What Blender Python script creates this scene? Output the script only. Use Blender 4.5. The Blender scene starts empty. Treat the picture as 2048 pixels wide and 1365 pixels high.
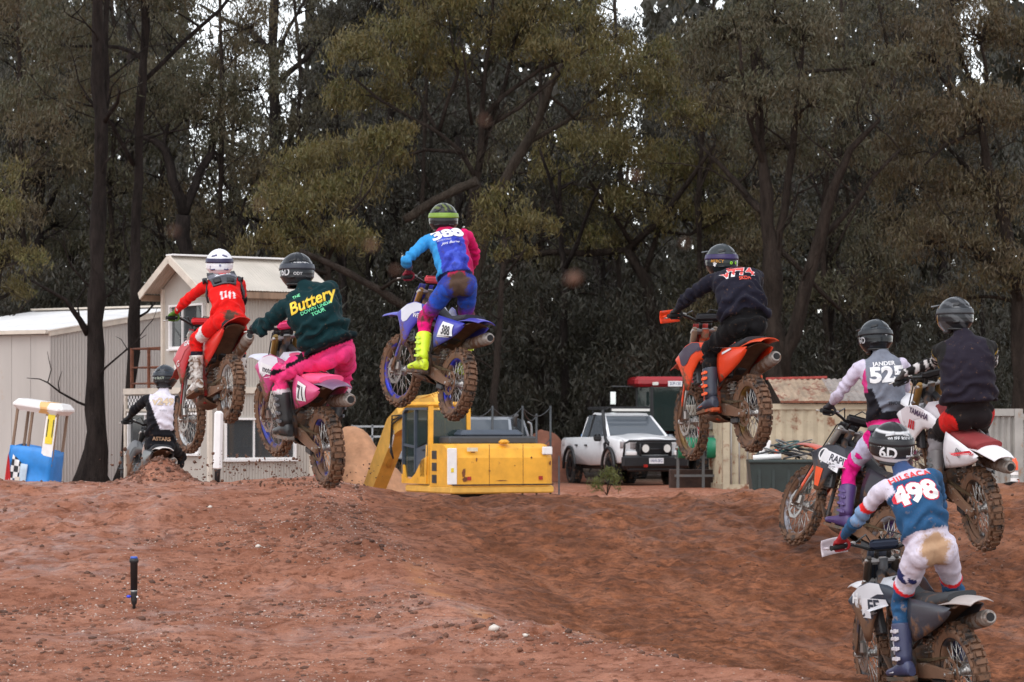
import bpy, bmesh, math, random
import numpy as np
from mathutils import Vector, Matrix, noise
from mathutils.bvhtree import BVHTree

# ------------------------------------------------------------------ camera, sky, sun, exposure
FPX, HZ, CZ = 5807.0, 850.0, 1.6          # focal length in px (2048 wide), horizon row, eye height
scene = bpy.context.scene
COL = scene.collection
cam_data = bpy.data.cameras.new("camera")
cam_data.sensor_width = 36.0
cam_data.lens = 36.0 * FPX / 2048.0
cam_data.shift_y = (HZ - 682.5) / 2048.0
cam_data.clip_start = 0.1
cam_data.clip_end = 5000
cam_data.dof.use_dof = True
cam_data.dof.focus_distance = 25.0
cam_data.dof.aperture_fstop = 8.0
cam = bpy.data.objects.new("camera", cam_data)
cam.location = (0, 0, CZ)
cam.rotation_euler = (math.radians(90), 0, 0)
COL.objects.link(cam)
scene.camera = cam

SUN_ELEV, SUN_ROT = math.radians(58), math.radians(205)   # high, a little behind the camera, to the left
world = bpy.data.worlds.new("World")
scene.world = world
world.use_nodes = True
wn, wl = world.node_tree.nodes, world.node_tree.links
wn.clear()
sky = wn.new("ShaderNodeTexSky"); sky.sky_type = 'NISHITA'; sky.sun_disc = False
sky.sun_elevation = SUN_ELEV; sky.sun_rotation = SUN_ROT; sky.air_density = 1.0; sky.dust_density = 0.6; sky.ozone_density = 1.0
hs = wn.new("ShaderNodeHueSaturation"); hs.inputs['Saturation'].default_value = 0.20   # overcast: cloud takes the blue out
bg = wn.new("ShaderNodeBackground"); bg.inputs['Strength'].default_value = 0.14
wo = wn.new("ShaderNodeOutputWorld")
wl.new(sky.outputs[0], hs.inputs['Color']); wl.new(hs.outputs[0], bg.inputs['Color']); wl.new(bg.outputs[0], wo.inputs[0])

sl = bpy.data.lights.new("sun", 'SUN'); sl.energy = 0.55; sl.angle = math.radians(50); sl.color = (1.0, 0.97, 0.93)
sun = bpy.data.objects.new("sun", sl); COL.objects.link(sun)
sdir = Vector((math.sin(SUN_ROT) * math.cos(SUN_ELEV), math.cos(SUN_ROT) * math.cos(SUN_ELEV), math.sin(SUN_ELEV)))
sun.rotation_euler = sdir.to_track_quat('Z', 'Y').to_euler()
sun.location = (0, 0, 60)
vs = scene.view_settings
vs.view_transform = 'Standard'; vs.look = 'None'; vs.gamma = 1.0; vs.use_curve_mapping = False
vs.exposure = 1.12
scene.render.engine = 'CYCLES'
scene.cycles.use_denoising = True
scene.cycles.max_bounces = 6
scene.cycles.transparent_max_bounces = 8
scene.cycles.use_adaptive_sampling = True

# ------------------------------------------------------------------ small helpers
def V(*a): return Vector(a)
def at(px, py, D): return Vector(((px - 1024) / FPX * D, D, CZ + (HZ - py) / FPX * D))
def sx(px, D): return (px - 1024) / FPX * D
def sz(py, D): return CZ + (HZ - py) / FPX * D
def proj(w): return (1024 + FPX * w[0] / w[1], HZ - FPX * (w[2] - CZ) / w[1])
R = math.radians
def srgb(r, g, b):
    f = lambda c: (c / 255 / 12.92) if c / 255 <= .04045 else ((c / 255 + .055) / 1.055) ** 2.4
    return (f(r), f(g), f(b))

# --- numpy value noise
_rs = np.random.RandomState(7)
_tab = _rs.rand(4096).astype(np.float32)
def _h(ix, iy, iz): return _tab[(ix * 73856093 ^ iy * 19349663 ^ iz * 83492791) & 4095]
def vnoise(x, y, z=0.0):
    x = np.asarray(x, np.float64); y = np.asarray(y, np.float64); z = np.zeros_like(x) + z
    ix, iy, iz = np.floor(x).astype(np.int64), np.floor(y).astype(np.int64), np.floor(z).astype(np.int64)
    fx, fy, fz = x - ix, y - iy, z - iz
    fx, fy, fz = [t * t * (3 - 2 * t) for t in (fx, fy, fz)]
    def L(a, b, t): return a + (b - a) * t
    c = lambda i, j, k: _h(ix + i, iy + j, iz + k)
    return L(L(L(c(0,0,0), c(1,0,0), fx), L(c(0,1,0), c(1,1,0), fx), fy),
             L(L(c(0,0,1), c(1,0,1), fx), L(c(0,1,1), c(1,1,1), fx), fy), fz) * 2 - 1
def fbm(x, y, z=0.0, o=4):
    s, a, f = 0, 1.0, 1.0
    for i in range(o):
        s = s + a * vnoise(x * f + 17.3 * i, y * f - 9.1 * i, (z * f if not np.isscalar(z) else z) + 5.7 * i); a *= .5; f *= 2.03
    return s
def sstep(a, b, x):
    t = np.clip((np.asarray(x, float) - a) / (b - a), 0, 1); return t * t * (3 - 2 * t)

# --- objects
def tag(o, label=None, cat=None, group=None, kind=None):
    if label: o["label"] = label
    if cat: o["category"] = cat
    if group: o["group"] = group
    if kind: o["kind"] = kind
    return o
def empty(name, loc=(0, 0, 0), rz=0.0):
    o = bpy.data.objects.new(name, None); o.empty_display_size = .2
    o.location = loc; o.rotation_euler = (0, 0, rz); COL.objects.link(o); return o
def link(name, me, parent=None, loc=None):
    o = bpy.data.objects.new(name, me); COL.objects.link(o)
    if parent is not None: o.parent = parent
    if loc is not None: o.location = loc
    return o
def fastmesh(name, verts, faces, mats=(), smooth=False):
    """verts (N,3) array, faces (M,k) array with one k"""
    verts = np.asarray(verts, np.float32); faces = np.asarray(faces, np.int32)
    me = bpy.data.meshes.new(name)
    n, (m, k) = len(verts), faces.shape
    me.vertices.add(n); me.vertices.foreach_set('co', verts.ravel())
    me.loops.add(m * k); me.loops.foreach_set('vertex_index', faces.ravel())
    me.polygons.add(m); me.polygons.foreach_set('loop_start', np.arange(m, dtype=np.int32) * k)
    if smooth: me.polygons.foreach_set('use_smooth', np.ones(m, bool))
    for mt in mats: me.materials.append(mt)
    me.update(calc_edges=True); return me
def frame(d, up=(0, 0, 1)):
    d = Vector(d).normalized(); u = Vector(up)
    if abs(d.dot(u.normalized())) > .97: u = Vector((0, 1, 0)) if abs(d.y) < .9 else Vector((1, 0, 0))
    x = d.cross(u).normalized(); return x, x.cross(d).normalized(), d    # right, up, dir

class MB:
    def __init__(s): s.v = []; s.f = []; s.m = []; s.sm = []
    def add(s, vs, fs, mi=0, smooth=False):
        b = len(s.v); s.v += [tuple(p) for p in vs]
        for f in fs: s.f.append(tuple(i + b for i in f)); s.m.append(mi); s.sm.append(smooth)
        return s
    def box(s, c, d, rot=None, mi=0, bev=0.0, taper=None):
        x, y, z = d[0] / 2, d[1] / 2, d[2] / 2; c = Vector(c)
        if bev <= 0:
            P = [(-x,-y,-z),(x,-y,-z),(x,y,-z),(-x,y,-z),(-x,-y,z),(x,-y,z),(x,y,z),(-x,y,z)]
            Fs = [(0,3,2,1),(4,5,6,7),(0,1,5,4),(1,2,6,5),(2,3,7,6),(3,0,4,7)]
        else:
            b = min(bev, x * .9, y * .9, z * .9); P = []; Fs = []
            ring = lambda X, Y, Z: [(-X, -Y + b, Z), (-X + b, -Y, Z), (X - b, -Y, Z), (X, -Y + b, Z), (X, Y - b, Z), (X - b, Y, Z), (-X + b, Y, Z), (-X, Y - b, Z)]
            L = [ring(x - b, y - b, -z), ring(x, y, -z + b), ring(x, y, z - b), ring(x - b, y - b, z)]
            for r in L: P += r
            for k in range(3):
                for i in range(8):
                    j = (i + 1) % 8; Fs.append((k*8+i, k*8+j, k*8+8+j, k*8+8+i))
            Fs.append(tuple(range(7, -1, -1))); Fs.append(tuple(range(24, 32)))
        if taper: P = [(p[0] * (taper[0] if p[2] > 0 else 1), p[1] * (taper[1] if p[2] > 0 else 1), p[2]) for p in P]
        M = rot if rot is not None else Matrix.Identity(3)
        return s.add([c + M @ Vector(p) for p in P], Fs, mi)
    def bar(s, a, b, w, h, mi=0, up=(0, 0, 1), bev=0.0):
        a, b = Vector(a), Vector(b); x, u, d = frame(b - a, up)
        M = Matrix((x, d, u)).transposed()
        return s.box((a + b) / 2, (w, (b - a).length, h), M, mi, bev)
    def tube(s, pts, rad, n=8, mi=0, cap=True, smooth=True, sq=None, up=None):
        pts = [Vector(p) for p in pts]; k = len(pts)
        if not hasattr(rad, '__len__'): rad = [rad] * k
        base = len(s.v); prev = None
        for i, p in enumerate(pts):
            d = pts[min(i + 1, k - 1)] - pts[max(i - 1, 0)]
            if d.length < 1e-9: d = Vector((0, 0, 1))
            d.normalize()
            if prev is None: x, u, _ = frame(d, up or (0, 0, 1))
            else:
                x = prev - d * prev.dot(d)
                if x.length < 1e-6: x = frame(d)[0]
                x.normalize(); u = x.cross(d)
            prev = x
            r = rad[i]; ra, rb = (r if hasattr(r, '__len__') else (r, r))
            for j in range(n):
                t = 2 * math.pi * j / n; s.v.append(tuple(p + x * (math.cos(t) * ra) + u * (math.sin(t) * rb)))
        for i in range(k - 1):
            for j in range(n):
                j2 = (j + 1) % n
                s.f.append((base + i*n + j, base + (i+1)*n + j, base + (i+1)*n + j2, base + i*n + j2)); s.m.append(mi); s.sm.append(smooth)
        if cap:
            s.f.append(tuple(base + j for j in range(n))); s.m.append(mi); s.sm.append(False)
            s.f.append(tuple(base + (k-1)*n + j for j in range(n - 1, -1, -1))); s.m.append(mi); s.sm.append(False)
        return s
    def cyl(s, a, b, r0, r1=None, n=12, mi=0): return s.tube([a, b], [r0, r1 if r1 is not None else r0], n, mi)
    def loft(s, rings, mi=0, cap=True, smooth=True, closed=True):
        base = len(s.v); n = len(rings[0])
        for r in rings: s.v += [tuple(p) for p in r]
        for i in range(len(rings) - 1):
            for j in range(n if closed else n - 1):
                j2 = (j + 1) % n
                s.f.append((base + i*n + j, base + i*n + j2, base + (i+1)*n + j2, base + (i+1)*n + j)); s.m.append(mi); s.sm.append(smooth)
        if cap and closed:
            s.f.append(tuple(base + j for j in range(n - 1, -1, -1))); s.m.append(mi); s.sm.append(False)
            e = base + (len(rings) - 1) * n
            s.f.append(tuple(e + j for j in range(n))); s.m.append(mi); s.sm.append(False)
        return s
    def lathe(s, c, axis, prof, n=24, mi=0, up=(0, 0, 1)):
        """prof: list of (along, radius); closed when first==last"""
        c = Vector(c); x, u, d = frame(axis, up)
        rings = [[c + d * a + x * (r * math.cos(2*math.pi*j/n)) + u * (r * math.sin(2*math.pi*j/n)) for j in range(n)] for a, r in prof]
        return s.loft(rings, mi, cap=False)
    def ball(s, c, r, n=12, m=8, mi=0, M=None):
        c = Vector(c); r = Vector(r) if hasattr(r, '__len__') else Vector((r, r, r)); M = M or Matrix.Identity(3)
        rings = []
        for i in range(m + 1):
            t = math.pi * (i / m) if 0 < i < m else (1e-3 if i == 0 else math.pi - 1e-3)
            rings.append([c + M @ Vector((r.x*math.sin(t)*math.cos(2*math.pi*j/n), r.y*math.sin(t)*math.sin(2*math.pi*j/n), -r.z*math.cos(t))) for j in range(n)])
        return s.loft(rings, mi)
    def plate(s, poly, thick, mi=0, smooth=False):
        """poly: 3-D outline (roughly planar), extruded by vector thick (centred)"""
        t = Vector(thick) / 2; P = [Vector(p) for p in poly]; n = len(P); b = len(s.v)
        s.v += [tuple(p - t) for p in P] + [tuple(p + t) for p in P]
        fs = [tuple(range(b + n - 1, b - 1, -1)), tuple(range(b + n, b + 2*n))] + [(b+i, b+(i+1)%n, b+n+(i+1)%n, b+n+i) for i in range(n)]
        for f in fs: s.f.append(f); s.m.append(mi); s.sm.append(smooth)
        return s
    def grid(s, fn, nu, nv, thick=None, mi=0, smooth=True):
        """surface patch fn(u,v)->point with u,v in 0..1; thick = closed sheet thickness (vector or float along the normal)"""
        P = [[Vector(fn(i / nu, j / nv)) for j in range(nv + 1)] for i in range(nu + 1)]
        w = nv + 1; b = len(s.v)
        for r in P: s.v += [tuple(p) for p in r]
        top = [(b+i*w+j, b+(i+1)*w+j, b+(i+1)*w+j+1, b+i*w+j+1) for i in range(nu) for j in range(nv)]
        fs = list(top)
        if thick is not None:
            b2 = len(s.v)
            for i in range(nu + 1):
                for j in range(nv + 1):
                    if isinstance(thick, (int, float)):
                        du = P[min(i+1, nu)][j] - P[max(i-1, 0)][j]; dv = P[i][min(j+1, nv)] - P[i][max(j-1, 0)]
                        nrm = du.cross(dv); nrm = nrm.normalized() if nrm.length > 1e-12 else Vector((0, 0, 1))
                        q = P[i][j] - nrm * thick
                    else: q = P[i][j] + Vector(thick)
                    s.v.append(tuple(q))
            fs += [(b2+i*w+j, b2+i*w+j+1, b2+(i+1)*w+j+1, b2+(i+1)*w+j) for i in range(nu) for j in range(nv)]
            per = [i*w for i in range(nu+1)] + [nu*w+j for j in range(1, w)] + [i*w+nv for i in range(nu-1, -1, -1)] + [j for j in range(nv-1, 0, -1)]
            for k in range(len(per)):
                a, c = per[k], per[(k+1) % len(per)]; fs.append((b+a, b2+a, b2+c, b+c))
        for f in fs: s.f.append(f); s.m.append(mi); s.sm.append(smooth)
        return s
    def xf(s, M, start=0):
        s.v[start:] = [tuple(M @ Vector(p)) for p in s.v[start:]]; return s
    def build(s, name, mats, parent=None, loc=None):
        me = bpy.data.meshes.new(name); me.from_pydata(s.v, [], s.f)
        for m in (mats if isinstance(mats, (list, tuple)) else [mats]): me.materials.append(m)
        me.polygons.foreach_set('material_index', s.m); me.polygons.foreach_set('use_smooth', s.sm)
        me.update(); return link(name, me, parent, loc)
    def bvh(s): return BVHTree.FromPolygons([Vector(p) for p in s.v], s.f)

# ------------------------------------------------------------------ materials
_mc = {}
def newmat(name):
    m = bpy.data.materials.new(name); m.use_nodes = True
    nt = m.node_tree; b = nt.nodes.get('Principled BSDF'); return m, nt, b
def N(nt, kind, **kw):
    n = nt.nodes.new(kind)
    for k, v in kw.items():
        if k in n.inputs: n.inputs[k].default_value = v
        else: setattr(n, k, v)
    return n
def mixc(nt, fac, a, b, mode='MIX'):
    n = nt.nodes.new('ShaderNodeMix'); n.data_type = 'RGBA'; n.blend_type = mode
    for sock, val in ((n.inputs['Factor'], fac), (n.inputs['A'], a), (n.inputs['B'], b)):
        pass
    fi, ai, bi = n.inputs[0], n.inputs[6], n.inputs[7]
    for sock, val in ((fi, fac), (ai, a), (bi, b)):
        if hasattr(val, 'is_output'): nt.links.new(val, sock)
        else: sock.default_value = val if not (hasattr(val, '__len__') and len(val) == 3) else (*val, 1)
    return n.outputs[2]
def ramp(nt, src, stops):
    r = nt.nodes.new('ShaderNodeValToRGB'); e = r.color_ramp.elements
    while len(e) < len(stops): e.new(.5)
    for k, (p, c) in enumerate(stops):
        e[k].position = p; e[k].color = (c, c, c, 1) if not hasattr(c, '__len__') else ((*c, 1) if len(c) == 3 else c)
    nt.links.new(src, r.inputs[0]); return r.outputs[0]
def noise_tex(nt, vec, scale, detail=4, rough=.6):
    n = N(nt, 'ShaderNodeTexNoise', Scale=scale, Detail=detail, Roughness=rough)
    if vec is not None: nt.links.new(vec, n.inputs['Vector'])
    return n.outputs['Fac']
def objco(nt): return nt.nodes.new('ShaderNodeTexCoord').outputs['Object']
def geoco(nt): return nt.nodes.new('ShaderNodeNewGeometry').outputs['Position']
def addbump(nt, b, h, strength=.3, dist=.01):
    bp = N(nt, 'ShaderNodeBump', Strength=strength, Distance=dist)
    nt.links.new(h, bp.inputs['Height']); nt.links.new(bp.outputs[0], b.inputs['Normal'])
MUD = (.115, .058, .032)
MUD2 = (.17, .095, .058)
def pmat(name, col, rough=.5, metal=0.0, var=.12, vscale=6.0, mud=0.0, mscale=7.0, zlo=None, zhi=None, bump=0.0, bscale=40.0, dirtcol=None, spec=.5, stretch=None, coat=0.0):
    """plain surface with colour variation; mud 0..1 = how much of it is caked, zlo..zhi (object z): fully caked below zlo, by noise up to zhi"""
    if name in _mc: return _mc[name]
    m, nt, b = newmat(name); co = objco(nt)
    if stretch:
        mp = N(nt, 'ShaderNodeMapping'); mp.inputs['Scale'].default_value = stretch; nt.links.new(co, mp.inputs[0]); vco = mp.outputs[0]
    else: vco = co
    nz = noise_tex(nt, vco, vscale, 5)
    c = mixc(nt, ramp(nt, nz, [(.3, 0), (.7, 1)]), tuple(x * (1 - var) for x in col), tuple(min(x * (1 + var), 1) for x in col))
    b.inputs['Roughness'].default_value = rough; b.inputs['Metallic'].default_value = metal
    b.inputs['Specular IOR Level'].default_value = spec; b.inputs['Coat Weight'].default_value = coat
    if mud > 0:
        mn = noise_tex(nt, co, mscale, 7, .65)
        val = mn
        if zlo is not None:
            sp = N(nt, 'ShaderNodeSeparateXYZ'); nt.links.new(co, sp.inputs[0])
            mr = N(nt, 'ShaderNodeMapRange'); mr.inputs[1].default_value = zlo; mr.inputs[2].default_value = zhi
            mr.inputs[3].default_value = .38; mr.inputs[4].default_value = -.28; nt.links.new(sp.outputs[2], mr.inputs[0])
            ad = N(nt, 'ShaderNodeMath', operation='ADD'); nt.links.new(mn, ad.inputs[0]); nt.links.new(mr.outputs[0], ad.inputs[1]); val = ad.outputs[0]
        t = .5 + (.5 - mud) * .5
        fac = ramp(nt, val, [(max(t - .05, 0), 0), (min(t + .05, 1), 1)])
        mc = mixc(nt, noise_tex(nt, co, 14, 4), dirtcol or MUD, tuple(x * 1.7 for x in (dirtcol or MUD)))
        c = mixc(nt, fac, c, mc)
        rr = N(nt, 'ShaderNodeMapRange'); rr.inputs[3].default_value = rough; rr.inputs[4].default_value = .75; nt.links.new(fac, rr.inputs[0]); nt.links.new(rr.outputs[0], b.inputs['Roughness'])
        mm = N(nt, 'ShaderNodeMapRange'); mm.inputs[3].default_value = metal; mm.inputs[4].default_value = 0; nt.links.new(fac, mm.inputs[0]); nt.links.new(mm.outputs[0], b.inputs['Metallic'])
        addbump(nt, b, fac, .35, .006)
    elif bump > 0: addbump(nt, b, noise_tex(nt, vco, bscale, 5), bump, .01)
    nt.links.new(c, b.inputs['Base Color'])
    _mc[name] = m; return m

# ------------------------------------------------------------------ flat print (lettering)
def text_poly(s, size=1.0, bold=0.0, shear=0.0, space=1.0, grid=10, sxx=1.0):
    cu = bpy.data.curves.new("t", 'FONT'); cu.body = s; cu.size = size; cu.offset = bold * size; cu.shear = shear
    cu.space_character = space; cu.align_x = 'CENTER'; cu.align_y = 'CENTER'; cu.fill_mode = 'FRONT'; cu.resolution_u = 3
    o = bpy.data.objects.new("t", cu); COL.objects.link(o)
    dg = bpy.context.evaluated_depsgraph_get(); me = bpy.data.meshes.new_from_object(o.evaluated_get(dg))
    bm = bmesh.new(); bm.from_mesh(me)
    if grid and len(bm.verts):
        for ax in (0, 1):
            lo = min(v.co[ax] for v in bm.verts); hi = max(v.co[ax] for v in bm.verts); g = grid if ax == 0 else max(3, grid // 3)
            for i in range(1, g):
                n = [0, 0, 0]; n[ax] = 1; c = [0, 0, 0]; c[ax] = lo + (hi - lo) * i / g
                bmesh.ops.bisect_plane(bm, geom=bm.verts[:] + bm.edges[:] + bm.faces[:], plane_co=c, plane_no=n)
    bm.verts.index_update()
    vs = [(v.co.x * sxx, v.co.y) for v in bm.verts]; fs = [tuple(v.index for v in f.verts) for f in bm.faces]
    bm.free(); bpy.data.objects.remove(o); bpy.data.curves.remove(cu); bpy.data.meshes.remove(me)
    return vs, fs
def project2d(name, vs, fs, org, xd, yd, mat, parent, bvh=None, off=.004):
    org, xd, yd = Vector(org), Vector(xd).normalized(), Vector(yd); yd = (yd - xd * yd.dot(xd)).normalized(); n = xd.cross(yd)
    out = []
    for x, y in vs:
        p = org + xd * x + yd * y
        if bvh is not None:
            h = bvh.ray_cast(p + n * .35, -n, .8)
            if h[0] is not None: p = h[0] + n * off
        out.append(p)
    mb = MB(); mb.add(out, fs); return mb.build(name, mat, parent)
def decal(name, s, org, xd, yd, size, mat, parent, bvh=None, off=.004, **kw):
    vs, fs = text_poly(s, size, **kw); return project2d(name, vs, fs, org, xd, yd, mat, parent, bvh, off)
def patch(name, poly, org, xd, yd, mat, parent, bvh=None, off=.003, n=8):
    """flat printed shape: outline poly in 2-D, gridded so it follows the surface"""
    bm = bmesh.new(); bm.faces.new([bm.verts.new((x, y, 0)) for x, y in poly])
    for ax in (0, 1):
        lo = min(p[ax] for p in poly); hi = max(p[ax] for p in poly)
        for i in range(1, n):
            nn = [0, 0, 0]; nn[ax] = 1; c = [0, 0, 0]; c[ax] = lo + (hi - lo) * i / n
            bmesh.ops.bisect_plane(bm, geom=bm.verts[:] + bm.edges[:] + bm.faces[:], plane_co=c, plane_no=nn)
    bm.verts.index_update(); vs = [(v.co.x, v.co.y) for v in bm.verts]; fs = [tuple(v.index for v in f.verts) for f in bm.faces]; bm.free()
    return project2d(name, vs, fs, org, xd, yd, mat, parent, bvh, off)
# ================================================================== ground
_T1 = np.array([2.3, 19.0]); _td = np.array([-4.0, 9.0]); _td /= np.linalg.norm(_td); _tn = np.array([_td[1], -_td[0]])
_LY = [0, 10, 15, 17.5, 19.5, 22.5, 25, 27, 28, 28.6, 30, 34, 38, 42]
_LZ = [-1.3, -.95, -.58, -.36, -.13, .19, .56, .9, 1.03, 1.05, .92, .46, .12, 0]
_RY = [0, 10, 15, 17.5, 19.56, 22, 24.24, 25.6, 27, 28, 28.5, 30, 34, 38, 42]
_RZ = [-1.3, -.98, -.74, -.6, -.42, -.14, .22, .48, .79, .93, .945, .7, .25, .05, 0]
def _prof(Y, Z, y): return sum(np.interp(y + o, Y, Z) for o in (-.6, -.3, 0, .3, .6)) / 5
_EY = [10, 15, 17, 18, 19.4, 20.2, 20.9, 21.8, 23, 24.7, 28, 34, 60]; _EX = [14, 9, 6.2, 4.5, 2.26, 1.31, .63, -.09, -.61, -1.04, -1.62, -2.4, -3]   # where the cut edge of the track runs
def track_v(x, y): return (x - np.interp(y, _EY, _EX)) * .78 + .14 * vnoise(x * .9, y * .9, 3.3)
def gz(x, y, detail=True):
    x = np.asarray(x, float); y = np.asarray(y, float)
    v = track_v(x, y); u = (x - _T1[0]) * _td[0] + (y - _T1[1]) * _td[1]
    s = sstep(-.25, .95, v)
    z = _prof(_LY, _LZ, y) * (1 - s) + _prof(_RY, _RZ, y) * s
    near = sstep(36, 27, y)
    z = z + near * .05 * np.exp(-((v + .25) / .3) ** 2)                         # lip thrown up along the track edge
    z = z + near * s * (.035 * vnoise(v * 1.9, u * .18, 1.0) + .022 * vnoise(v * 4.3, u * .25, 2.0) + .018 * fbm(x * 11, y * 11, 7.0, 2))   # ruts that run with the track
    z = z + .24 * np.exp(-(((x + 3.45) / .26) ** 2 + ((y - 28.7) / .4) ** 2))    # heap on the lip behind the leading bike
    z = z + .12 * sstep(3.9, 5.4, x + (y - 26) * .12) * sstep(21, 25, y) * near
    z = z - .95 * sstep(7.2, 4.6, np.hypot((x + .6) * .9, (y - 64.5)))           # the excavator's cut
    z = z + .05 * vnoise(x * .35, y * .35, 9.0) * sstep(30, 60, y)
    if detail:
        a = .35 + .65 * (1 - s)
        z = z + near * (.030 * a * fbm(x * 1.6, y * 1.6, 4.0, 3) + .013 * fbm(x * 6, y * 6, 5.0, 3))
        r = 1 - np.abs(fbm(x * 3.1, y * 3.1, 11.0, 3))
        z = z + near * a * .15 * np.clip(r - .60, 0, 1) * sstep(.0, .4, vnoise(x * .55, y * .9, 21.0)) * (.6 + .6 * vnoise(x * 9, y * 9, 22.0))  # churned clods in patches
        z = z + near * s * .016 * fbm(v * 8, u * 4.5, 6.0, 3)
    return z
def axis(segs):
    out = []
    for a, b, st in segs: out += list(np.arange(a, b, st))
    return np.array(out + [segs[-1][1]])
def geom(a, b, n): return list(np.geomspace(a, b, n))
gx = np.concatenate([-np.array(geom(12, 1500, 26))[::-1], axis([(-11.5, -6.6, .3), (-6.6, 6.6, .045), (6.6, 11.5, .3)]), np.array(geom(12, 1500, 26))])
gy = np.concatenate([axis([(-10, 14, 1.5), (14, 17, .12), (17, 29.4, .042), (29.4, 34, .25), (34, 110, 1.0)]), np.array(geom(112, 2500, 26))])
GX, GY = np.meshgrid(gx, gy, indexing='ij')
GZ = gz(GX, GY)
nx, ny = len(gx), len(gy)
gi = np.arange(nx * ny).reshape(nx, ny)
gq = np.stack([gi[:-1, :-1], gi[1:, :-1], gi[1:, 1:], gi[:-1, 1:]], -1).reshape(-1, 4)

def ground_mat():
    m, nt, b = newmat("wet_red_dirt"); co = geoco(nt)
    at_ = N(nt, 'ShaderNodeVertexColor', layer_name='mask'); sp = N(nt, 'ShaderNodeSeparateColor'); nt.links.new(at_.outputs[0], sp.inputs[0])
    trk, wet, forest = sp.outputs[0], sp.outputs[1], sp.outputs[2]
    n1 = noise_tex(nt, co, 1.3, 6, .65); n2 = noise_tex(nt, co, 9, 6, .7); n3 = noise_tex(nt, co, 38, 5, .8)
    bank = mixc(nt, ramp(nt, n1, [(.35, 0), (.68, 1)]), (.285, .108, .062), (.50, .228, .148))
    bank = mixc(nt, ramp(nt, n2, [(.36, 1), (.52, 0)]), bank, (.175, .060, .031))
    tr = mixc(nt, ramp(nt, n1, [(.35, 0), (.65, 1)]), (.25, .088, .040), (.43, .165, .082))
    tr = mixc(nt, ramp(nt, n2, [(.40, 1), (.62, 0)]), tr, (.12, .044, .021))
    rm_ = N(nt, 'ShaderNodeMapping'); rm_.inputs['Rotation'].default_value = (0, 0, -R(24)); nt.links.new(co, rm_.inputs[0]); sm_ = N(nt, 'ShaderNodeMapping'); sm_.inputs['Scale'].default_value = (1, .10, 1); nt.links.new(rm_.outputs[0], sm_.inputs[0])
    stk = noise_tex(nt, sm_.outputs[0], 2.6, 5, .6); tr = mixc(nt, ramp(nt, stk, [(.36, .55), (.50, 0)]), tr, (.125, .048, .024)); tr = mixc(nt, ramp(nt, stk, [(.55, 0), (.68, .7)]), tr, (.36, .165, .10))
    on = noise_tex(nt, co, .8, 3, .6)
    tr = mixc(nt, ramp(nt, on, [(.60, 0), (.74, .55)]), tr, (.34, .125, .050))
    bank = mixc(nt, ramp(nt, n3, [(.30, .75), (.46, 0)]), bank, (.10, .040, .026)); bank = mixc(nt, ramp(nt, n3, [(.60, 0), (.72, .6)]), bank, (.52, .30, .21))
    tr = mixc(nt, ramp(nt, n3, [(.30, .7), (.48, 0)]), tr, (.07, .026, .014))
    c = mixc(nt, trk, bank, tr)
    vo = N(nt, 'ShaderNodeTexVoronoi', Scale=24.0); nt.links.new(co, vo.inputs['Vector'])
    vs_ = N(nt, 'ShaderNodeSeparateColor'); nt.links.new(vo.outputs['Color'], vs_.inputs[0])
    spk = N(nt, 'ShaderNodeMath', operation='MULTIPLY')
    nt.links.new(ramp(nt, vo.outputs['Distance'], [(.16, 1), (.26, 0)]), spk.inputs[0]); nt.links.new(ramp(nt, vs_.outputs[0], [(.86, 0), (.9, 1)]), spk.inputs[1])
    sp2 = N(nt, 'ShaderNodeMath', operation='MULTIPLY'); nt.links.new(spk.outputs[0], sp2.inputs[0])
    inv = N(nt, 'ShaderNodeMath', operation='SUBTRACT'); inv.inputs[0].default_value = 1; nt.links.new(trk, inv.inputs[1]); nt.links.new(inv.outputs[0], sp2.inputs[1])
    c = mixc(nt, at_.outputs['Alpha'], c, (.50, .215, .095))
    c = mixc(nt, sp2.outputs[0], c, (.44, .32, .25))
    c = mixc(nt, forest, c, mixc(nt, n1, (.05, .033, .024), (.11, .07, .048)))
    nt.links.new(c, b.inputs['Base Color'])
    mul = N(nt, 'ShaderNodeMath', operation='MULTIPLY'); nt.links.new(ramp(nt, noise_tex(nt, co, 3.5, 5, .6), [(.4, 0), (.62, 1)]), mul.inputs[0]); nt.links.new(wet, mul.inputs[1])
    mr = N(nt, 'ShaderNodeMapRange'); mr.inputs[3].default_value = .85; mr.inputs[4].default_value = .3; nt.links.new(mul.outputs[0], mr.inputs[0]); nt.links.new(mr.outputs[0], b.inputs['Roughness'])
    hgt = N(nt, 'ShaderNodeMath', operation='ADD'); nt.links.new(n2, hgt.inputs[0]); nt.links.new(n3, hgt.inputs[1])
    ms = N(nt, 'ShaderNodeMapRange'); ms.inputs[3].default_value = .12; ms.inputs[4].default_value = .5; nt.links.new(mul.outputs[0], ms.inputs[0]); nt.links.new(ms.outputs[0], b.inputs['Specular IOR Level'])
    addbump(nt, b, hgt.outputs[0], .8, .032)
    return m
M_ground = ground_mat()
gme = fastmesh("ground", np.stack([GX, GY, GZ], -1).reshape(-1, 3), gq, [M_ground], True)
ca = gme.color_attributes.new("mask", 'FLOAT_COLOR', 'POINT')
vv = track_v(GX, GY)
msk = np.zeros((nx, ny, 4), np.float32)
msk[..., 0] = sstep(-.35, .8, vv + .22 * fbm(GX * 1.4, GY * 1.4, 8.0, 4)) * sstep(34, 29, GY)
msk[..., 1] = np.clip(1.25 * sstep(-.2, .4, fbm(GX * .5, GY * .7, 31.0, 3)) * (1 - .75 * msk[..., 0]) + .15, 0, 1)
msk[..., 2] = sstep(76, 84, GY); msk[..., 3] = np.exp(-((vv - .02) / .09) ** 2) * sstep(25, 23, GY) * sstep(.0, .5, .45 + fbm(GX * 2, GY * 2, 51.0, 2))
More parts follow.
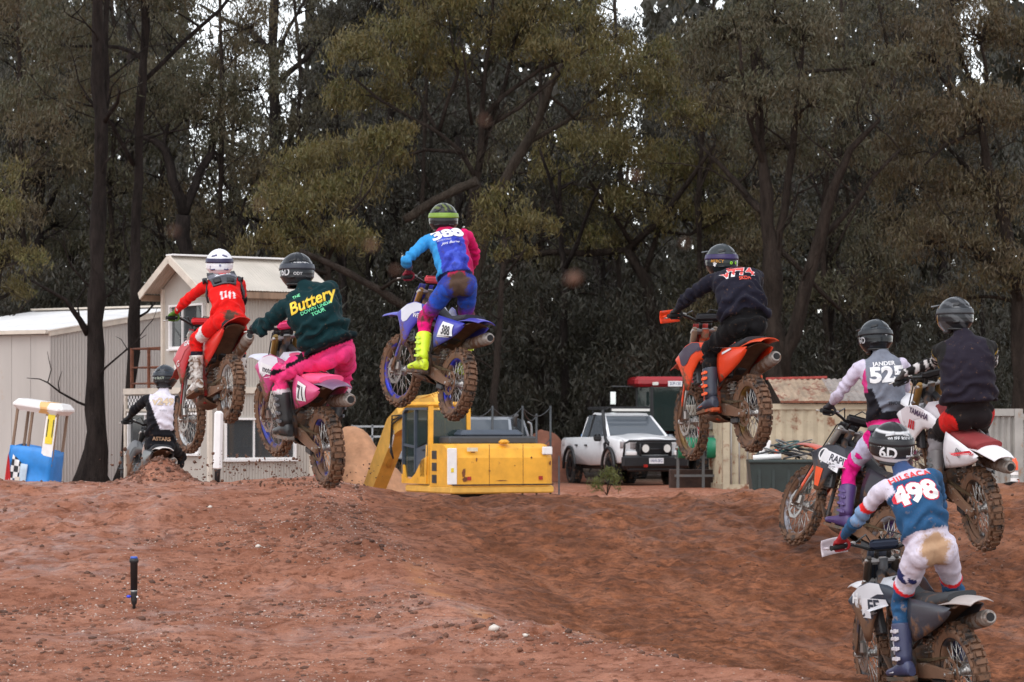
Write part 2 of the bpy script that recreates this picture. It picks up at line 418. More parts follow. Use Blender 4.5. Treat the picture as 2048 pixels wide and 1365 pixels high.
ca.data.foreach_set('color', msk.ravel())
ground = link("ground", gme); ground["kind"] = "structure"
def gzs(x, y): return float(gz(np.array([x]), np.array([y]))[0])

# --- loose clods and gravel (nobody could count them)
def lumps(nvar, seed, sub=1):
    out = []; rs = np.random.RandomState(seed)
    for k in range(nvar):
        bm = bmesh.new(); bmesh.ops.create_icosphere(bm, subdivisions=sub, radius=1)
        for v in bm.verts: v.co *= .72 + .5 * rs.rand()
        bm.verts.index_update()
        out.append((np.array([v.co[:] for v in bm.verts]), np.array([[v.index for v in f.verts] for f in bm.faces]))); bm.free()
    return out
def scatter(name, P, size, var, mats, seed, flat=.7, midx=None):
    rs = np.random.RandomState(seed); Vs = []; Fs = []; base = 0
    which = rs.randint(len(var), size=len(P))
    for k, (v, f) in enumerate(var):
        idx = np.where(which == k)[0]
        if not len(idx): continue
        a = rs.rand(len(idx)) * 6.28; c, s_ = np.cos(a), np.sin(a); sc = size[idx][:, None] * (.7 + .6 * rs.rand(len(idx), 3)); sc[:, 2] *= flat
        w = v[None] * sc[:, None, :]
        x = w[..., 0] * c[:, None] - w[..., 1] * s_[:, None]; y = w[..., 0] * s_[:, None] + w[..., 1] * c[:, None]
        w = np.stack([x, y, w[..., 2]], -1) + P[idx][:, None, :]
        n = len(v); Fs.append((f[None] + (base + np.arange(len(idx)) * n)[:, None, None]).reshape(-1, 3)); Vs.append(w.reshape(-1, 3)); base += len(idx) * n
    return fastmesh(name, np.concatenate(Vs), np.concatenate(Fs), mats, False)
def island_mat(name, cols, rough=.8):
    m, nt, b = newmat(name); g = nt.nodes.new('ShaderNodeNewGeometry')
    nt.links.new(ramp(nt, g.outputs['Random Per Island'], [(i / max(len(cols) - 1, 1), c) for i, c in enumerate(cols)]), b.inputs['Base Color'])
    b.inputs['Roughness'].default_value = rough; return m
rs = np.random.RandomState(3)
def ground_pts(n, on_track, ymax=29.0, dens=None):
    y = 17.2 + (ymax - 17.2) * rs.rand(n * 3); x = (rs.rand(n * 3) - .5) * 2 * (y * .182)
    v = track_v(x, y); keep = (v > .1) if on_track else (v < .15)
    if dens is not None: keep &= rs.rand(n * 3) < dens(x, y)
    x, y = x[keep][:n], y[keep][:n]; return np.stack([x, y, gz(x, y)], -1)
L1 = lumps(8, 1)
HP = np.stack([-3.45 + .30 * rs.randn(420), 28.6 + .25 * rs.randn(420)], -1); HP = np.concatenate([HP, gz(HP[:, 0], HP[:, 1])[:, None]], 1)
oct_ = (np.array([[1,0,0],[-1,0,0],[0,1,0],[0,-1,0],[0,0,1],[0,0,-1]], float), np.array([[0,2,4],[2,1,4],[1,3,4],[3,0,4],[2,0,5],[1,2,5],[3,1,5],[0,3,5]]))
patchy = lambda x, y: .15 + .85 * sstep(.0, .5, fbm(x * .7, y * .9, 41.0, 3))
P = ground_pts(7000, False, dens=patchy); S = .004 + .030 * rs.rand(len(P)) ** 4
P = np.concatenate([P, HP]); S = np.concatenate([S, .006 + .03 * rs.rand(len(HP)) ** 2.5])
M_clod = island_mat("clod_dirt", [(.075, .034, .022), (.15, .064, .038), (.20, .088, .056)])
tag(link("dirt_clods", scatter("dirt_clods", P, S, L1, [M_clod], 5)), "crumbly red-brown clods strewn over the gravelly bank", "dirt", kind="stuff")
P = ground_pts(2600, True); S = .003 + .018 * rs.rand(len(P)) ** 3
M_clod2 = island_mat("track_crumb", [(.07, .029, .015), (.14, .055, .028), (.18, .075, .038)])
tag(link("track_crumbs", scatter("track_crumbs", P, S, L1, [M_clod2], 6)), "small dark crumbs of soil on the brown ramp face", "dirt", kind="stuff")
P = ground_pts(19000, False, dens=patchy); S = .0025 + .011 * rs.rand(len(P)) ** 2.4
M_grav = island_mat("gravel_stone", [(.24, .13, .095), (.42, .27, .21), (.33, .2, .15), (.62, .52, .46)], .6)
tag(link("gravel", scatter("gravel", P, S, [oct_], [M_grav], 7, .6)), "pale gravel chips scattered over the left bank", "gravel", kind="stuff")
M_quartz = pmat("quartz", (.62, .56, .5), .6, var=.2, vscale=30, bump=.3, bscale=60)
for (px, py, D, r, lab) in ((988, 1264, 21.2, .042, "white quartz stone lying by itself on the dirt in the centre foreground"), (420, 994, 26.6, .022, "small white stone near the top of the bank below the white marker post"), (516, 1067, 24.8, .025, "pinkish pale stone on the bank below the pink-trousered rider"), (1050, 1277, 20.9, .02, "thin pale stone chip just right of the white quartz stone")):
    x = sx(px, D); v, f = L1[int(px) % 8]
    o = link("stone", fastmesh("stone", v * np.array([r * 1.15, r, r * .75]), f, [M_quartz])); o.location = (x, D, gzs(x, D) + r * .35); tag(o, lab, "stone", "loose pale stones")
# clods in the air: roost from the leading bikes and out-of-focus lumps near the lens
M_air = pmat("wet_clod", (.12, .055, .032), .7, var=.4, vscale=12)
AP = []; AS = []
for i in range(230):
    px = 400 + 215 * rs.rand() + 20 * rs.randn(); py = 900 + 72 * rs.rand() ** .7; D = 26.2 + 1.8 * rs.rand(); AP.append(at(px, py, D)); AS.append(.004 + .012 * rs.rand() ** 2)
for i in range(140):
    px = 310 + 42 * rs.randn(); py = 962 - abs(26 * rs.randn()); D = 28.2 + 3 * rs.rand(); AP.append(at(px, py, D)); AS.append(.006 + .02 * rs.rand() ** 2)
for i in range(120):
    px = 1940 + 70 * rs.randn(); py = 1080 + 60 * rs.randn(); AP.append(at(px, py, 21 + 1.5 * rs.rand())); AS.append(.004 + .01 * rs.rand() ** 2)
for i in range(160):
    px = 650 + 60 * rs.randn(); py = 975 - abs(22 * rs.randn()); AP.append(at(px, py, 24 + 3 * rs.rand())); AS.append(.003 + .008 * rs.rand() ** 2)
tag(link("flying_dirt", scatter("flying_dirt", np.array([p[:] for p in AP]), np.array(AS), L1, [M_air], 8, 1.0)), "specks of wet dirt thrown into the air by the rear tyres", "dirt", kind="stuff")
for (px, py, D, r, wh) in ((1148, 558, 2.5, .0060, "between the blue rider and the black-hooded rider"), (742, 492, 2.4, .0040, "left of the blue rider's arm"), (968, 241, 2.4, .0030, "above the blue rider among the branches"), (1270, 352, 2.4, .0034, "among olive leaves up and left of the black-hooded rider"), (518, 411, 2.3, .0028, "in front of the olive bush above the tower roof"), (346, 462, 2.3, .0028, "just above the tower gable"), (790, 541, 2.5, .0030, "just left of the blue sleeve"), (1488, 1226, 2.5, .0034, "low over the brown ramp face"), (1640, 1010, 2.6, .0016, "over the front wheel of the sign-written bike"), (1370, 487, 2.4, .0024, "left of the black-hooded rider's helmet"), (1228, 1067, 2.6, .0028, "over the upper ramp face below the pickup"), (497, 1209, 2.4, .0032, "low over the left bank"), (707, 1098, 2.6, .0024, "over the bank below the pink bike"), (960, 1345, 2.3, .0050, "at the bottom edge of the picture")):
    v, f = L1[int(px) % 8]
    o = link("airborne_clod", fastmesh("airborne_clod", v * np.array([r * 1.3, r, r]), f, [M_air], True)); o.location = at(px, py, D)
    tag(o, "blurred lump of mud in mid-air " + wh, "dirt clod", "mud lumps in mid-air near the camera")

# ================================================================== trees
def leaf_mat(name, cols, trans=.3, rough=.45):
    m, nt, b = newmat(name); g = nt.nodes.new('ShaderNodeNewGeometry'); co = g.outputs['Position']
    c1 = ramp(nt, g.outputs['Random Per Island'], [(i / (len(cols) - 1), c) for i, c in enumerate(cols)])
    nz = noise_tex(nt, co, .9, 3)
    c = mixc(nt, ramp(nt, nz, [(.4, 0), (.62, .75)]), c1, tuple(cols[-1]))
    nt.links.new(c, b.inputs['Base Color']); b.inputs['Roughness'].default_value = rough; b.inputs['Specular IOR Level'].default_value = .35
    tr = nt.nodes.new('ShaderNodeBsdfTranslucent'); nt.links.new(c, tr.inputs[0])
    mx = nt.nodes.new('ShaderNodeMixShader'); mx.inputs[0].default_value = trans
    nt.links.new(b.outputs[0], mx.inputs[1]); nt.links.new(tr.outputs[0], mx.inputs[2]); nt.links.new(mx.outputs[0], nt.nodes['Material Output'].inputs[0]); return m
LM = dict(olive=leaf_mat("olive_leaves", [(.068, .068, .020), (.104, .098, .030), (.155, .128, .044), (.125, .092, .036)]),
          grey=leaf_mat("grey_green_leaves", [(.052, .054, .030), (.072, .073, .039), (.102, .092, .050), (.090, .070, .042)]),
          brown=leaf_mat("brown_green_leaves", [(.068, .058, .028), (.095, .080, .038), (.130, .102, .050), (.090, .062, .036)]),
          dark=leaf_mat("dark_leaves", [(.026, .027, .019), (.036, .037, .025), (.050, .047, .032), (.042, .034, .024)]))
def bark_mat(name, a, b_, sc=5):
    m, nt, b = newmat(name); co = objco(nt)
    mp = N(nt, 'ShaderNodeMapping'); mp.inputs['Scale'].default_value = (1, 1, .22); nt.links.new(co, mp.inputs[0])
    n1 = noise_tex(nt, mp.outputs[0], sc, 6, .7); n2 = noise_tex(nt, mp.outputs[0], sc * 5, 5, .7)
    nt.links.new(mixc(nt, ramp(nt, n1, [(.35, 0), (.7, 1)]), a, b_), b.inputs['Base Color']); b.inputs['Roughness'].default_value = .9; b.inputs['Specular IOR Level'].default_value = .1
    addbump(nt, b, n2, 1.0, .15); return m
BK = dict(black=bark_mat("ironbark", (.016, .0125, .0115), (.048, .037, .033)), brown=bark_mat("brown_bark", (.024, .018, .015), (.066, .050, .041)), pale=bark_mat("pale_bark", (.042, .034, .027), (.11, .086, .068)))
def leaves(C, l, w, rs, droop=1.0):
    n = len(C); d = np.stack([rs.randn(n) * .6, rs.randn(n) * .6, -droop - .5 * rs.rand(n)], -1); d[rs.rand(n) < .2] *= np.array([2.4, 2.4, .35]); d /= np.linalg.norm(d, axis=1)[:, None]
    q = rs.randn(n, 3); s_ = np.cross(d, q); s_ /= np.linalg.norm(s_, axis=1)[:, None]
    L = (l * (.6 + .8 * rs.rand(n)))[:, None] / 2; W = (w * (.6 + .8 * rs.rand(n)))[:, None] / 2
    v = np.stack([C - d * L, C - d * L * .1 + s_ * W, C + d * L, C - d * L * .1 - s_ * W], 1).reshape(-1, 3)
    return v, np.arange(n * 4).reshape(n, 4)
def clump_points(c, r, n, rs, nsub=None, squash=.72):
    """leaf centres of one foliage mass: sub-tufts sitting mostly on the outer, upper shell"""
    nsub = nsub or max(6, int(13 * r)); q = rs.randn(nsub, 3); q /= np.linalg.norm(q, axis=1)[:, None]
    q[:, 2] = np.where(q[:, 2] < -.35, -q[:, 2], q[:, 2]); rad = r * (.45 + .55 * rs.rand(nsub) ** .5)
    T = np.array(c) + q * rad[:, None] * np.array([1, 1, squash])
    k = rs.randint(nsub, size=n); s_ = r * .19
    g = rs.randn(n, 3) * np.array([s_, s_, s_ * .75]); g[:, 2] -= np.abs(rs.randn(n)) * s_ * .7
    return T[k] + g, T
def wpath(a, b, rs, n=6, w=.08):
    a, b = Vector(a), Vector(b); L = (b - a).length; out = []
    ph = rs.rand(4) * 6.28
    for i in range(n + 1):
        t = i / n; e = math.sin(math.pi * t) * w * L
        out.append(a.lerp(b, t) + Vector((math.sin(ph[0] + 4 * t), math.sin(ph[1] + 5 * t), .6 * math.sin(ph[2] + 4 * t))) * e + Vector((0, 0, .05 * L * math.sin(math.pi * t))))
    return out
def hero_tree(name, label, D, trunk, limbs=(), blobs=(), leaf='olive', bark='black', dens=1.0, seed=1, leafsize=(.185, .036), cat="tree", group="gum trees at the edge of the wood"):
    rs = np.random.RandomState(seed); k = D / FPX
    base = at(trunk[0][0], trunk[0][1], D); base.z = 0 if base.z < .6 else base.z
    root = empty(name, base); tag(root, label, cat, group)
    def poly(pts, first=None, dd=0.0):
        out, rr = [], []
        for i, (px, py, r) in enumerate(pts):
            p = at(px, py, D + dd * i / max(len(pts) - 1, 1)) - base
            if i and out:
                a = out[-1]; n = max(2, int((p - a).length / .6)); r0 = rr[-1]; m0 = a.copy()
                for j in range(1, n + 1):
                    t = j / n; w = .35 * r * k * 2
                    q = m0.lerp(p, t) + Vector((rs.randn(), rs.randn(), rs.randn() * .4)) * w * (.4 if j < n else .15)
                    out.append(q); rr.append(r0 + (r * k - r0) * t)
            else: out.append(p); rr.append(r * k)
        return out, rr
    mb = MB(); tp, tr = poly(trunk)
    tr[0] *= 1.5
    if len(tr) > 1: tr[1] *= 1.12
    tr = [q_ * (1 + .10 * rs.randn()) if 1 < i_ < len(tr) - 1 else q_ for i_, q_ in enumerate(tr)]
    mb.tube(tp, tr, 12); skel = list(zip(tp, tr))
    for lm in limbs:
        dd = rs.uniform(-1.6, 1.6); lp, lr = poly(lm, dd=dd); mb.tube(lp, lr, 6); skel += list(zip(lp[1:], lr[1:]))
    mb.build("trunk", BK[bark], root)
    if blobs:
        tw = MB(); C = []
        for q, rr in skel[3:]:
            if rr < .02 or rs.rand() < .45: continue
            e = q + Vector((rs.randn() * 1.1, rs.randn() * .8, .5 + 1.3 * rs.rand())); P_ = wpath(q, e, rs, 5, .12); r0 = min(rr * .35, .035); tw.tube(P_, [r0 * (1 - .16 * i) for i in range(6)], 4, cap=False)
            for j in (2, 3): tw.tube(wpath(P_[j], P_[j] + Vector((rs.randn() * .6, rs.randn() * .4, .3 + .6 * rs.rand())), rs, 3, .12), [r0 * .5, r0 * .4, r0 * .3, r0 * .15], 3, cap=False)
        for bl in blobs:
            px, py, rp = bl[:3]; dd = bl[3] if len(bl) > 3 else rs.uniform(-1.5, 1.5)
            c = at(px, py, D + dd) - base; r = rp * k
            cand = [(q, rr) for q, rr in skel if q.z < c.z + .5] or skel
            q, rr = min(cand, key=lambda s_: (s_[0] - c).length + .35 * max(0, s_[0].z - c.z + .3) * 3)
            P_ = wpath(q, c, rs, 6, .07); r0 = max(min(rr * .7, .05 + r * .03), .02)
            tw.tube(P_, [r0 * (1 - .6 * i / 6) for i in range(7)], 5)
            pts, T = clump_points(c, r, int(1290 * dens * r * r), rs); C.append(pts)
            for t in T: tw.tube(wpath(c.lerp(q, .12 * rs.rand()), t, rs, 3, .12), [r0 * .38, r0 * .28, r0 * .2, r0 * .1], 3, cap=False)
        C = np.concatenate(C); v, f = leaves(C, leafsize[0], leafsize[1], rs)
        link("crown", fastmesh("crown", v, f, [LM[leaf]]), root)
        tag(tw.build("twigs", BK[bark], root), kind="stuff")
    return root
hero_tree("gum_tree", "tall straight black-barked gum between the cream shed and the timing tower", 68,
  [(184, 985, 34), (189, 900, 23), (191, 820, 19), (193, 700, 17.5), (197, 480, 16), (202, 300, 14), (198, 100, 12), (196, -60, 11), (190, -300, 12)],
  [[(202, 300, 8), (214, 160, 6), (212, 20, 6), (225, -160, 5)], [(176, 668, 8), (160, 640, 6), (132, 600, 4), (60, 560, 2)], [(205, 250, 6), (235, 205, 4), (240, 180, 2)]],
  [(150, -160, 110), (260, -200, 120), (60, -120, 90)], 'grey', 'black', 1.0, 2)
hero_tree("gum_tree", "second dark gum leaning right behind the rusty balcony rail", 71.5,
  [(250, 985, 22), (258, 860, 14), (262, 770, 12), (268, 640, 11), (272, 480, 10), (278, 300, 9), (292, 60, 8), (300, -120, 7)],
  [[(280, 170, 5), (360, 90, 5), (440, 20, 4), (500, -60, 3)], [(268, 330, 5), (225, 250, 4), (160, 180, 3)]],
  [(120, 90, 100), (190, 190, 80), (80, 200, 90), (340, 20, 80), (380, -40, 90), (240, -60, 100), (140, -20, 90)], 'grey', 'black', 1.0, 3)
hero_tree("gum_tree", "dark gum with a wide V-shaped fork above the timing tower roof", 90,
  [(362, 900, 17), (364, 640, 15), (368, 430, 15)],
  [[(368, 430, 11), (345, 360, 10), (330, 300, 9), (305, 280, 7), (268, 266, 5), (285, 190, 4)], [(368, 430, 10), (392, 370, 9), (420, 310, 8), (432, 240, 6), (470, 150, 4)], [(325, 300, 5), (338, 240, 4), (330, 200, 2)]],
  [(290, 190, 80), (230, 250, 70), (440, 190, 80), (380, 240, 60), (480, 260, 70), (350, 150, 70), (520, 180, 60)], 'grey', 'black', .9, 4)
hero_tree("gum_tree", "grey-leaved gum filling the upper left corner", 94,
  [(60, 900, 15), (70, 600, 13), (80, 300, 10), (85, 100, 7)],
  [[(75, 450, 6), (120, 370, 5), (150, 290, 3)], [(75, 450, 6), (40, 350, 5), (10, 260, 3)]],
  [(40, 90, 100), (120, 60, 90), (20, 230, 100), (120, 260, 90), (60, 360, 90), (160, 330, 70), (0, 20, 90), (110, 450, 80), (30, 500, 80), (150, 520, 70)], 'grey', 'black', .9, 5)
hero_tree("gum_tree", "olive-leaved sapling at the left edge behind the shed roof", 82,
  [(-30, 900, 8), (-10, 600, 6), (5, 480, 4)], [], [(5, 430, 60), (20, 520, 60), (-10, 350, 60), (35, 585, 45), (60, 520, 40)], 'olive', 'brown', 1.0, 6)
hero_tree("gum_tree", "heavy-limbed dark gum against the sky gap, upper left of centre", 101,
  [(566, 900, 15), (560, 600, 12), (552, 350, 11), (548, 180, 10), (545, 70, 9), (556, -60, 7)],
  [[(546, 110, 7), (500, 60, 6), (450, 40, 4), (400, 10, 3)], [(550, 170, 7), (610, 120, 6), (650, 70, 5), (690, -20, 3)], [(552, 330, 6), (600, 240, 5), (640, 190, 3)], [(547, 130, 5), (575, 60, 4), (610, 0, 3)], [(553, 380, 6), (500, 300, 4), (450, 280, 3)]],
  [(600, 300, 70), (640, 230, 70), (510, 320, 70), (430, 320, 60), (600, 180, 50), (690, 60, 60), (620, 20, 50), (480, 90, 40), (660, 320, 70), (560, 400, 70), (460, 430, 70)], 'grey', 'black', .7, 7)
hero_tree("gum_tree", "slim straight gum behind the left half of the central crown", 96,
  [(792, 900, 11), (790, 600, 10), (788, 380, 9), (786, 200, 7), (790, 20, 5)], [[(788, 330, 4), (830, 260, 3), (850, 210, 2)]],
  [(770, 20, 80), (840, -10, 80), (700, 40, 70), (820, 330, 60), (760, 480, 60), (840, 560, 60)], 'dark', 'black', .9, 8)
hero_tree("gum_tree", "big spreading olive gum in the centre above the blue rider", 82,
  [(905, 900, 20), (915, 760, 16), (930, 560, 14), (945, 430, 13), (952, 365, 12)],
  [[(952, 365, 8), (962, 290, 7), (966, 230, 6), (970, 140, 4), (985, 20, 3), (990, -60, 2)], [(948, 350, 6), (925, 305, 5), (875, 265, 4.5), (830, 240, 3.5), (760, 200, 3), (700, 150, 2)],
   [(878, 262, 5), (895, 200, 4), (915, 150, 3), (900, 60, 2)], [(966, 235, 6), (1010, 190, 5), (1080, 140, 4), (1160, 110, 3)], [(964, 260, 5), (1040, 215, 4), (1120, 150, 3)], [(955, 340, 6), (978, 250, 5), (1010, 170, 4), (1030, 80, 3)],
   [(925, 305, 5), (850, 300, 4), (790, 320, 3), (740, 340, 2)], [(944, 250, 4), (935, 180, 3), (925, 90, 2)], [(875, 265, 4), (840, 200, 3), (800, 140, 2)]],
  [(720, 120, 80), (800, 90, 85), (880, 50, 90), (960, 30, 80), (1060, 40, 80), (1150, 60, 80), (1210, 90, 60), (690, 195, 60), (760, 200, 70), (840, 150, 60), (740, 300, 70), (670, 320, 80), (1010, 100, 60), (1100, 110, 60), (900, 130, 50), (880, -30, 80), (1000, -40, 90), (1120, -30, 80)], 'olive', 'brown', 1.15, 9)
hero_tree("gum_tree", "low olive gum bush hanging left of the blue rider", 79,
  [(640, 900, 9), (650, 640, 7), (655, 500, 6)], [[(655, 520, 4), (600, 440, 3), (560, 400, 2)], [(655, 520, 4), (700, 430, 3), (740, 380, 2)]],
  [(600, 340, 75), (550, 420, 80), (660, 400, 80), (740, 370, 70), (620, 480, 70), (530, 490, 55), (700, 480, 65), (770, 300, 60), (580, 530, 45), (800, 270, 45)], 'olive', 'brown', 1.1, 10)
hero_tree("gum_tree", "round olive clump right behind the blue rider's helmet", 80,
  [(985, 900, 8), (1000, 640, 6), (1010, 480, 5)], [[(1005, 560, 3), (1050, 500, 2)]], [(1010, 420, 75), (970, 470, 50), (1060, 460, 55), (1030, 510, 45)], 'olive', 'brown', 1.1, 11)
hero_tree("gum_tree", "bare pale-trunked gum leaning right through the central crown", 86,
  [(915, 900, 12), (950, 560, 11), (1000, 380, 10), (1055, 285, 9), (1090, 205, 8), (1120, 140, 7), (1150, 70, 5)],
  [[(1058, 285, 6), (1130, 245, 5), (1200, 190, 4), (1260, 130, 3)], [(1095, 190, 4), (1130, 215, 3), (1150, 240, 2)]],
  [(1190, 150, 70), (1260, 150, 70), (1330, 190, 70), (1370, 240, 55), (1240, 230, 70), (1310, 110, 60)], 'olive', 'pale', 1.0, 12)
hero_tree("gum_tree", "low-branching gum whose long limb reaches left behind the black-hooded rider", 91,
  [(1330, 900, 15), (1320, 720, 13), (1290, 560, 12), (1255, 500, 11)],
  [[(1255, 500, 8), (1180, 508, 8), (1100, 505, 7), (1040, 515, 6), (960, 540, 4)], [(1255, 500, 8), (1320, 440, 7), (1380, 360, 5), (1430, 290, 3)], [(1290, 545, 6), (1330, 420, 5), (1350, 330, 3)], [(1270, 500, 5), (1220, 420, 4), (1170, 350, 3)], [(1300, 460, 4), (1380, 470, 3), (1440, 440, 2)]],
  [(1140, 300, 75), (1230, 310, 80), (1320, 340, 80), (1400, 350, 70), (1170, 400, 75), (1270, 420, 75), (1370, 440, 75), (1110, 360, 50), (1440, 440, 60), (1240, 490, 45), (1180, 480, 45)], 'olive', 'brown', 1.0, 13)
hero_tree("gum_tree", "multi-stemmed grey gum standing behind the orange bike", 78,
  [(1566, 905, 34), (1556, 780, 21), (1548, 600, 18), (1535, 450, 15), (1528, 330, 11), (1515, 180, 8), (1500, 40, 6)],
  [[(1566, 760, 16), (1600, 620, 14), (1640, 480, 13), (1665, 380, 10), (1700, 300, 7), (1760, 240, 4)], [(1533, 430, 9), (1500, 400, 8), (1450, 340, 5), (1400, 290, 3)], [(1540, 560, 9), (1570, 420, 9), (1585, 300, 8), (1600, 150, 6), (1610, 20, 4)],
   [(1640, 480, 7), (1690, 430, 6), (1750, 350, 4), (1800, 300, 3)], [(1560, 500, 6), (1620, 560, 5), (1680, 620, 4)], [(1530, 340, 6), (1490, 200, 5), (1480, 80, 3)]],
  [(1470, 70, 85), (1550, 40, 95), (1640, 80, 95), (1520, 200, 75), (1620, 210, 85), (1710, 220, 80), (1440, 160, 65), (1570, 300, 65), (1680, 310, 65), (1750, 130, 70), (1500, 290, 60), (1400, 90, 70), (1740, 320, 55)], 'grey', 'brown', 1.0, 14)
hero_tree("gum_tree", "dense brown-green gum filling the right edge", 81,
  [(2046, 930, 20), (2044, 760, 17), (2030, 560, 14), (1990, 380, 11), (1960, 250, 8)],
  [[(2000, 420, 6), (1930, 330, 5), (1880, 280, 3)], [(2030, 560, 6), (1960, 500, 5), (1900, 440, 3)], [(2010, 450, 5), (2060, 330, 4), (2080, 200, 3)], [(1960, 260, 5), (1890, 290, 4), (1850, 330, 2)]],
  [(1860, 110, 90), (1960, 70, 100), (2045, 90, 95), (1840, 240, 90), (1940, 230, 100), (2030, 250, 95), (1830, 370, 85), (1930, 390, 95), (2030, 410, 95), (1850, 490, 75), (1950, 520, 85), (2040, 560, 80), (1800, 310, 60), (1900, 600, 55), (1900, -20, 90), (2010, -30, 90)], 'brown', 'brown', 1.0, 15)
hero_tree("gum_tree", "spindly bare-limbed gum in the shade left of the right-edge tree", 93,
  [(1740, 900, 11), (1725, 700, 9), (1745, 520, 8), (1790, 380, 6), (1800, 200, 4)],
  [[(1735, 640, 6), (1790, 560, 4), (1850, 470, 3)], [(1745, 520, 5), (1700, 420, 4), (1680, 300, 3)], [(1730, 700, 5), (1670, 600, 4), (1640, 520, 2)], [(1600, 640, 3), (1660, 600, 3), (1720, 560, 2)]],
  [(1780, 60, 75), (1820, 160, 60), (1700, 430, 55), (1790, 440, 55), (1760, 560, 50)], 'dark', 'pale', .8, 16)
hero_tree("dead_branch", "long bare grey branch slanting down behind the green-sweatered rider", 76,
  [(600, 505, 5), (640, 520, 6), (700, 548, 7), (760, 580, 8), (815, 615, 9), (860, 660, 10), (890, 760, 10), (900, 900, 11)], [[(760, 580, 4), (790, 560, 3), (830, 555, 2)]], [], bark='brown', seed=17, cat="branch", group=None)
hero_tree("dead_branch", "thick sawn-off pale limb pointing down left above the blue rider", 81,
  [(955, 362, 7), (915, 378, 9), (870, 400, 9), (835, 422, 9), (808, 440, 8)], [], [], bark='pale', seed=18, cat="branch", group=None)
WHERE = ['right of the V-forked gum', 'behind the green-sweatered rider', 'left of the blue rider', 'behind the olive clump', 'behind the excavator cab', 'above the pickup tray', 'left of the black-hooded rider', 'behind the black-hooded rider', 'between the orange bike and rider 525', 'behind rider 525', 'between rider 525 and the black vest', 'at the far left behind the shed', 'behind the tall straight gum', 'under the sky gap left of centre', 'behind the blue rider', 'right of the multi-stemmed gum']
for i, (px, D, r, top, ln) in enumerate(((455, 104, 9, 240, 12), (690, 92, 13, 300, -14), (735, 99, 8, 420, 6), (1075, 97, 9, 380, 14), (1130, 90, 12, 500, -8), (1205, 102, 8, 330, 8), (1420, 95, 12, 360, -18), (1480, 104, 9, 300, 16), (1655, 90, 10, 380, 20), (1890, 94, 13, 480, -14), (1960, 100, 9, 400, 10), (20, 97, 10, 300, 12), (140, 102, 9, 200, -12), (640, 106, 9, 200, 16), (870, 102, 10, 420, -6), (1790, 103, 8, 300, 8))):
    hero_tree("gum_tree", "slender dark trunk in the shade of the wood " + WHERE[i], D, [(px, 900, r * .8), (px + ln * .4, 700, r * .62), (px + ln * .2, 520, r * .55), (px + ln, top, r * .42), (px + ln * 1.4, top - 160, r * .3)],
      [[(px + ln * .2, 540, r * .45), (px + 40 - 80 * (i % 2), 440, r * .3), (px + 70 - 140 * (i % 2), 370, r * .2)], [(px + ln * .6, 450, r * .4), (px - 30 + 60 * (i % 2), 360, r * .3), (px - 50 + 100 * (i % 2), 300, r * .2)]],
      [(px + ln, top - 40, 55), (px + ln - 50, top - 110, 55), (px + ln + 50, top - 150, 60), (px + 60 - 120 * (i % 2), 360, 40)], 'dark', 'black', .7, 40 + i, group="slender trunks in the shade of the wood")
# thin-stemmed gums that fill the middle of the wood with leaf
for i, (px, D, lf, wh) in enumerate(((50, 90, 'brown', 'behind the shed roof'), (330, 95, 'grey', 'above the tower gable'), (455, 92, 'brown', 'between the V-forked gum and the olive bush'), (600, 99, 'grey', 'under the sky gap'), (860, 94, 'dark', 'in the shade left of the blue helmet'), (1080, 93, 'grey', 'right of the blue rider'), (1220, 97, 'dark', 'above the pickup'), (1400, 90, 'brown', 'left of the black-hooded rider'), (1500, 96, 'grey', 'behind the black-hooded rider'), (1660, 88, 'grey', 'above rider 525'), (1780, 91, 'brown', 'left of the right-edge tree'), (1900, 96, 'dark', 'behind the black vest'), (230, 93, 'grey', 'behind the two tall left trunks'))):
    rs_ = np.random.RandomState(300 + i); j = lambda a: rs_.uniform(-a, a)
    bl = [(px + j(110), y_ + j(40), 78 + j(16)) for y_ in (-30, 60, 150, 240, 330, 420, 500, 580, 640)]
    hero_tree("gum_tree", "thin-stemmed bushy gum " + wh, D, [(px, 900, 7), (px + j(15), 650, 6), (px + j(25), 400, 5), (px + j(30), 150, 4), (px + j(30), -20, 3)], [[(px, 520, 3), (px + j(70), 400, 2.5), (px + j(100), 300, 1.5)], [(px, 380, 3), (px + j(70), 280, 2), (px + j(100), 180, 1.5)]], bl, lf, 'brown', .72, 200 + i, group="thin-stemmed gums in the middle of the wood")
# the wood behind reads as one mass
rs = np.random.RandomState(77); C = []; wood = MB()
for i in range(700):
    D = rs.uniform(100, 142); X = rs.uniform(-.205, .205) * D
    top = 1.6 + (880 - 120 * rs.rand()) * D / FPX
    z = top * rs.rand() ** .95
    hole = sstep(11.5, 16.5, z * 112 / D)
    px = 1024 + X * FPX / D
    gap = .93 if (300 < px < 700 or 1380 < px < 1480 or 880 < px < 1200) else .6
    if rs.rand() < hole * gap: continue
    r = rs.uniform(1.0, 1.9); pts, T = clump_points((X, D, max(z, .7)), r, int(92 * r * r), rs, 12); C.append(pts)
C = np.concatenate(C); v, f = leaves(C, .31, .085, rs)
FC = np.stack([rs.uniform(-33, 33, 46000), rs.uniform(143, 160, 46000), 24 * rs.rand(46000) ** .95], -1); FX = 1024 + FC[:, 0] / FC[:, 1] * FPX; FG = np.where(((FX > 370) & (FX < 610)) | ((FX > 1190) & (FX < 1290)) | ((FX > 1920) & (FX < 1970)), 1.0, .14); FC = FC[rs.rand(46000) > sstep(16.0, 19.5, FC[:, 2] + np.where(((FX > 360) & (FX < 620)) | ((FX > 1180) & (FX < 1300)), 5.0, 0) + 1.2 * vnoise(FC[:, 0] * .4, FC[:, 2] * .4, 2.0)) * FG]; v2, f2 = leaves(FC, 1.05, .52, rs); f2 = f2 + len(v); v = np.concatenate([v, v2]); f = np.concatenate([f, f2])
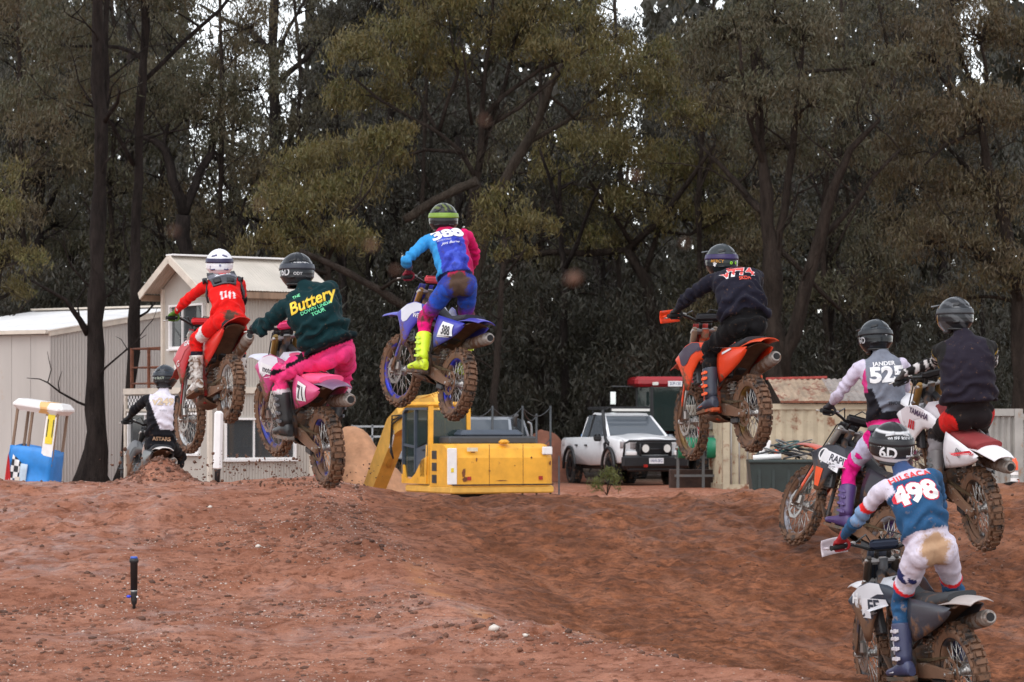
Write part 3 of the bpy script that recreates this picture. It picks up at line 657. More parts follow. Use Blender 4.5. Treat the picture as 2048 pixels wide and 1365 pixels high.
LC = np.stack([rs.uniform(-33, 33, 9000), rs.uniform(143, 160, 9000), 6 * rs.rand(9000)], -1); v2, f2 = leaves(LC, 1.05, .52, rs); f2 = f2 + len(v); v = np.concatenate([v, v2]); f = np.concatenate([f, f2])
for i in range(36):
    D = rs.uniform(102, 145); X = rs.uniform(-.2, .2) * D; h = rs.uniform(9, 18); r = rs.uniform(.1, .26)
    P_ = wpath((X, D, -.1), (X + rs.randn() * 1.2, D + rs.randn(), h), rs, 8, .03); wood.tube(P_, [r * (1.15 - .75 * k / 8) for k in range(9)], 6)
    for k in range(3):
        q = P_[3 + k]; e = q + Vector((rs.randn() * 2, rs.randn(), 2 + 2 * rs.rand())); wood.tube(wpath(q, e, rs, 4, .1), [r * .45, r * .36, r * .28, r * .2, r * .1], 4)
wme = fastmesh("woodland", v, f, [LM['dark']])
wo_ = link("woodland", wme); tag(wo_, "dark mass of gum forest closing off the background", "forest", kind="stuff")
wt = wood.build("woodland_trunks", BK['black']); tag(wt, "dim tree stems deep inside the gum forest", "forest", kind="stuff")
# undergrowth: scrub at the foot of the wood
C = []
for i in range(330):
    D = rs.uniform(86.5, 97); X = rs.uniform(-.2, .2) * D; r = rs.uniform(.7, 1.5); pts, T = clump_points((X, D, r * .5 + 5.2 * rs.rand() ** 1.2), r, int(250 * r * r), rs, 12); C.append(pts)
v, f = leaves(np.concatenate(C), .25, .055, rs, .8)
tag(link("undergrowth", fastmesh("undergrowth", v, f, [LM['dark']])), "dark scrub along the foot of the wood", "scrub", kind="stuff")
# ================================================================== buildings
M_cream = pmat("cream_steel", (.44, .405, .375), .5, var=.1, vscale=.8, mud=.12, mscale=1.6, dirtcol=(.30, .22, .16), stretch=(1, 1, .2))
M_grey_steel = pmat("grey_beige_steel", (.40, .365, .325), .5, var=.12, vscale=.9, mud=.10, mscale=2, dirtcol=(.25, .18, .13), stretch=(1, 1, .2))
M_roofw = pmat("zinc_roof", (.78, .77, .77), .4, var=.1, vscale=1.2)
M_roofb = pmat("beige_roof", (.50, .455, .40), .5, var=.12, vscale=1.5)
M_trim = pmat("cream_trim", (.60, .53, .45), .55, var=.15, vscale=3)
M_white = pmat("white_paint", (.78, .76, .75), .5, var=.08)
M_rust = pmat("rusty_steel", (.16, .055, .028), .8, var=.5, vscale=9)
M_dark = pmat("dark_interior", (.018, .017, .018), .8)
M_black = pmat("black_plastic", (.016, .016, .018), .45, var=.2)
M_dgrey = pmat("dark_grey_plastic", (.045, .046, .05), .5, var=.2)
M_steel = pmat("bare_steel", (.45, .44, .42), .4, metal=.9, var=.15)
M_timber = pmat("weathered_timber", (.24, .16, .11), .85, var=.35, vscale=4, stretch=(1, 1, .1))
def glass_mat(name, tint=(.085, .09, .095), rough=.04, alpha=.42):
    m, nt, b = newmat(name); b.inputs['Base Color'].default_value = (*tint, 1); b.inputs['Roughness'].default_value = rough; b.inputs['Specular IOR Level'].default_value = .8
    tr = nt.nodes.new('ShaderNodeBsdfTransparent'); tr.inputs[0].default_value = (.75, .8, .8, 1); mx = nt.nodes.new('ShaderNodeMixShader'); mx.inputs[0].default_value = alpha
    nt.links.new(b.outputs[0], mx.inputs[1]); nt.links.new(tr.outputs[0], mx.inputs[2]); nt.links.new(mx.outputs[0], nt.nodes['Material Output'].inputs[0]); return m
M_glass = glass_mat("window_glass"); M_carglass = glass_mat("car_glass", (.13, .148, .172), .05, .25); M_green_glass = glass_mat("green_cab_glass", (.035, .055, .052), .04, .5)  # window and car base colours are lightened to imitate grey and bluish sky reflections

def corr_wall(O, along, L, z0, ztop, holes=(), pitch=.076, amp=.009, flat=False):
    """corrugated sheet wall; O ground point, along unit vector, ztop(s) height; holes (s0,s1,za,zb)"""
    mb = MB(); O = Vector(O); a = Vector(along).normalized(); n = a.cross(Vector((0, 0, 1)))
    cuts = set([0.0, L]); st = pitch / 4
    s = 0.0
    while s < L: cuts.add(round(s, 4)); s += st
    for h in holes: cuts.add(h[0]); cuts.add(h[1])
    cuts = sorted(c for c in cuts if 0 <= c <= L)
    pt = lambda s, z: O + a * s + n * (amp * math.sin(2 * math.pi * s / pitch)) + Vector((0, 0, z))
    for s0, s1 in zip(cuts[:-1], cuts[1:]):
        if s1 - s0 < 1e-5: continue
        mid = (s0 + s1) / 2; spans = [(z0, None)]
        hs_ = sorted((h[2], h[3]) for h in holes if h[0] < mid < h[1]); lo = z0; spans = []
        for za, zb in hs_: spans.append((lo, za)); lo = zb
        spans.append((lo, None))
        for za, zb in spans:
            t0, t1 = (ztop(s0), ztop(s1)) if zb is None else (zb, zb)
            mb.add([pt(s0, za), pt(s1, za), pt(s1, t1), pt(s0, t0)], [(0, 1, 2, 3)], 0, False)
    return mb
def corr_roof(P0, along, L, up, W, pitch=.076, amp=.009, thick=.006):
    """roof sheet: waves run across 'along'; P0 lower corner, up = slope vector (unit), W slope length"""
    a, u = Vector(along).normalized(), Vector(up).normalized(); n = a.cross(u); nu = max(8, int(L / pitch * 4)); P0 = Vector(P0)
    return MB().grid(lambda s, t: P0 + a * (s * L) + u * (t * W) + n * (amp * math.sin(2 * math.pi * s * L / pitch)), nu, 2, thick, 0, False)
def window(root, O, a, s0, s1, z0, z1, mull=(), fw=.05, glassm=None, framem=None, deep=.05):
    O, a = Vector(O), Vector(a).normalized(); n = a.cross(Vector((0, 0, 1)))
    fr = MB(); P = lambda s, z, d=0.0: O + a * s + n * d + Vector((0, 0, z))
    fr.bar(P(s0, z0 + fw / 2, .012), P(s1, z0 + fw / 2, .012), .09, fw); fr.bar(P(s0, z1 - fw / 2, .012), P(s1, z1 - fw / 2, .012), .09, fw)
    for s in (s0 + fw / 2, s1 - fw / 2): fr.bar(P(s, z0 + fw, .012), P(s, z1 - fw, .012), fw, .09, up=n)
    f = fr.build("window_frame", framem or M_white, root)
    MB().bar(P(s0 - .03, z0 - .022, .05), P(s1 + .03, z0 - .022, .05), .10, .035).build("sill", framem or M_white, f)
    edges = [s0 + fw] + list(mull) + [s1 - fw]
    for k in range(len(edges) - 1):
        e0, e1 = edges[k], edges[k + 1]
        if k: MB().bar(P(e0, z0 + fw, .0), P(e0, z1 - fw, .0), .035, .06, up=n).build("mullion", framem or M_white, f)
        MB().plate([P(e0 + .01, z0 + fw, -.015), P(e1 - .01, z0 + fw, -.015), P(e1 - .01, z1 - fw, -.015), P(e0 + .01, z1 - fw, -.015)], n * .006).build("pane", glassm or M_glass, f)

# --- big cream shed, left
D0 = 76; So = Vector((sx(100, D0), D0, 0)); s45 = math.sqrt(.5)
root = empty("shed", So); tag(root, "large cream corrugated steel shed with a pale roof behind the black gum", "shed")
gA, gB = Vector((.6, .8, 0)), Vector((-.85, .53, 0)).normalized(); eave, rise = 4.02, math.tan(R(8.6)); SLn = 5.3
corr_wall((0, 0, 0), gA, 10, -.3, lambda s: eave + rise * min(s, 10 - s) - .02, pitch=.11, amp=.010).build("gable_wall", M_cream, root)
for k in range(8):
    w0 = SLn - .664 * k; MB().plate([gB * w0 + V(0, 0, -.3), gB * (w0 - .652) + V(0, 0, -.3), gB * (w0 - .652) + V(0, 0, eave - .05), gB * w0 + V(0, 0, eave - .05)], gA * .012).build("wall_panel", M_cream, root)
MB().plate([gB * SLn + gA * .04 + V(0, 0, -.3), gB * .02 + gA * .04 + V(0, 0, -.3), gB * .02 + gA * .04 + V(0, 0, eave - .06), gB * SLn + gA * .04 + V(0, 0, eave - .06)], gA * .02).build("wall_lining", M_dark, root)
upv = (gA + Vector((0, 0, rise))).normalized()
for k in range(5):
    corr_roof(-gA * .14 + gB * (1.1 * (k + 1) - .1) + Vector((0, 0, eave + .03 + (.004 if k % 2 else 0))), -gB, 1.12, upv, 5.25, .11, .010).build("roof_sheet", M_roofw, root)
upw = (-gA + Vector((0, 0, rise))).normalized()
corr_roof(gA * 10.12 + Vector((0, 0, eave + .03)), gB, 5.4, upw, 5.2, .19, .014).build("roof_sheet", M_roofw, root)
MB().bar(-gA * .17 + gB * SLn + Vector((0, 0, eave + .01)), -gA * .17 - gB * .06 + Vector((0, 0, eave + .01)), .12, .10).build("gutter", M_trim, root)
MB().bar(-gB * .07 + Vector((0, 0, eave - .02)) - gA * .1, -gB * .07 + gA * 5 + Vector((0, 0, eave + rise * 5.0 - .02)), .05, .16).build("barge_board", M_trim, root)
MB().bar(gA * 5 + gB * SLn + Vector((0, 0, eave + 5 * rise + .1)), gA * 5 - gB * .1 + Vector((0, 0, eave + 5 * rise + .1)), .4, .05).build("ridge_cap", M_trim, root)

# --- timing tower
D0 = 66; To = Vector((sx(420, D0), D0, 0)); ph = R(35)
ta, tb = Vector((math.cos(ph), math.sin(ph), 0)), Vector((-math.sin(ph), math.cos(ph), 0)); Z = Vector((0, 0, 1))
root = empty("timing_tower", To); tag(root, "two-storey grey-beige corrugated timing tower with gable roof and balcony", "tower")
GL, GR, UL, zf, ze = 4.06, 2.66, 2.2, 2.36, 4.80
lw = (.45, 3.95, .93, 1.88); rw = (.36, 2.25, .80, 1.76); uw = (.24, 1.88, 3.36, 4.38)
# left faces run from far end to the corner so that normals point outward
def rev(h, L): return (L - h[1], L - h[0], h[2], h[3])
corr_wall(tb * GL, -tb, GL, -.2, lambda s: zf, [rev(lw, GL)]).build("ground_floor_wall", M_grey_steel, root)
corr_wall((0, 0, 0), ta, GR, -.2, lambda s: zf, [rw]).build("ground_floor_wall", M_grey_steel, root)
pk = lambda s: ze + .62 * (1 - abs(s - UL / 2) / (UL / 2))
corr_wall(tb * UL, -tb, UL, zf + .02, pk, [rev(uw, UL)]).build("gable_wall", M_grey_steel, root)
corr_wall((0, 0, 0), ta, GR, zf + .02, lambda s: ze).build("upper_wall", M_grey_steel, root)
b = MB(); b.bar(tb * 2.03 + ta * GR, tb * GL + ta * GR, .02, .02)
b = MB(); b.plate([ta * GR + tb * 0 - Z * .2, ta * GR + tb * GL - Z * .2, ta * GR + tb * GL + Z * zf, ta * GR + Z * zf], ta * .03); b.build("end_wall", M_grey_steel, root)
b = MB(); b.plate([ta * GR + Z * (zf + .05), ta * GR + tb * UL + Z * (zf + .05), ta * GR + tb * UL + Z * ze, ta * GR + tb * UL / 2 + Z * (ze + .6), ta * GR + Z * ze], ta * .03); b.build("end_wall", M_grey_steel, root)
b = MB(); b.plate([tb * UL + Z * (zf + .05), tb * UL + ta * GR + Z * (zf + .05), tb * UL + ta * GR + Z * ze, tb * UL + Z * ze], tb * .03); b.build("back_wall", M_grey_steel, root)
b = MB(); b.plate([tb * GL - Z * .2, tb * GL + ta * GR - Z * .2, tb * GL + ta * GR + Z * zf, tb * GL + Z * zf], tb * .03); b.build("back_wall", M_grey_steel, root)
b = MB(); b.box((ta * GR + tb * GL) / 2 + Z * (zf + .03), (GL + .14, GR + .14, .14), Matrix.Rotation(ph + math.pi / 2, 3, 'Z')); dk = b.build("balcony_deck", M_trim, root)
b = MB(); b.box((ta * GR + tb * GL) / 2 + Z * .02, (GL - .1, GR - .1, .1), Matrix.Rotation(ph + math.pi / 2, 3, 'Z')); b.build("floor", M_dark, root)
for (p, z0, z1) in ((V(0, 0, 0), -.2, ze - .02), (tb * GL, -.2, zf - .06), (ta * GR, -.2, ze - .02), (tb * UL, zf + .11, ze - .04)):
    c = -ta * .02 - tb * .02 if p.length < .1 else (-ta * .02 if p.dot(ta) < .1 else -tb * .02)
    MB().box(p + c + Z * (z0 + z1) / 2, (.09, .09, z1 - z0), Matrix.Rotation(ph, 3, 'Z')).build("corner_trim", M_trim, root)
window(root, tb * GL, -tb, *rev(lw, GL), mull=[.95, 1.75, 2.55]); window(root, V(0, 0, 0), ta, *rw, mull=[1.14]); window(root, tb * UL, -tb, *rev(uw, UL), mull=[.92])
MB().bar(tb * (GL - .05) - ta * .03 + Z * 1.94, tb * .05 - ta * .03 + Z * 1.94, .05, .05).build("lintel", M_trim, root)
# painted chequer band (flat print)
mchk, nt, bb = newmat("chequer_paint"); ck = N(nt, 'ShaderNodeTexChecker', Scale=1.0); ck.inputs[1].default_value = (.75, .74, .73, 1); ck.inputs[2].default_value = (.02, .02, .025, 1)
mp = N(nt, 'ShaderNodeMapping'); mp.inputs['Rotation'].default_value = (0, 0, -(ph + math.pi / 2)); m2_ = N(nt, 'ShaderNodeMapping'); m2_.inputs['Scale'].default_value = (13.5, 0, 13.5); m2_.inputs['Location'].default_value = (.13, .5, .1)
nt.links.new(objco(nt), mp.inputs[0]); nt.links.new(mp.outputs[0], m2_.inputs[0]); nt.links.new(m2_.outputs[0], ck.inputs[0]); nt.links.new(ck.outputs[0], bb.inputs['Base Color']); bb.inputs['Roughness'].default_value = .6
MB().plate([tb * 3.98 - ta * .018 + Z * 1.99, tb * .06 - ta * .018 + Z * 1.99, tb * .06 - ta * .018 + Z * 2.29, tb * 3.98 - ta * .018 + Z * 2.29], ta * .008).build("chequer_band", mchk, root)
mfl, nt, bb = newmat("flaking_white_paint"); nt.links.new(mixc(nt, ramp(nt, noise_tex(nt, objco(nt), 9, 6, .7), [(.46, 0), (.52, 1)]), (.40, .36, .32), (.8, .79, .78)), bb.inputs['Base Color']); bb.inputs['Roughness'].default_value = .6
MB().plate([tb * 1.65 - ta * .02 + Z * 2.75, tb * .55 - ta * .02 + Z * 2.75, tb * .55 - ta * .02 + Z * 3.28, tb * 1.65 - ta * .02 + Z * 3.28], ta * .01).build("painted_board", mfl, root)
# roof
oh, og = .34, .45; slope = .62 / (UL / 2); drop = oh * slope
for sgn in (0, 1):
    lo = (-tb * oh if sgn == 0 else tb * (UL + oh)) + Z * (ze - drop + .05); u = ((tb if sgn == 0 else -tb) * (UL / 2) + Z * .62).normalized(); W = math.hypot(UL / 2 + oh, .62 + drop)
    n = 4; seg = (GR + 2 * og) / n
    for k in range(n):
        st = -ta * og + ta * (seg * k) if sgn == 0 else ta * (GR + og) - ta * (seg * k)
        corr_roof(lo + st + Z * (.003 * (k % 2)), ta if sgn == 0 else -ta, seg + .03, u, W).build("roof_sheet", M_roofb, root)
    MB().bar(lo - ta * og * 1.04 - Z * .06 + (tb if sgn else -tb) * 0, lo - ta * og * 1.04 + u * W - Z * .06, .04, .17).build("barge_board", M_trim, root)
    MB().bar(lo - ta * (og - .03) - Z * .10 + (tb * .03 if sgn == 0 else -tb * .03), lo + ta * (GR + og) - Z * .10 + (tb * .03 if sgn == 0 else -tb * .03), .05, .14).build("fascia", M_rust if False else M_timber, root)
MB().bar(-ta * og + tb * UL / 2 + Z * (ze + .70), ta * (GR + og) + tb * UL / 2 + Z * (ze + .70), .34, .035).build("ridge_cap", M_roofw, root)
# railing
rl = empty("railing"); rl.parent = root
def rail(a, b_, h, r=.022): MB().tube([a + Z * h, b_ + Z * h], r, 6).build("rail", M_rust, rl)
cA, cB = tb * (GL - .1) + ta * .08 + Z * (zf + .1), tb * (UL + .05) + ta * .08 + Z * (zf + .1); cC = tb * (GL - .1) + ta * (GR - .1) + Z * (zf + .1); cD = tb * (UL + .1) + ta * (GR - .1) + Z * (zf + .1)
for h in (.12, .5, .95): rail(cA, cB, h); rail(cA, cC, h); rail(cC, cD, h)
for p in (cA, cA.lerp(cB, .5), cC, cA.lerp(cC, .33), cA.lerp(cC, .66), cC.lerp(cD, .5)): MB().box(p + Z * .47, (.06, .06, 1.0), Matrix.Rotation(ph, 3, 'Z')).build("rail_post", M_rust, rl)
rl.name = "railing"

def simple_person(name, base, yaw, label, top, hair, group=None, sit=0.0, h=1.72, cap=None):
    """background figure: one skin of lofted torso, arms and head, remeshed together"""
    f = Vector((-math.sin(yaw), math.cos(yaw), 0)); r = Vector((math.cos(yaw), math.sin(yaw), 0)); mb = MB(); u = Vector((0, 0, 1)); k = h / 1.72
    def ring(z, w, d, off=0.0): return [(r * (w * math.cos(t)) + f * (d * math.sin(t) + off) + u * z) * k for t in [2 * math.pi * i / 14 for i in range(14)]]
    mb.loft([ring(.80, .13, .10), ring(.9, .17, .12), ring(1.05, .145, .1), ring(1.25, .175, .115), ring(1.38, .185, .11), ring(1.44, .14, .09), ring(1.48, .06, .06), ring(1.54, .055, .055)])
    mb.ball((u * 1.62 + f * .02) * k, (.075 * k, .09 * k, .115 * k), 14, 10)
    mb.ball((u * 1.60 + f * .11) * k, (.012, .02, .02), 6, 5)
    for s in (-1, 1):
        mb.tube([(r * s * .17 + u * 1.38) * k, (r * s * .23 + u * 1.12 + f * -.02) * k, (r * s * .2 + u * .92 + f * .14) * k, (r * s * .17 + u * .9 + f * .22) * k], [.055, .045, .036, .034], 8)
        mb.ball((r * s * .17 + u * .9 + f * .26) * k, (.04, .045, .03), 8, 6)
        mb.tube([(r * s * .09 + u * .86) * k, (r * s * .1 + u * .47 + f * .02) * k, (r * s * .1 + u * .06) * k], [.085, .062, .045], 8)
        mb.tube([(r * s * .1 + u * .05 - f * .06) * k, (r * s * .1 + u * .045 + f * .16) * k], [.045, .036], 8)
    body = remesh(mb, .022, name, base, None); colour_verts(body, lambda p: (.42, .27, .2) if p.z > 1.47 * k and Vector((p.x, p.y, 0)).dot(f) > -.02 else (hair if p.z > 1.5 * k else ((.03, .03, .04) if p.z < .86 * k else top)))
    if cap:
        cm = MB(); cm.loft([[(r * (.085 * q * math.cos(t)) + f * (.1 * q * math.sin(t) + .015) + u * z) * k for t in [2 * math.pi * i / 14 for i in range(14)]] for z, q in ((1.655, 1.04), (1.70, 1.0), (1.745, .72), (1.755, .2))])
        cm.box((f * .15 + u * 1.66) * k, (.13, .09, .012), Matrix((r, f, u)).transposed()); c_ = cm.build("cap", pmat("cap_cloth", cap, .9), body)
    tag(body, label, "person", group); return body
_cl = None
def cloth_mat():
    global _cl
    if _cl: return _cl
    m, nt, b = newmat("cloth"); a = N(nt, 'ShaderNodeVertexColor', layer_name='Col'); co = objco(nt)
    g = N(nt, 'ShaderNodeVertexColor', layer_name='Mud'); sp = N(nt, 'ShaderNodeSeparateColor'); nt.links.new(g.outputs[0], sp.inputs[0])
    nz = noise_tex(nt, co, 11, 6, .65); ad = N(nt, 'ShaderNodeMath', operation='ADD'); nt.links.new(nz, ad.inputs[0]); nt.links.new(sp.outputs[0], ad.inputs[1])
    fac = ramp(nt, ad.outputs[0], [(.62, 0), (.80, 1)])
    spk = ramp(nt, noise_tex(nt, co, 36, 3, .6), [(.65, 0), (.69, .8)])
    c = mixc(nt, ramp(nt, noise_tex(nt, co, 25, 3), [(.3, 0), (.7, 1)]), a.outputs[0], mixc(nt, 1.0, a.outputs[0], (.80, .80, .82), 'MULTIPLY'))
    c = mixc(nt, spk, c, mixc(nt, .5, a.outputs[0], MUD2)); c = mixc(nt, fac, c, mixc(nt, noise_tex(nt, co, 30, 3), mixc(nt, sp.outputs[1], (.055, .032, .022), (.36, .22, .13)), mixc(nt, sp.outputs[1], (.10, .06, .042), (.46, .30, .19))))
    nt.links.new(c, b.inputs['Base Color']); b.inputs['Roughness'].default_value = .8; b.inputs['Sheen Weight'].default_value = .04; b.inputs['Specular IOR Level'].default_value = .12
    w = N(nt, 'ShaderNodeTexNoise', Scale=13.0, Detail=3.0, Distortion=1.2); nt.links.new(co, w.inputs['Vector']); addbump(nt, b, w.outputs['Fac'], .22, .02)
    _cl = m; return m
def remesh(mb, vox, name, loc, parent, smooth=2, mats=None):
    me = bpy.data.meshes.new("tmp"); me.from_pydata(mb.v, [], mb.f); bm = bmesh.new(); bm.from_mesh(me); bmesh.ops.recalc_face_normals(bm, faces=bm.faces); bm.to_mesh(me); bm.free()
    o = bpy.data.objects.new("tmp", me); COL.objects.link(o)
    m1 = o.modifiers.new("r", 'REMESH'); m1.mode = 'VOXEL'; m1.voxel_size = vox
    if smooth: m2 = o.modifiers.new("s", 'SMOOTH'); m2.factor = .5; m2.iterations = smooth
    dg = bpy.context.evaluated_depsgraph_get(); res = bpy.data.meshes.new_from_object(o.evaluated_get(dg)); bpy.data.objects.remove(o); bpy.data.meshes.remove(me)
    res.name = name; res.materials.clear()
    for m in (mats or [cloth_mat()]): res.materials.append(m)
    res.polygons.foreach_set('use_smooth', np.ones(len(res.polygons), bool)); res.update()
    return link(name, res, parent, loc)
def colour_verts(o, fn, mud=None):
    me = o.data; n = len(me.vertices); co = np.empty(n * 3, np.float32); me.vertices.foreach_get('co', co); co = co.reshape(-1, 3)
    c = np.ones((n, 4), np.float32); g = np.zeros((n, 4), np.float32); g[:, 3] = 1
    for i in range(n):
        p = Vector(co[i]); c[i, :3] = fn(p)
        if mud: g[i, 0] = mud(p)
    me.color_attributes.new("Col", 'FLOAT_COLOR', 'POINT').data.foreach_set('color', c.ravel()); me.color_attributes.new("Mud", 'FLOAT_COLOR', 'POINT').data.foreach_set('color', g.ravel())
for (px, d, lab, top) in ((470, .75, "seated official in dark clothes behind the tower window, left of two", (.03, .03, .035)), (497, 1.05, "official in dark clothes behind the tower window, right of two", (.035, .03, .04))):
    p = To + ta * ((px - 420) / FPX * 66 / math.cos(ph) + .6) + tb * d; p.z = -.30
    simple_person("person", p, math.pi + .2, lab, top, (.02, .014, .01), "officials in the tower", h=1.62)

# --- flag marshal stand
D0 = 58; root = empty("marshal_stand", (sx(64, D0), D0, sz(985, D0))); root.rotation_euler = (0, R(8), R(-14)); root.scale = (.76, .76, .94)
tag(root, "leaning marshal stand with blue tarpaulin base, timber posts and white rounded roof", "stand")
M_tarp = pmat("blue_tarp", (.02, .22, .62), .4, var=.2, vscale=2.5, bump=.3, bscale=5)
rs = np.random.RandomState(5)
def tarp(s, t):
    a = s * 4; w, d = .60, .42; x, y = [(-w + 2*w*(a % 1), -d), (w, -d + 2*d*(a % 1)), (w - 2*w*(a % 1), d), (-w, d - 2*d*(a % 1))][min(int(a), 3)] if a < 4 else (-w, -d)
    k = 1 + .02 * math.sin(9 * s + 7 * t) + .015 * math.sin(23 * s); return (x * k, y * k + .02 * math.sin(14 * t + 5 * s), -.1 + 1.05 * t + .03 * math.sin(11 * s) * t)
MB().grid(tarp, 48, 8, .01).build("tarpaulin", M_tarp, root)
for (x, y) in ((-.55, -.36), (-.12, -.36), (.30, -.36), (.58, -.36), (-.55, .36), (.55, .36)): MB().box((x, y, 1.2), (.06, .06, 1.15)).build("post", M_timber, root)
rfm, nt, bb = newmat("white_roof_orange_patch"); tcx = objco(nt); sep = N(nt, 'ShaderNodeSeparateXYZ'); nt.links.new(tcx, sep.inputs[0])
ad = N(nt, 'ShaderNodeMath', operation='ADD'); nt.links.new(sep.outputs[0], ad.inputs[0]); mu = N(nt, 'ShaderNodeMath', operation='MULTIPLY'); mu.inputs[1].default_value = .25; nt.links.new(noise_tex(nt, tcx, 6), mu.inputs[0]); nt.links.new(mu.outputs[0], ad.inputs[1])
nt.links.new(mixc(nt, ramp(nt, ad.outputs[0], [(.20, 0), (.215, 1), (.46, 1), (.475, 0)]), (.78, .76, .75), (.72, .42, .16)), bb.inputs['Base Color']); bb.inputs['Roughness'].default_value = .45
MB().box((.02, 0, 1.83), (1.42, .98, .24), None, 0, .1).build("roof", rfm, root)
M_yel = pmat("yellow_sign", (.75, .58, .03), .5, var=.08)
MB().box((.44, -.40, 1.18), (.30, .02, .98)).build("side_board", M_white, root)
sg = MB().box((.45, -.418, 1.40), (.20, .012, .62)); s_ = sg.build("sign", M_yel, root)
decal("sign_marking", "11", (.45, -.426, 1.40), (1, 0, 0), (0, 0, 1), .55, M_black, s_, grid=0, sxx=.55)
mfc, nt, bb = newmat("chequer_flag_cloth"); ck = N(nt, 'ShaderNodeTexChecker', Scale=7.5); ck.inputs[1].default_value = (.7, .7, .7, 1); ck.inputs[2].default_value = (.015, .015, .02, 1); nt.links.new(objco(nt), ck.inputs[0]); nt.links.new(ck.outputs[0], bb.inputs['Base Color'])
MB().grid(lambda s, t: (-.52 + .26 * s + .05 * t, -.46 - .02 * math.sin(9 * s), .05 + .72 * t - .15 * s * t), 8, 8, .006).build("chequered_flag", mfc, root)
MB().grid(lambda s, t: (-.60 + .16 * s, -.47 - .02 * math.sin(7 * s + 3 * t), .02 + .75 * t - .5 * s * t), 8, 8, .006).build("red_flag", pmat("red_cloth", (.45, .015, .02), .8), root)
MB().grid(lambda s, t: (-.22 + .2 * s, -.47, .05 + .55 * t), 4, 4, .01).build("tarp_patch", pmat("pale_tarp", (.45, .55, .65), .5), root)
MB().box((-.26, -.475, .12), (.13, .02, .38)).build("timber_offcut", M_trim, root)

# ================================================================== excavator
Ye = lambda n_, c, **k: pmat(n_, c, **k)
M_exy = pmat("excavator_yellow", (.76, .37, .030), .42, var=.16, vscale=3, mud=.14, mscale=5, dirtcol=(.25, .09, .03))
M_exy2 = pmat("faded_yellow", (.72, .40, .07), .5, var=.15, vscale=4, mud=.12, mscale=6, dirtcol=(.22, .09, .04))
M_excab = pmat("cab_blue_grey", (.06, .075, .10), .4, var=.15)
M_red = pmat("reflector_red", (.35, .02, .015), .3)
D0 = 62; root = empty("excavator", (sx(902, D0), D0, -.95), R(25)); tag(root, "yellow excavator parked with its arm down behind the jump lip", "excavator")
e0 = 1.16   # house bottom above its base (base stands in the cut)
b = MB()
prof = [(0, 0), (.0, .62), (.10, .82), (.28, .92), (1.15, .92), (1.15, 0)]
def cw(x, k): return [Vector((x, y + (k * .10 if i in (0, 1, 2, 3) else 0), e0 + .06 + z - (k * .03 if i in (1, 2, 3) else 0))) for i, (y, z) in enumerate(prof)]
b.loft([cw(0.0, 1), cw(.06, .4), cw(.16, 0), cw(2.28, 0), cw(2.38, .4), cw(2.44, 1)], smooth=False); b.build("counterweight", M_exy, root)
MB().box((1.22, 1.25, e0 - .01), (2.46, 2.5, .16), None, 0, .03).build("turntable_frame", M_exy2, root)
MB().bar((0.02, -.012, e0 + .10), (2.42, -.012, e0 + .10), .02, .025).build("seam", M_dark, root)
MB().box((.02, -.01, e0 + .50), (.22, .03, .78), None, 0, .01).build("warning_panel", M_white, root)
MB().box((.02, -.03, e0 + .42), (.06, .01, .09)).build("warning_sticker", M_yel, root)
MB().box((2.27, -.02, e0 + .83), (.24, .05, .18), None, 0, .02).build("white_sticker", M_white, root)
MB().box((.50, -.0, e0 + .86), (.24, .03, .08)).build("label_plate", pmat("pale_label", (.7, .62, .45), .6), root)
for x in (.42, 2.12): MB().box((x, -.012, e0 + .24), (.09, .02, .08)).build("reflector", M_red, root)
MB().box((1.32, .16, e0 + 1.02), (.20, .2, .10), None, 0, .04).build("rear_camera", M_exy, root)
b = MB(); b.box((1.30, 1.30, e0 + 1.05), (2.1, 1.3, .18), None, 0, .04); b.build("engine_hood", M_dgrey, root)
MB().box((1.35, 1.25, e0 + 1.18), (1.5, 1.0, .20), None, 0, .09).build("engine_cover", M_excab, root)
rs = np.random.RandomState(21)
M_stain = pmat("rust_stain", (.16, .055, .02), .8, var=.4, vscale=20)
for (x, z, w_, h_) in ((.30, .30, .10, .26), (.33, .16, .16, .10), (.52, .74, .12, .03), (.60, .58, .03, .09), (1.9, .62, .04, .05), (2.35, .50, .05, .12), (1.2, .13, .30, .02), (.9, .34, .05, .03), (1.5, .45, .04, .02)):
    a_ = np.linspace(0, 2 * math.pi, 15)[:-1]; r_ = .6 + .5 * rs.rand(14)
    MB().plate([(x + w_ / 2 * r_[i] * math.cos(a_[i]), -.004, e0 + .06 + z + h_ / 2 * r_[i] * math.sin(a_[i])) for i in range(14)], (0, .012, 0)).build("rust_stain", M_stain, root)
MB().tube([(-.05, c0_b, e0 + .95) for c0_b in ()] or [(-.06, 1.18, e0 + .3), (-.08, 1.16, e0 + .6), (-.06, 1.18, e0 + .95)], .014, 6).build("grab_rail", M_exy2, root)
for x in (.9, 1.7): MB().box((x, .0, e0 + .52), (.008, .012, .9)).build("panel_seam", M_stain, root)
MB().tube([(1.95, .95, e0 + 1.35), (1.95, .95, e0 + 1.55), (1.98, .90, e0 + 1.62)], .045, 10).build("exhaust_stack", M_dgrey, root)
# left side cover with louvres
MB().box((.04, .92, e0 + .44), (.10, .46, .80), None, 0, .02).build("side_cover", M_exy, root)
for k in range(3):
    for j in range(5): MB().box((-.015, .76 + .05 * j, e0 + .22 + .26 * k), (.02, .03, .18)).build("louvre", M_dgrey, root)
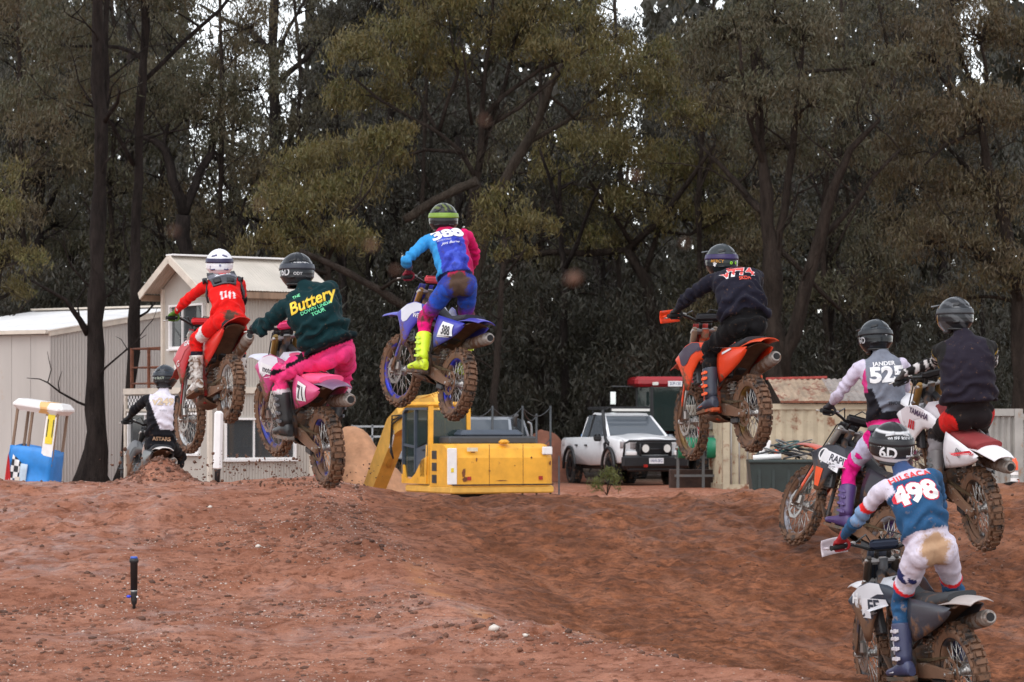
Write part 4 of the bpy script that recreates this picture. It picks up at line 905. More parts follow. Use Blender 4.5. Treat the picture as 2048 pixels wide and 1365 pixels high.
# cab
c0, c1, cl, cr, ch = 1.22, 2.62, .0, 1.0, 1.86
b = MB()
for (y, x) in ((c0, cl), (c0, cr), (c1, cl), (c1, cr)): b.bar((x + (.04 if x == cl else -.04), y, e0 + .1), (x + (.06 if x == cl else -.06), y, e0 + ch - .06), .09, .09, up=(0, 1, 0))
b.box((.5, (c0 + c1) / 2, e0 + ch - .03), (1.04, c1 - c0 + .12, .12), None, 0, .05); b.build("cab_frame", M_exy, root)
sd = [(c0 + .04, .10), (c1 + .02, .10), (c1 + .02, .55), (c1 - .10, .48), (c1 - .2, .22), (c1 - .45, .18), (c1 - .75, .32), (c0 + .30, .62), (c0 + .04, .70)]
b = MB(); b.plate([(cl - .01, y, e0 + z) for y, z in sd], (.05, 0, 0)); b.build("cab_lower_side", M_exy, root)
b = MB(); b.plate([(cl - .025, y, e0 + z) for y, z in ((c0 + .14, .26), (c0 + .38, .26), (c0 + .40, .58), (c0 + .14, .66))], (.02, 0, 0)); b.build("vent_panel", M_dgrey, root)
door = MB()
for (a, b_) in (((c1 - .02, .3), (c1 - .06, ch - .2)), ((c1 - .06, ch - .2), (c1 - .2, ch - .12)), ((c1 - .2, ch - .12), (c0 + .06, ch - .12)), ((c1 - .72, .35), (c1 - .72, ch - .14)), ((c1 - .1, .95), (c1 - .70, .90))):
    door.bar((cl + .005, a[0], e0 + a[1]), (cl + .005, b_[0], e0 + b_[1]), .05, .09, up=(1, 0, 0))
door.plate([(cl + .0, y, e0 + z) for y, z in ((c1 - .74, .30), (c0 + .06, .66), (c0 + .06, .98), (c1 - .74, .86))], (.03, 0, 0)); dr = door.build("cab_door", M_excab, root)
MB().plate([(cl + .01, y, e0 + z) for y, z in ((c1 - .08, .24), (c1 - .66, .24), (c1 - .68, ch - .18), (c1 - .1, ch - .22))], (.012, 0, 0)).build("pane", M_green_glass, dr)
MB().plate([(cl + .01, y, e0 + z) for y, z in ((c1 - .78, .9), (c0 + .08, 1.02), (c0 + .08, ch - .14), (c1 - .78, ch - .14))], (.012, 0, 0)).build("pane", M_green_glass, dr)
MB().box((cl - .03, c0 + .22, e0 + .84), (.03, .1, .03)).build("door_handle", M_black, dr)
MB().plate([(.09, c0 - .01, e0 + .74), (.91, c0 - .01, e0 + .74), (.91, c0 - .01, e0 + ch - .16), (.09, c0 - .01, e0 + ch - .16)], (0, .012, 0)).build("rear_pane", M_green_glass, root)
MB().plate([(.09, c0 + .0, e0 + .1), (.91, c0, e0 + .1), (.91, c0, e0 + .72), (.09, c0, e0 + .72)], (0, .03, 0)).build("cab_back", M_dgrey, root)
MB().plate([(.09, c1 + .01, e0 + .5), (.91, c1 + .01, e0 + .5), (.91, c1, e0 + ch - .14), (.09, c1, e0 + ch - .14)], (0, .012, 0)).build("front_pane", M_green_glass, root)
MB().plate([(cr, c0 + .05, e0 + .6), (cr, c1 - .05, e0 + .6), (cr, c1 - .05, e0 + ch - .14), (cr, c0 + .05, e0 + ch - .14)], (.012, 0, 0)).build("side_pane", M_green_glass, root)
b = MB(); b.box((.5, c0 + .52, e0 + .45), (.5, .5, .14), None, 0, .04); b.box((.5, c0 + .3, e0 + .8), (.46, .12, .7), None, 0, .05); b.build("seat", M_dgrey, root)
MB().box((.5, c0 + .12, e0 + 1.58), (.5, .02, .16)).build("sun_blind", pmat("hi_vis", (.55, .6, .05), .7), root)
# boom, arm, cylinders
def sect(pts, w, name, mat):
    mb = MB()
    L_ = [Vector((1.35, y, e0 + z)) for y, z, h in pts]; rings = []
    for i, (y, z, h) in enumerate(pts):
        d = (L_[min(i + 1, len(pts) - 1)] - L_[max(i - 1, 0)]).normalized(); u = Vector((1, 0, 0)).cross(d)
        rings.append([L_[i] + Vector((sx_ * w, 0, 0)) + u * (sz_ * h) for sx_, sz_ in ((-.5, -.5), (.5, -.5), (.5, .5), (-.5, .5))])
    mb.loft(rings, smooth=False); return mb.build(name, mat, root)
bm_ = sect([(2.3, .25, .35), (3.0, 1.15, .55), (3.7, 1.72, .62), (4.6, 1.72, .52), (5.7, 1.42, .38), (6.2, 1.22, .3)], .42, "boom", M_exy2)
ar = sect([(5.7, 1.66, .3), (6.2, 1.32, .56), (7.25, .25, .5), (8.5, -1.0, .36), (8.7, -1.2, .3)], .36, "dipper_arm", M_exy2)
for (a, b_, r, m_) in (((1.35, 3.6, e0 + 2.02), (1.35, 4.9, e0 + 1.98), .085, M_exy2), ((1.35, 4.9, e0 + 1.98), (1.35, 5.5, e0 + 1.72), .05, M_steel), ((1.1, 2.6, e0 + .35), (1.1, 3.6, e0 + 1.3), .07, M_exy2), ((1.6, 2.6, e0 + .35), (1.6, 3.6, e0 + 1.3), .07, M_exy2), ((1.35, 6.05, e0 + 1.5), (1.35, 6.7, e0 + .4), .07, M_exy2)):
    MB().cyl(a, b_, r, n=12).build("hydraulic_cylinder", m_, root)
for k in range(4): MB().tube([(1.22 + .06 * k, 3.2, e0 + 1.65), (1.22 + .06 * k, 3.9, e0 + 2.08 + .02 * k), (1.22 + .06 * k, 4.6, e0 + 1.98)], .016, 6).build("hydraulic_pipe", M_exy2, root)
for k in range(3): MB().tube([(1.14 - .02 * k, 5.2, e0 + 1.62), (1.10, 5.9, e0 + 1.6 - .1 * k), (1.12, 6.05, e0 + .95 - .1 * k), (1.15, 5.95, e0 + .6)], .02, 6).build("hose", M_black, root)
MB().box((1.15, 6.02, e0 + 1.05), (.02, .12, .5), Matrix.Rotation(R(28), 3, 'X')).build("decal_plate", M_white, root)
b = MB()
for k in range(9):
    t = R(-70 + 20 * k); pass
b.grid(lambda s, t: (1.0 + .7 * s, 8.7 + .40 * math.sin(R(200) * t), e0 - 1.2 - .42 + .42 * math.cos(R(200) * t)), 2, 10, .03); b.build("bucket", M_dgrey, root)
for s in (-1, 1):
    t = MB(); P_ = []
    for k in range(24):
        a = 2 * math.pi * k / 24; y = (1.35 if math.cos(a) > 0 else -1.35) + .38 * math.cos(a); P_.append((1.22 + s * .95, 1.4 + y, .40 + .38 * math.sin(a)))
    for k in range(24): t.bar(P_[k], P_[(k + 1) % 24], .5, .05, up=(1, 0, 0)) if False else t.add([V(P_[k][0] + dx, P_[k][1], P_[k][2]) for dx in (-.25, .25)] + [V(P_[(k + 1) % 24][0] + dx, P_[(k + 1) % 24][1], P_[(k + 1) % 24][2]) for dx in (-.25, .25)], [(0, 1, 3, 2)])
    t.box((1.22 + s * .95, 1.4, .40), (.34, 2.7, .5), None, 0, .06); t.build("crawler_track", M_dgrey, root)
MB().cyl((1.22, 1.4, .5), (1.22, 1.4, e0 - .08), .55, n=20).build("slew_ring", M_dgrey, root)

# ================================================================== cars
M_carw = pmat("car_white", (.82, .82, .84), .25, var=.04, coat=.5)
M_cars = pmat("car_silver", (.42, .45, .50), .3, metal=.5, var=.05, coat=.5)
M_tyre = pmat("car_tyre", (.022, .020, .020), .9, mud=.35, mscale=9)
M_rim = pmat("dark_rim", (.03, .03, .033), .4, metal=.6)
M_lamp = pmat("lamp_lens", (.75, .74, .70), .15, var=.05)
M_plate = pmat("number_plate", (.78, .78, .80), .5, var=.03)
M_ink = pmat("plate_ink", (.05, .06, .20), .5)
def car(name, label, loc, rz, paint, pickup, plate):
    root = empty(name, loc, rz); tag(root, label, "car", None)
    # local: y forward, x right; origin under the middle of the car
    L, W = 5.35, 1.86; hw = W / 2
    st = [(-2.66, .60, 1.06, .86, .0), (-2.55, .55, 1.16, .91, 0), (-1.4, .50, 1.18, .93, 0), (.0, .48, 1.19, .93, 0), (1.05, .50, 1.22, .93, 0), (1.5, .52, 1.21, .92, 0), (2.2, .56, 1.14, .88, 0), (2.52, .60, 1.06, .80, 0)]
    arch = [(-1.72, .46), (1.58, .46)]
    b = MB(); rings = []
    ys = sorted(set([s[0] for s in st] + [c + d for c, r in arch for d in (-.47, -.40, -.28, -.14, 0, .14, .28, .40, .47)]))
    for y in ys:
        zb = np.interp(y, [s[0] for s in st], [s[1] for s in st]); zt = np.interp(y, [s[0] for s in st], [s[2] for s in st]); w = np.interp(y, [s[0] for s in st], [s[3] for s in st])
        for c, r in arch:
            if abs(y - c) < r + .015: zb = max(zb, .42 + math.sqrt(max((r + .01) ** 2 - (y - c) ** 2, 0)) * 1.0)
        zm = max((zb + zt) / 2, zb + .02)
        pts = [(-w + .05, zb), (-w, zb + .02), (-w - .012, zm), (-w + .015, zt - .06), (-w + .07, zt)]
        rings.append([Vector((x, y, z)) for x, z in pts] + [Vector((-x, y, z)) for x, z in reversed(pts)])
    b.loft(rings, 0); body = b.build("body", paint, root)
    MB().box((0, -.1, .52), (1.5, 4.9, .26), None, 0, .05).build("chassis", M_black, root)
    # greenhouse
    roof = 1.80; gh = [(-1.02 if pickup else -2.5, 1.10, .80, 1.10), (-.86 if pickup else -2.2, roof - .08, .66, 0), (-.5, roof, .68, 0), (.25, roof - .02, .67, 0), (.42, roof - .07, .66, 0), (1.28, 1.21, .80, 0)]
    rings = []
    for y, z, w, _ in gh: rings.append([Vector((x, y, zz)) for x, zz in ((-w, z - .05), (-w + .06, z), (w - .06, z), (w, z - .05))])
    b = MB(); b.loft(rings[1:5], closed=True, smooth=False); b.build("roof", paint, root)
    for s in (-1, 1):
        for (a, b_) in ((gh[4], gh[5]), (gh[1], gh[0])): MB().bar((s * (a[2] - .01), a[0], a[1] - .04), (s * (b_[2] + .02), b_[0], b_[1] - .04), .07, .08).build("pillar", paint, root)
        MB().bar((s * .675, -.28, roof - .05), (s * .86, -.28, 1.10), .05, .10, up=(0, 1, 0)).build("door_pillar", M_black, root)
        for (q0, q1, p0, p1) in ((-.90, -.32, -.80 if pickup else -1.5, -.32), (-.24, 1.16, -.24, .44)):
            MB().plate([(s * .855, q0 if pickup or q0 > -.5 else -1.9, 1.18), (s * .855, q1 - .05, 1.20), (s * .675, p1, roof - .07), (s * .675, p0, roof - .07)], (s * .008, 0, 0)).build("side_window", M_carglass, root)
        MB().box((s * 1.03, .95, 1.17), (.22, .12, .17), None, 0, .05).build("mirror", M_black if s > 0 else M_cars, root)
        for y in (-.18, -1.0): MB().box((s * .955, y - .1, .98), (.03, .16, .04)).build("door_handle", M_black, root)
        for c, r in arch:
            f = MB()
            P_ = [(s * (hw + .015), c + (r + .05) * math.cos(R(a)), .42 + (r + .05) * math.sin(R(a))) for a in range(-5, 186, 19)]
            f.tube(P_, .045, 6); f.build("wheel_arch", M_black, root)
            wl_ = MB(); wl_.lathe((s * .80, c, .40), (s, 0, 0), [(-.13, .26), (-.13, .36), (-.10, .40), (.10, .40), (.13, .36), (.13, .26), (-.13, .26)], 28)
            for k in range(28):
                a = 2 * math.pi * k / 28
                for dx in (-.07, .07): wl_.box((s * .80 + dx, c + .405 * math.cos(a), .40 + .405 * math.sin(a)), (.09, .04, .03), Matrix.Rotation(a - math.pi / 2, 3, 'X'))
            w_ = wl_.build("wheel", M_tyre, root)
            rm = MB(); rm.lathe((s * .80, c, .40), (s, 0, 0), [(.02, .03), (.09, .05), (.10, .24), (.125, .26), (.0, .26), (.0, .03), (.02, .03)], 20)
            for k in range(6): a = 2 * math.pi * k / 6; rm.bar((s * .90, c, .40), (s * .905, c + .24 * math.cos(a), .40 + .24 * math.sin(a)), .05, .03, up=(1, 0, 0))
            rm.build("rim", M_rim, w_)
        hl = MB(); hl.grid(lambda u, t: (s * (.50 + .36 * u), 2.50 - .16 * u * u, .90 + .17 * t + .02 * u), 4, 3, .05); hl.build("headlight", M_lamp if not pickup else pmat("headlight_glass", (.30, .27, .27), .1), root)
        MB().cyl((s * .70, 2.62, .60), (s * .70, 2.66, .60), .06, n=14).build("fog_lamp", M_lamp, root)
        MB().box((s * .80, -2.66, .88), (.12, .05, .34)).build("tail_light", M_red, root)
    ws = MB(); ws.plate([(-.76, 1.22, 1.24), (.76, 1.22, 1.24), (.63, .46, roof - .09), (-.63, .46, roof - .09)], Vector((0, .6, .8)) * .008); ws.build("windscreen", M_carglass, root)
    if not pickup: MB().plate([(-.72, -2.46, 1.13), (.72, -2.46, 1.13), (.6, -2.2, roof - .1), (-.6, -2.2, roof - .1)], (0, .008, 0)).build("rear_window", M_carglass, root)
    else: MB().plate([(-.72, -1.0, 1.13), (.72, -1.0, 1.13), (.6, -.86, roof - .1), (-.6, -.86, roof - .1)], (0, .008, 0)).build("rear_window", M_carglass, root)
    MB().grid(lambda u, t: (-.80 + 1.6 * u, 1.22 + 1.28 * t, 1.225 + .04 * math.sin(math.pi * u) - .05 * t - .08 * t ** 3 + (.02 if .25 < u < .75 else 0)), 12, 8, .02).build("bonnet", paint, root)
    MB().box((0, .9, 1.0), (1.3, .5, .3), None, 0, .05).build("dashboard", M_dgrey, root)
    for s in (-1, 1):
        b = MB(); b.box((s * .36, .05, .95), (.46, .5, .16), None, 0, .05); b.box((s * .36, -.22, 1.2), (.44, .14, .55), None, 0, .05); b.box((s * .36, -.24, 1.52), (.22, .1, .16), None, 0, .04); b.build("seat", M_dgrey, root)
    if pickup:
        b = MB(); b.box((0, -1.85, .80), (1.5, 1.5, .06)); b.build("tray_floor", M_black, root)
        MB().box((0, -2.62, .90), (1.5, .06, .44), None, 0, .02).build("tailgate", paint, root)
        # steel bull bar with spotlights
        b = MB(); b.box((0, 2.62, .60), (1.84, .18, .30), None, 0, .05); b.box((0, 2.55, .42), (1.5, .2, .12), None, 0, .04)
        b.tube([(-.86, 2.58, .72), (-.84, 2.62, 1.04), (-.72, 2.64, 1.10), (.72, 2.64, 1.10), (.84, 2.62, 1.04), (.86, 2.58, .72)], .032, 8)
        for s in (-1, 1): b.tube([(s * .42, 2.66, .74), (s * .42, 2.66, 1.04)], .03, 8); b.box((s * .42, 2.62, .86), (.05, .12, .34))
        b.tube([(-.42, 2.66, .9), (.42, 2.66, .9)], .02, 6); b.build("bull_bar", M_black, root)
        MB().box((0, 2.53, .92), (1.0, .06, .30), None, 0, .02).build("grille", M_black, root)
        for s in (-1, 1):
            w_ = MB(); w_.lathe((s * .30, 2.66, .92), (0, 1, 0), [(0, .04), (.02, .11), (.09, .115), (.09, .105), (.075, .10), (.07, .01)], 20); sp_ = w_.build("spotlight", M_black, root)
            MB().cyl((s * .30, 2.72, .92), (s * .30, 2.745, .92), .10, .095, 20).build("lens", M_lamp, sp_)
            MB().box((s * .66, 2.63, .80), (.30, .08, .10), None, 0, .02).build("indicator", M_white, root)
        MB().box((.30, 2.74, .50), (.10, .05, .07)).build("recovery_point", M_red, root)
        # snorkel on the side we see
        MB().tube([(.93, 1.62, 1.02), (.93, 1.40, 1.10), (.90, 1.22, 1.18), (.80, .86, 1.44), (.72, .52, 1.74), (.72, .50, 1.86)], [.05, .055, .045, .045, .045, .05], 8).build("snorkel", M_black, root)
        MB().box((.955, 1.32, .98), (.02, .16, .16), Matrix.Rotation(R(20), 3, 'X')).build("fender_vent", M_black, root)
        b = MB()
        for s in (-1, 1): b.bar((s * .62, -1.02, 1.90), (s * .62, .60, 1.90), .05, .06)
        for k in range(6): b.bar((-.62, -.95 + .29 * k, 1.93), (.62, -.95 + .29 * k, 1.93), .05, .03)
        for s in (-1, 1):
            for y in (-.7, .2): b.bar((s * .60, y, roof - .01), (s * .60, y, 1.89), .04, .04, up=(0, 1, 0))
        rk = b.build("roof_rack", M_black, root)
        lb = MB().box((0, .66, 1.86), (1.15, .07, .09), None, 0, .02).build("light_bar", M_black, root); MB().box((0, .70, 1.86), (1.08, .02, .06)).build("lens", M_lamp, lb)
        decal("badge", "4x4", (.943, -2.25, .98), (0, 1, 0), (0, 0, 1), .14, M_dgrey, root, grid=0)
        MB().tube([(.55, -1.5, 1.0), (.58, -1.5, 1.22), (.5, -1.5, 1.26), (.3, -1.5, 1.26)], .10, 10).build("water_drum", pmat("blue_drum", (.05, .22, .5), .5), root)
        z = .62; MB().box((0, 2.73, z), (.40, .015, .135)).build("number_plate_board", M_plate, root)
        decal("number_plate", plate, (0, 2.741, z), (-1, 0, 0), (0, 0, 1), .098, M_ink, root, grid=0, bold=.010, sxx=.82)
    else:
        MB().box((0, 2.50, .62), (1.7, .2, .34), None, 0, .06).build("bumper", paint, root); MB().box((0, 2.54, .86), (1.0, .04, .16)).build("grille", M_black, root)
    return root
a = R(17); c0_ = Vector((sx(1243, 76), 76, 0))   # near corner of the ute
fw = Vector((math.sin(a), -math.cos(a), 0)); rt = Vector((-math.cos(a), -math.sin(a), 0))
ctr = c0_ - rt * .93 - fw * 2.62
ute = car("pickup_truck", "white four-door pickup with black bull bar, round spotlights and roof rack", (ctr.x, ctr.y, -.02), math.atan2(-fw.x, fw.y), M_carw, True, "1NW-3K2"); ute.scale = (1, 1, 1.085)
a = R(-8); fw2 = Vector((math.sin(a), -math.cos(a), 0))
car("car", "silver four-wheel drive half hidden behind the excavator engine cover", (sx(975, 78), 79.5, .03), math.atan2(-fw2.x, fw2.y), M_cars, False, None)
simple_person("person", (sx(1020, 80), 80, -.12), math.pi - .5, "person in black cap and dark top standing beside the silver car", (.02, .02, .025), (.015, .012, .01), cap=(.012, .012, .014))

# ================================================================== tractor
D0 = 85; root = empty("tractor", (sx(1345, D0), D0, 0), R(6)); tag(root, "tractor with red cab roof and green-tinted glass behind the white pickup", "tractor")
M_tred = pmat("tractor_red", (.36, .012, .02), .35, var=.1, coat=.3)
MB().box((0, .75, 2.86), (2.24, 1.7, .30), None, 0, .09).build("cab_roof", M_tred, root)
b = MB()
for (x, y) in ((-.62, 0), (.62, 0), (-.98, .5), (.98, .5), (-.75, 1.4), (.75, 1.4)): b.bar((x * .95, y + .05, 1.2), (x, y, 2.72), .09, .09, up=(0, 1, 0))
b.build("cab_posts", M_black, root)
MB().plate([(-.58, -.01, 1.42), (.58, -.01, 1.42), (.60, -.01, 2.70), (-.60, -.01, 2.70)], (0, .012, 0)).build("rear_window", M_green_glass, root)
for s in (-1, 1):
    MB().plate([(s * .66, .04, 1.42), (s * .96, .46, 1.42), (s * .96, .46, 2.70), (s * .64, .02, 2.70)], (s * .01, 0, 0)).build("quarter_window", M_green_glass, root)
    MB().plate([(s * .98, .54, 1.3), (s * .8, 1.36, 1.3), (s * .76, 1.36, 2.70), (s * .98, .54, 2.70)], (s * .01, 0, 0)).build("side_window", M_green_glass, root)
    w_ = MB(); w_.lathe((s * .95, .6, .85), (s, 0, 0), [(-.25, .45), (-.25, .78), (-.2, .85), (.2, .85), (.25, .78), (.25, .45), (-.25, .45)], 28)
    for k in range(22): q = 2 * math.pi * k / 22; w_.box((s * .95, .6 + .86 * math.cos(q), .85 + .86 * math.sin(q)), (.46, .06, .06), Matrix.Rotation(q - math.pi / 2, 3, 'X') @ Matrix.Rotation(R(25), 3, 'Z'))
    wh = w_.build("rear_wheel", M_tyre, root); rm = MB(); rm.lathe((s * .95, .6, .85), (s, 0, 0), [(0, .05), (.05, .2), (.1, .45), (-.1, .45), (-.05, .2), (0, .05)], 20); rm.build("rim", pmat("tractor_rim", (.6, .58, .5), .5), wh)
    w_ = MB(); w_.lathe((s * .8, 3.0, .55), (s, 0, 0), [(-.18, .28), (-.18, .5), (-.14, .55), (.14, .55), (.18, .5), (.18, .28), (-.18, .28)], 24); w_.build("front_wheel", M_tyre, root)
    MB().grid(lambda u, t: (s * (.72 + .5 * u), .6 + .95 * math.cos(R(20 + 140 * t)), .85 + .95 * math.sin(R(20 + 140 * t))), 2, 10, .03).build("mudguard", M_tred, root)
MB().box((0, 2.3, 1.25), (.8, 2.2, .8), None, 0, .12).build("bonnet", M_tred, root); MB().box((0, .6, .9), (1.2, 1.6, .6), None, 0, .1).build("transmission", M_black, root)
b = MB(); b.box((0, .75, 1.5), (.5, .5, .16), None, 0, .05); b.box((0, .5, 1.85), (.5, .14, .7), None, 0, .06); b.build("seat", M_dgrey, root)
MB().box((-.52, -.11, 2.80), (.18, .04, .10), None, 0, .02).build("work_light", M_lamp, root); MB().box((.80, -.11, 2.80), (.14, .04, .08), None, 0, .02).build("work_light", M_lamp, root)
p_ = MB().box((.06, -.115, 2.80), (.42, .015, .16)).build("number_plate_board", M_plate, root); decal("number_plate", "2UP-130", (.06, -.124, 2.80), (1, 0, 0), (0, 0, 1), .115, M_ink, p_, grid=0, bold=.010, sxx=.78)
ma = MB().tube([(-1.05, .4, 2.62), (-1.12, .35, 2.72), (-1.75, .3, 2.72)], .022, 6).build("mirror_arm", M_dgrey, root)
MB().box((-1.72, .28, 2.38), (.20, .06, .42), None, 0, .03).build("mirror_housing", M_dgrey, ma); MB().box((-1.72, .246, 2.38), (.16, .008, .37), None, 0, .003).build("mirror_glass", pmat("mirror_glass", (.6, .65, .66), .08, metal=.8), ma)
MB().box((.35, -.025, 1.50), (.16, .01, .06)).build("sticker", M_white, root)

# ================================================================== rollers, containers, bins, posts
M_green = pmat("green_roller", (.01, .20, .10), .4, var=.2, mud=.1, mscale=3)
D0 = 73; root = empty("roller_frame", (sx(1405, D0), D0, 0)); tag(root, "implement with two green drum rollers on a grey steel frame beside the rusty container", "implement")
b = MB()
for x in (-.62, 0.02, .62): b.box((x, 0, .62), (.07, .07, 1.5))
for z in (.32, .78, 1.3): b.bar((-.7, 0, z), (.7, 0, z), .06, .06)
b.build("steel_frame", pmat("grey_frame", (.11, .11, .11), .6, mud=.2), root)
for x in (-.36, .36):
    r_ = MB().cyl((x - .26, -.12, 1.02), (x + .26, -.12, 1.02), .26, n=24).build("drum_roller", M_green, root); MB().cyl((x - .34, -.12, 1.02), (x + .34, -.12, 1.02), .05, n=10).build("axle", M_steel, r_)
for (x, z) in ((-.3, 1.62), (.05, 1.66), (.32, 1.6), (-.3, 1.96), (.05, 2.0)): MB().box((x, .3, z), (.30, .3, .28), None, 0, .03).build("stacked_block", pmat("grey_block", (.22, .2, .17), .8, var=.3), root)
MB().box((0, .55, .22), (1.6, .6, .5), None, 0, .02).build("timber_bearer", pmat("dark_timber", (.05, .026, .018), .8, var=.4), root)

def rust_paint(name, col, rustiness=.5, rc=(.15, .06, .03)):
    return pmat(name, col, .6, var=.2, vscale=2, mud=rustiness, mscale=3.2, dirtcol=rc)
M_contc = rust_paint("cream_container", (.42, .36, .255), .30); M_contg = rust_paint("grey_container", (.30, .29, .27), .25, (.2, .11, .06))
def container(name, label, O, yaw, L, Wd, H, mat, pitch=.26):
    root = empty(name, O, yaw); tag(root, label, "container", None)
    corr_wall((0, 0, 0), (1, 0, 0), L, .12, lambda s: H - .12, pitch=pitch, amp=.03).build("side_panel", mat, root)
    corr_wall((0, Wd, 0), (0, -1, 0), Wd, .12, lambda s: H - .12, pitch=pitch, amp=.03).build("end_panel", mat, root)
    corr_wall((L, 0, 0), (0, 1, 0), Wd, .12, lambda s: H - .12, pitch=pitch, amp=.03).build("end_panel", mat, root)
    corr_wall((L, Wd, 0), (-1, 0, 0), L, .12, lambda s: H - .12, pitch=pitch, amp=.03).build("side_panel", mat, root)
    for x in (0, L):
        for y in (0, Wd): MB().box((x, y, H / 2), (.16, .16, H)).build("corner_post", mat, root)
    for z in (.07, H - .07):
        for y in (0, Wd): MB().box((L / 2, y, z), (L - .17, .12, .14)).build("rail", mat, root)
        for x in (0, L): MB().box((x, Wd / 2, z), (.12, Wd - .17, .14)).build("rail", mat, root)
    MB().box((L / 2, Wd / 2, H - .03), (L - .1, Wd - .1, .03)).build("roof_panel", mat, root)
    return root
D0 = 71; cc = container("shipping_container", "rusty cream shipping container under loose roof sheets, behind the orange bike", (sx(1452, D0), D0, 0), R(4), 5.4, 2.4, sz(808, D0), M_contc)
for k in range(3): MB().tube([(.12 + .2 * k, -.06, .15), (.12 + .2 * k, -.06, 1.95)], .02, 6).build("lock_rod", M_contg, cc)
D0 = 71; root = empty("roof_sheets", (sx(1560, D0), D0 + .1, sz(806, D0))); root.rotation_euler = (0, 0, R(4)); tag(root, "weathered rust-striped roofing sheets lying on the cream container", "roofing")
M_sheets = [pmat("sheet_rust_cream", (.32, .235, .165), .7, var=.45, vscale=2.2, mud=.35, mscale=4, dirtcol=(.14, .05, .03)), pmat("sheet_grey", (.27, .235, .215), .6, var=.3, vscale=3, mud=.25, mscale=5, dirtcol=(.13, .055, .035)), pmat("sheet_red_edge", (.30, .04, .03), .6, var=.3)]
for k, (x0, l, m_, dz) in enumerate(((.0, 1.45, 0, 0), (1.35, 1.35, 1, .012), (2.6, 1.0, 0, 0))):
    u = Vector((0, 1, .30)).normalized(); corr_roof((x0, -.12, .03 + dz), (1, 0, 0), l, u, 2.0, .15, .016).build("roof_sheet", M_sheets[m_], root)
MB().bar((-.05, 1.80, .62), (1.5, 1.84, .66), .06, .06).build("sheet_edge", M_sheets[2], root)
MB().bar((0, -.16, .02), (3.6, -.16, .02), .08, .05).build("bottom_batten", M_rust, root)
D0 = 57; container("shipping_container", "weathered grey corrugated container at the right edge behind the white bike", (sx(1905, D0), D0, 0), R(-6), 1.28, 2.4, sz(818, D0), M_contg, .12)
D0 = 64; container("shipping_container", "dull grey container farther back at the right edge beside the dark trunk", (sx(2022, D0), D0, 0), R(-4), 3.0, 2.4, sz(828, D0), M_contg, .16)

D0 = 52; root = empty("waste_bin", (sx(1560, D0), D0, sz(1000, D0))); tag(root, "dark green open waste bin heaped with hoses and white scrap", "bin")
M_bin = pmat("green_bin", (.018, .030, .028), .5, var=.2)
b = MB(); lo, hi = (.50, .34), (.58, .40); H = .72
ring = lambda w, d, z: [Vector((x, y, z)) for x, y in ((-w, -d), (w, -d), (w, d), (-w, d))]
b.loft([ring(lo[0], lo[1], 0), ring(hi[0], hi[1], H), ring(hi[0] - .03, hi[1] - .03, H), ring(lo[0] - .03, lo[1] - .03, .05)], smooth=False); b.build("bin_body", M_bin, root)
MB().box((0, -.41, H - .03), (1.2, .05, .06), None, 0, .015).build("rim", M_bin, root)
for x in (-.4, -.15, .12, .4): MB().box((x, -.365, .36), (.05, .04, .62)).build("rib", M_bin, root)
rs = np.random.RandomState(9)
M_hose = [M_black, M_dgrey, pmat("grey_hose", (.13, .13, .13), .5), pmat("teal_hose", (.02, .07, .07), .5)]
for k in range(11):
    a = rs.rand() * 6.28; r = .15 + .2 * rs.rand(); c = Vector((rs.uniform(-.25, .3), rs.uniform(-.1, .1), H + .02)); h_ = .1 + .26 * rs.rand()
    MB().tube([c + Vector((r * math.cos(t + a) * 1.3, .6 * r * math.sin(t + a), h_ * math.sin(t / 2))) for t in np.linspace(0, 6, 14)], .012 + .008 * rs.rand(), 6).build("hose", M_hose[k % 4], root)
MB().box((-.28, -.1, H + .2), (.16, .06, .32), Matrix.Rotation(R(14), 3, 'Y'), 0, .01).build("white_scrap", M_white, root)
MB().tube([(-.5, -.2, H + .03), (.0, -.22, H + .06)], .05, 8).build("white_pipe", M_white, root); MB().box((.34, -.1, H + .1), (.3, .1, .1), Matrix.Rotation(R(30), 3, 'Y'), 0, .02).build("pale_scrap", M_trim, root)
MB().ball((-.08, -.15, H + .14), .05, 8, 6).build("orange_float", pmat("orange_plastic", (.75, .1, .02), .5), root)

D0 = 47; root = empty("bollard", (sx(2029, D0), D0, sz(990, D0))); tag(root, "orange-topped traffic bollard with grey-white bands at the right edge", "bollard")
M_or = pmat("cone_orange", (.80, .10, .03), .5, var=.1)
MB().lathe((0, 0, 0), (0, 0, 1), [(0, .10), (.03, .10), (.04, .072), (.50, .05), (.52, .05)], 18).build("body", pmat("band_grey", (.32, .31, .30), .5, var=.2), root)
for z in (.12, .22, .32): MB().lathe((0, 0, z), (0, 0, 1), [(0, .073 - z * .03), (.05, .071 - z * .03)], 18).build("band", M_white, root)
MB().lathe((0, 0, .40), (0, 0, 1), [(0, .062), (.13, .056), (.16, .035), (.19, .03), (.2, .0)], 18).build("cap", M_or, root); MB().box((.06, 0, .13), (.03, .03, .24)).build("side_strip", M_or, root)
D0 = 30; x = sx(2030, D0); o = MB().tube([(sx(1985, D0), D0, .93), (sx(2020, D0), D0 - .1, .955), (sx(2075, D0), D0 - .15, .94)], [.05, .06, .055], 9).build("log", BK['black']); tag(o, "dark log lying on the crest at the right edge", "log")

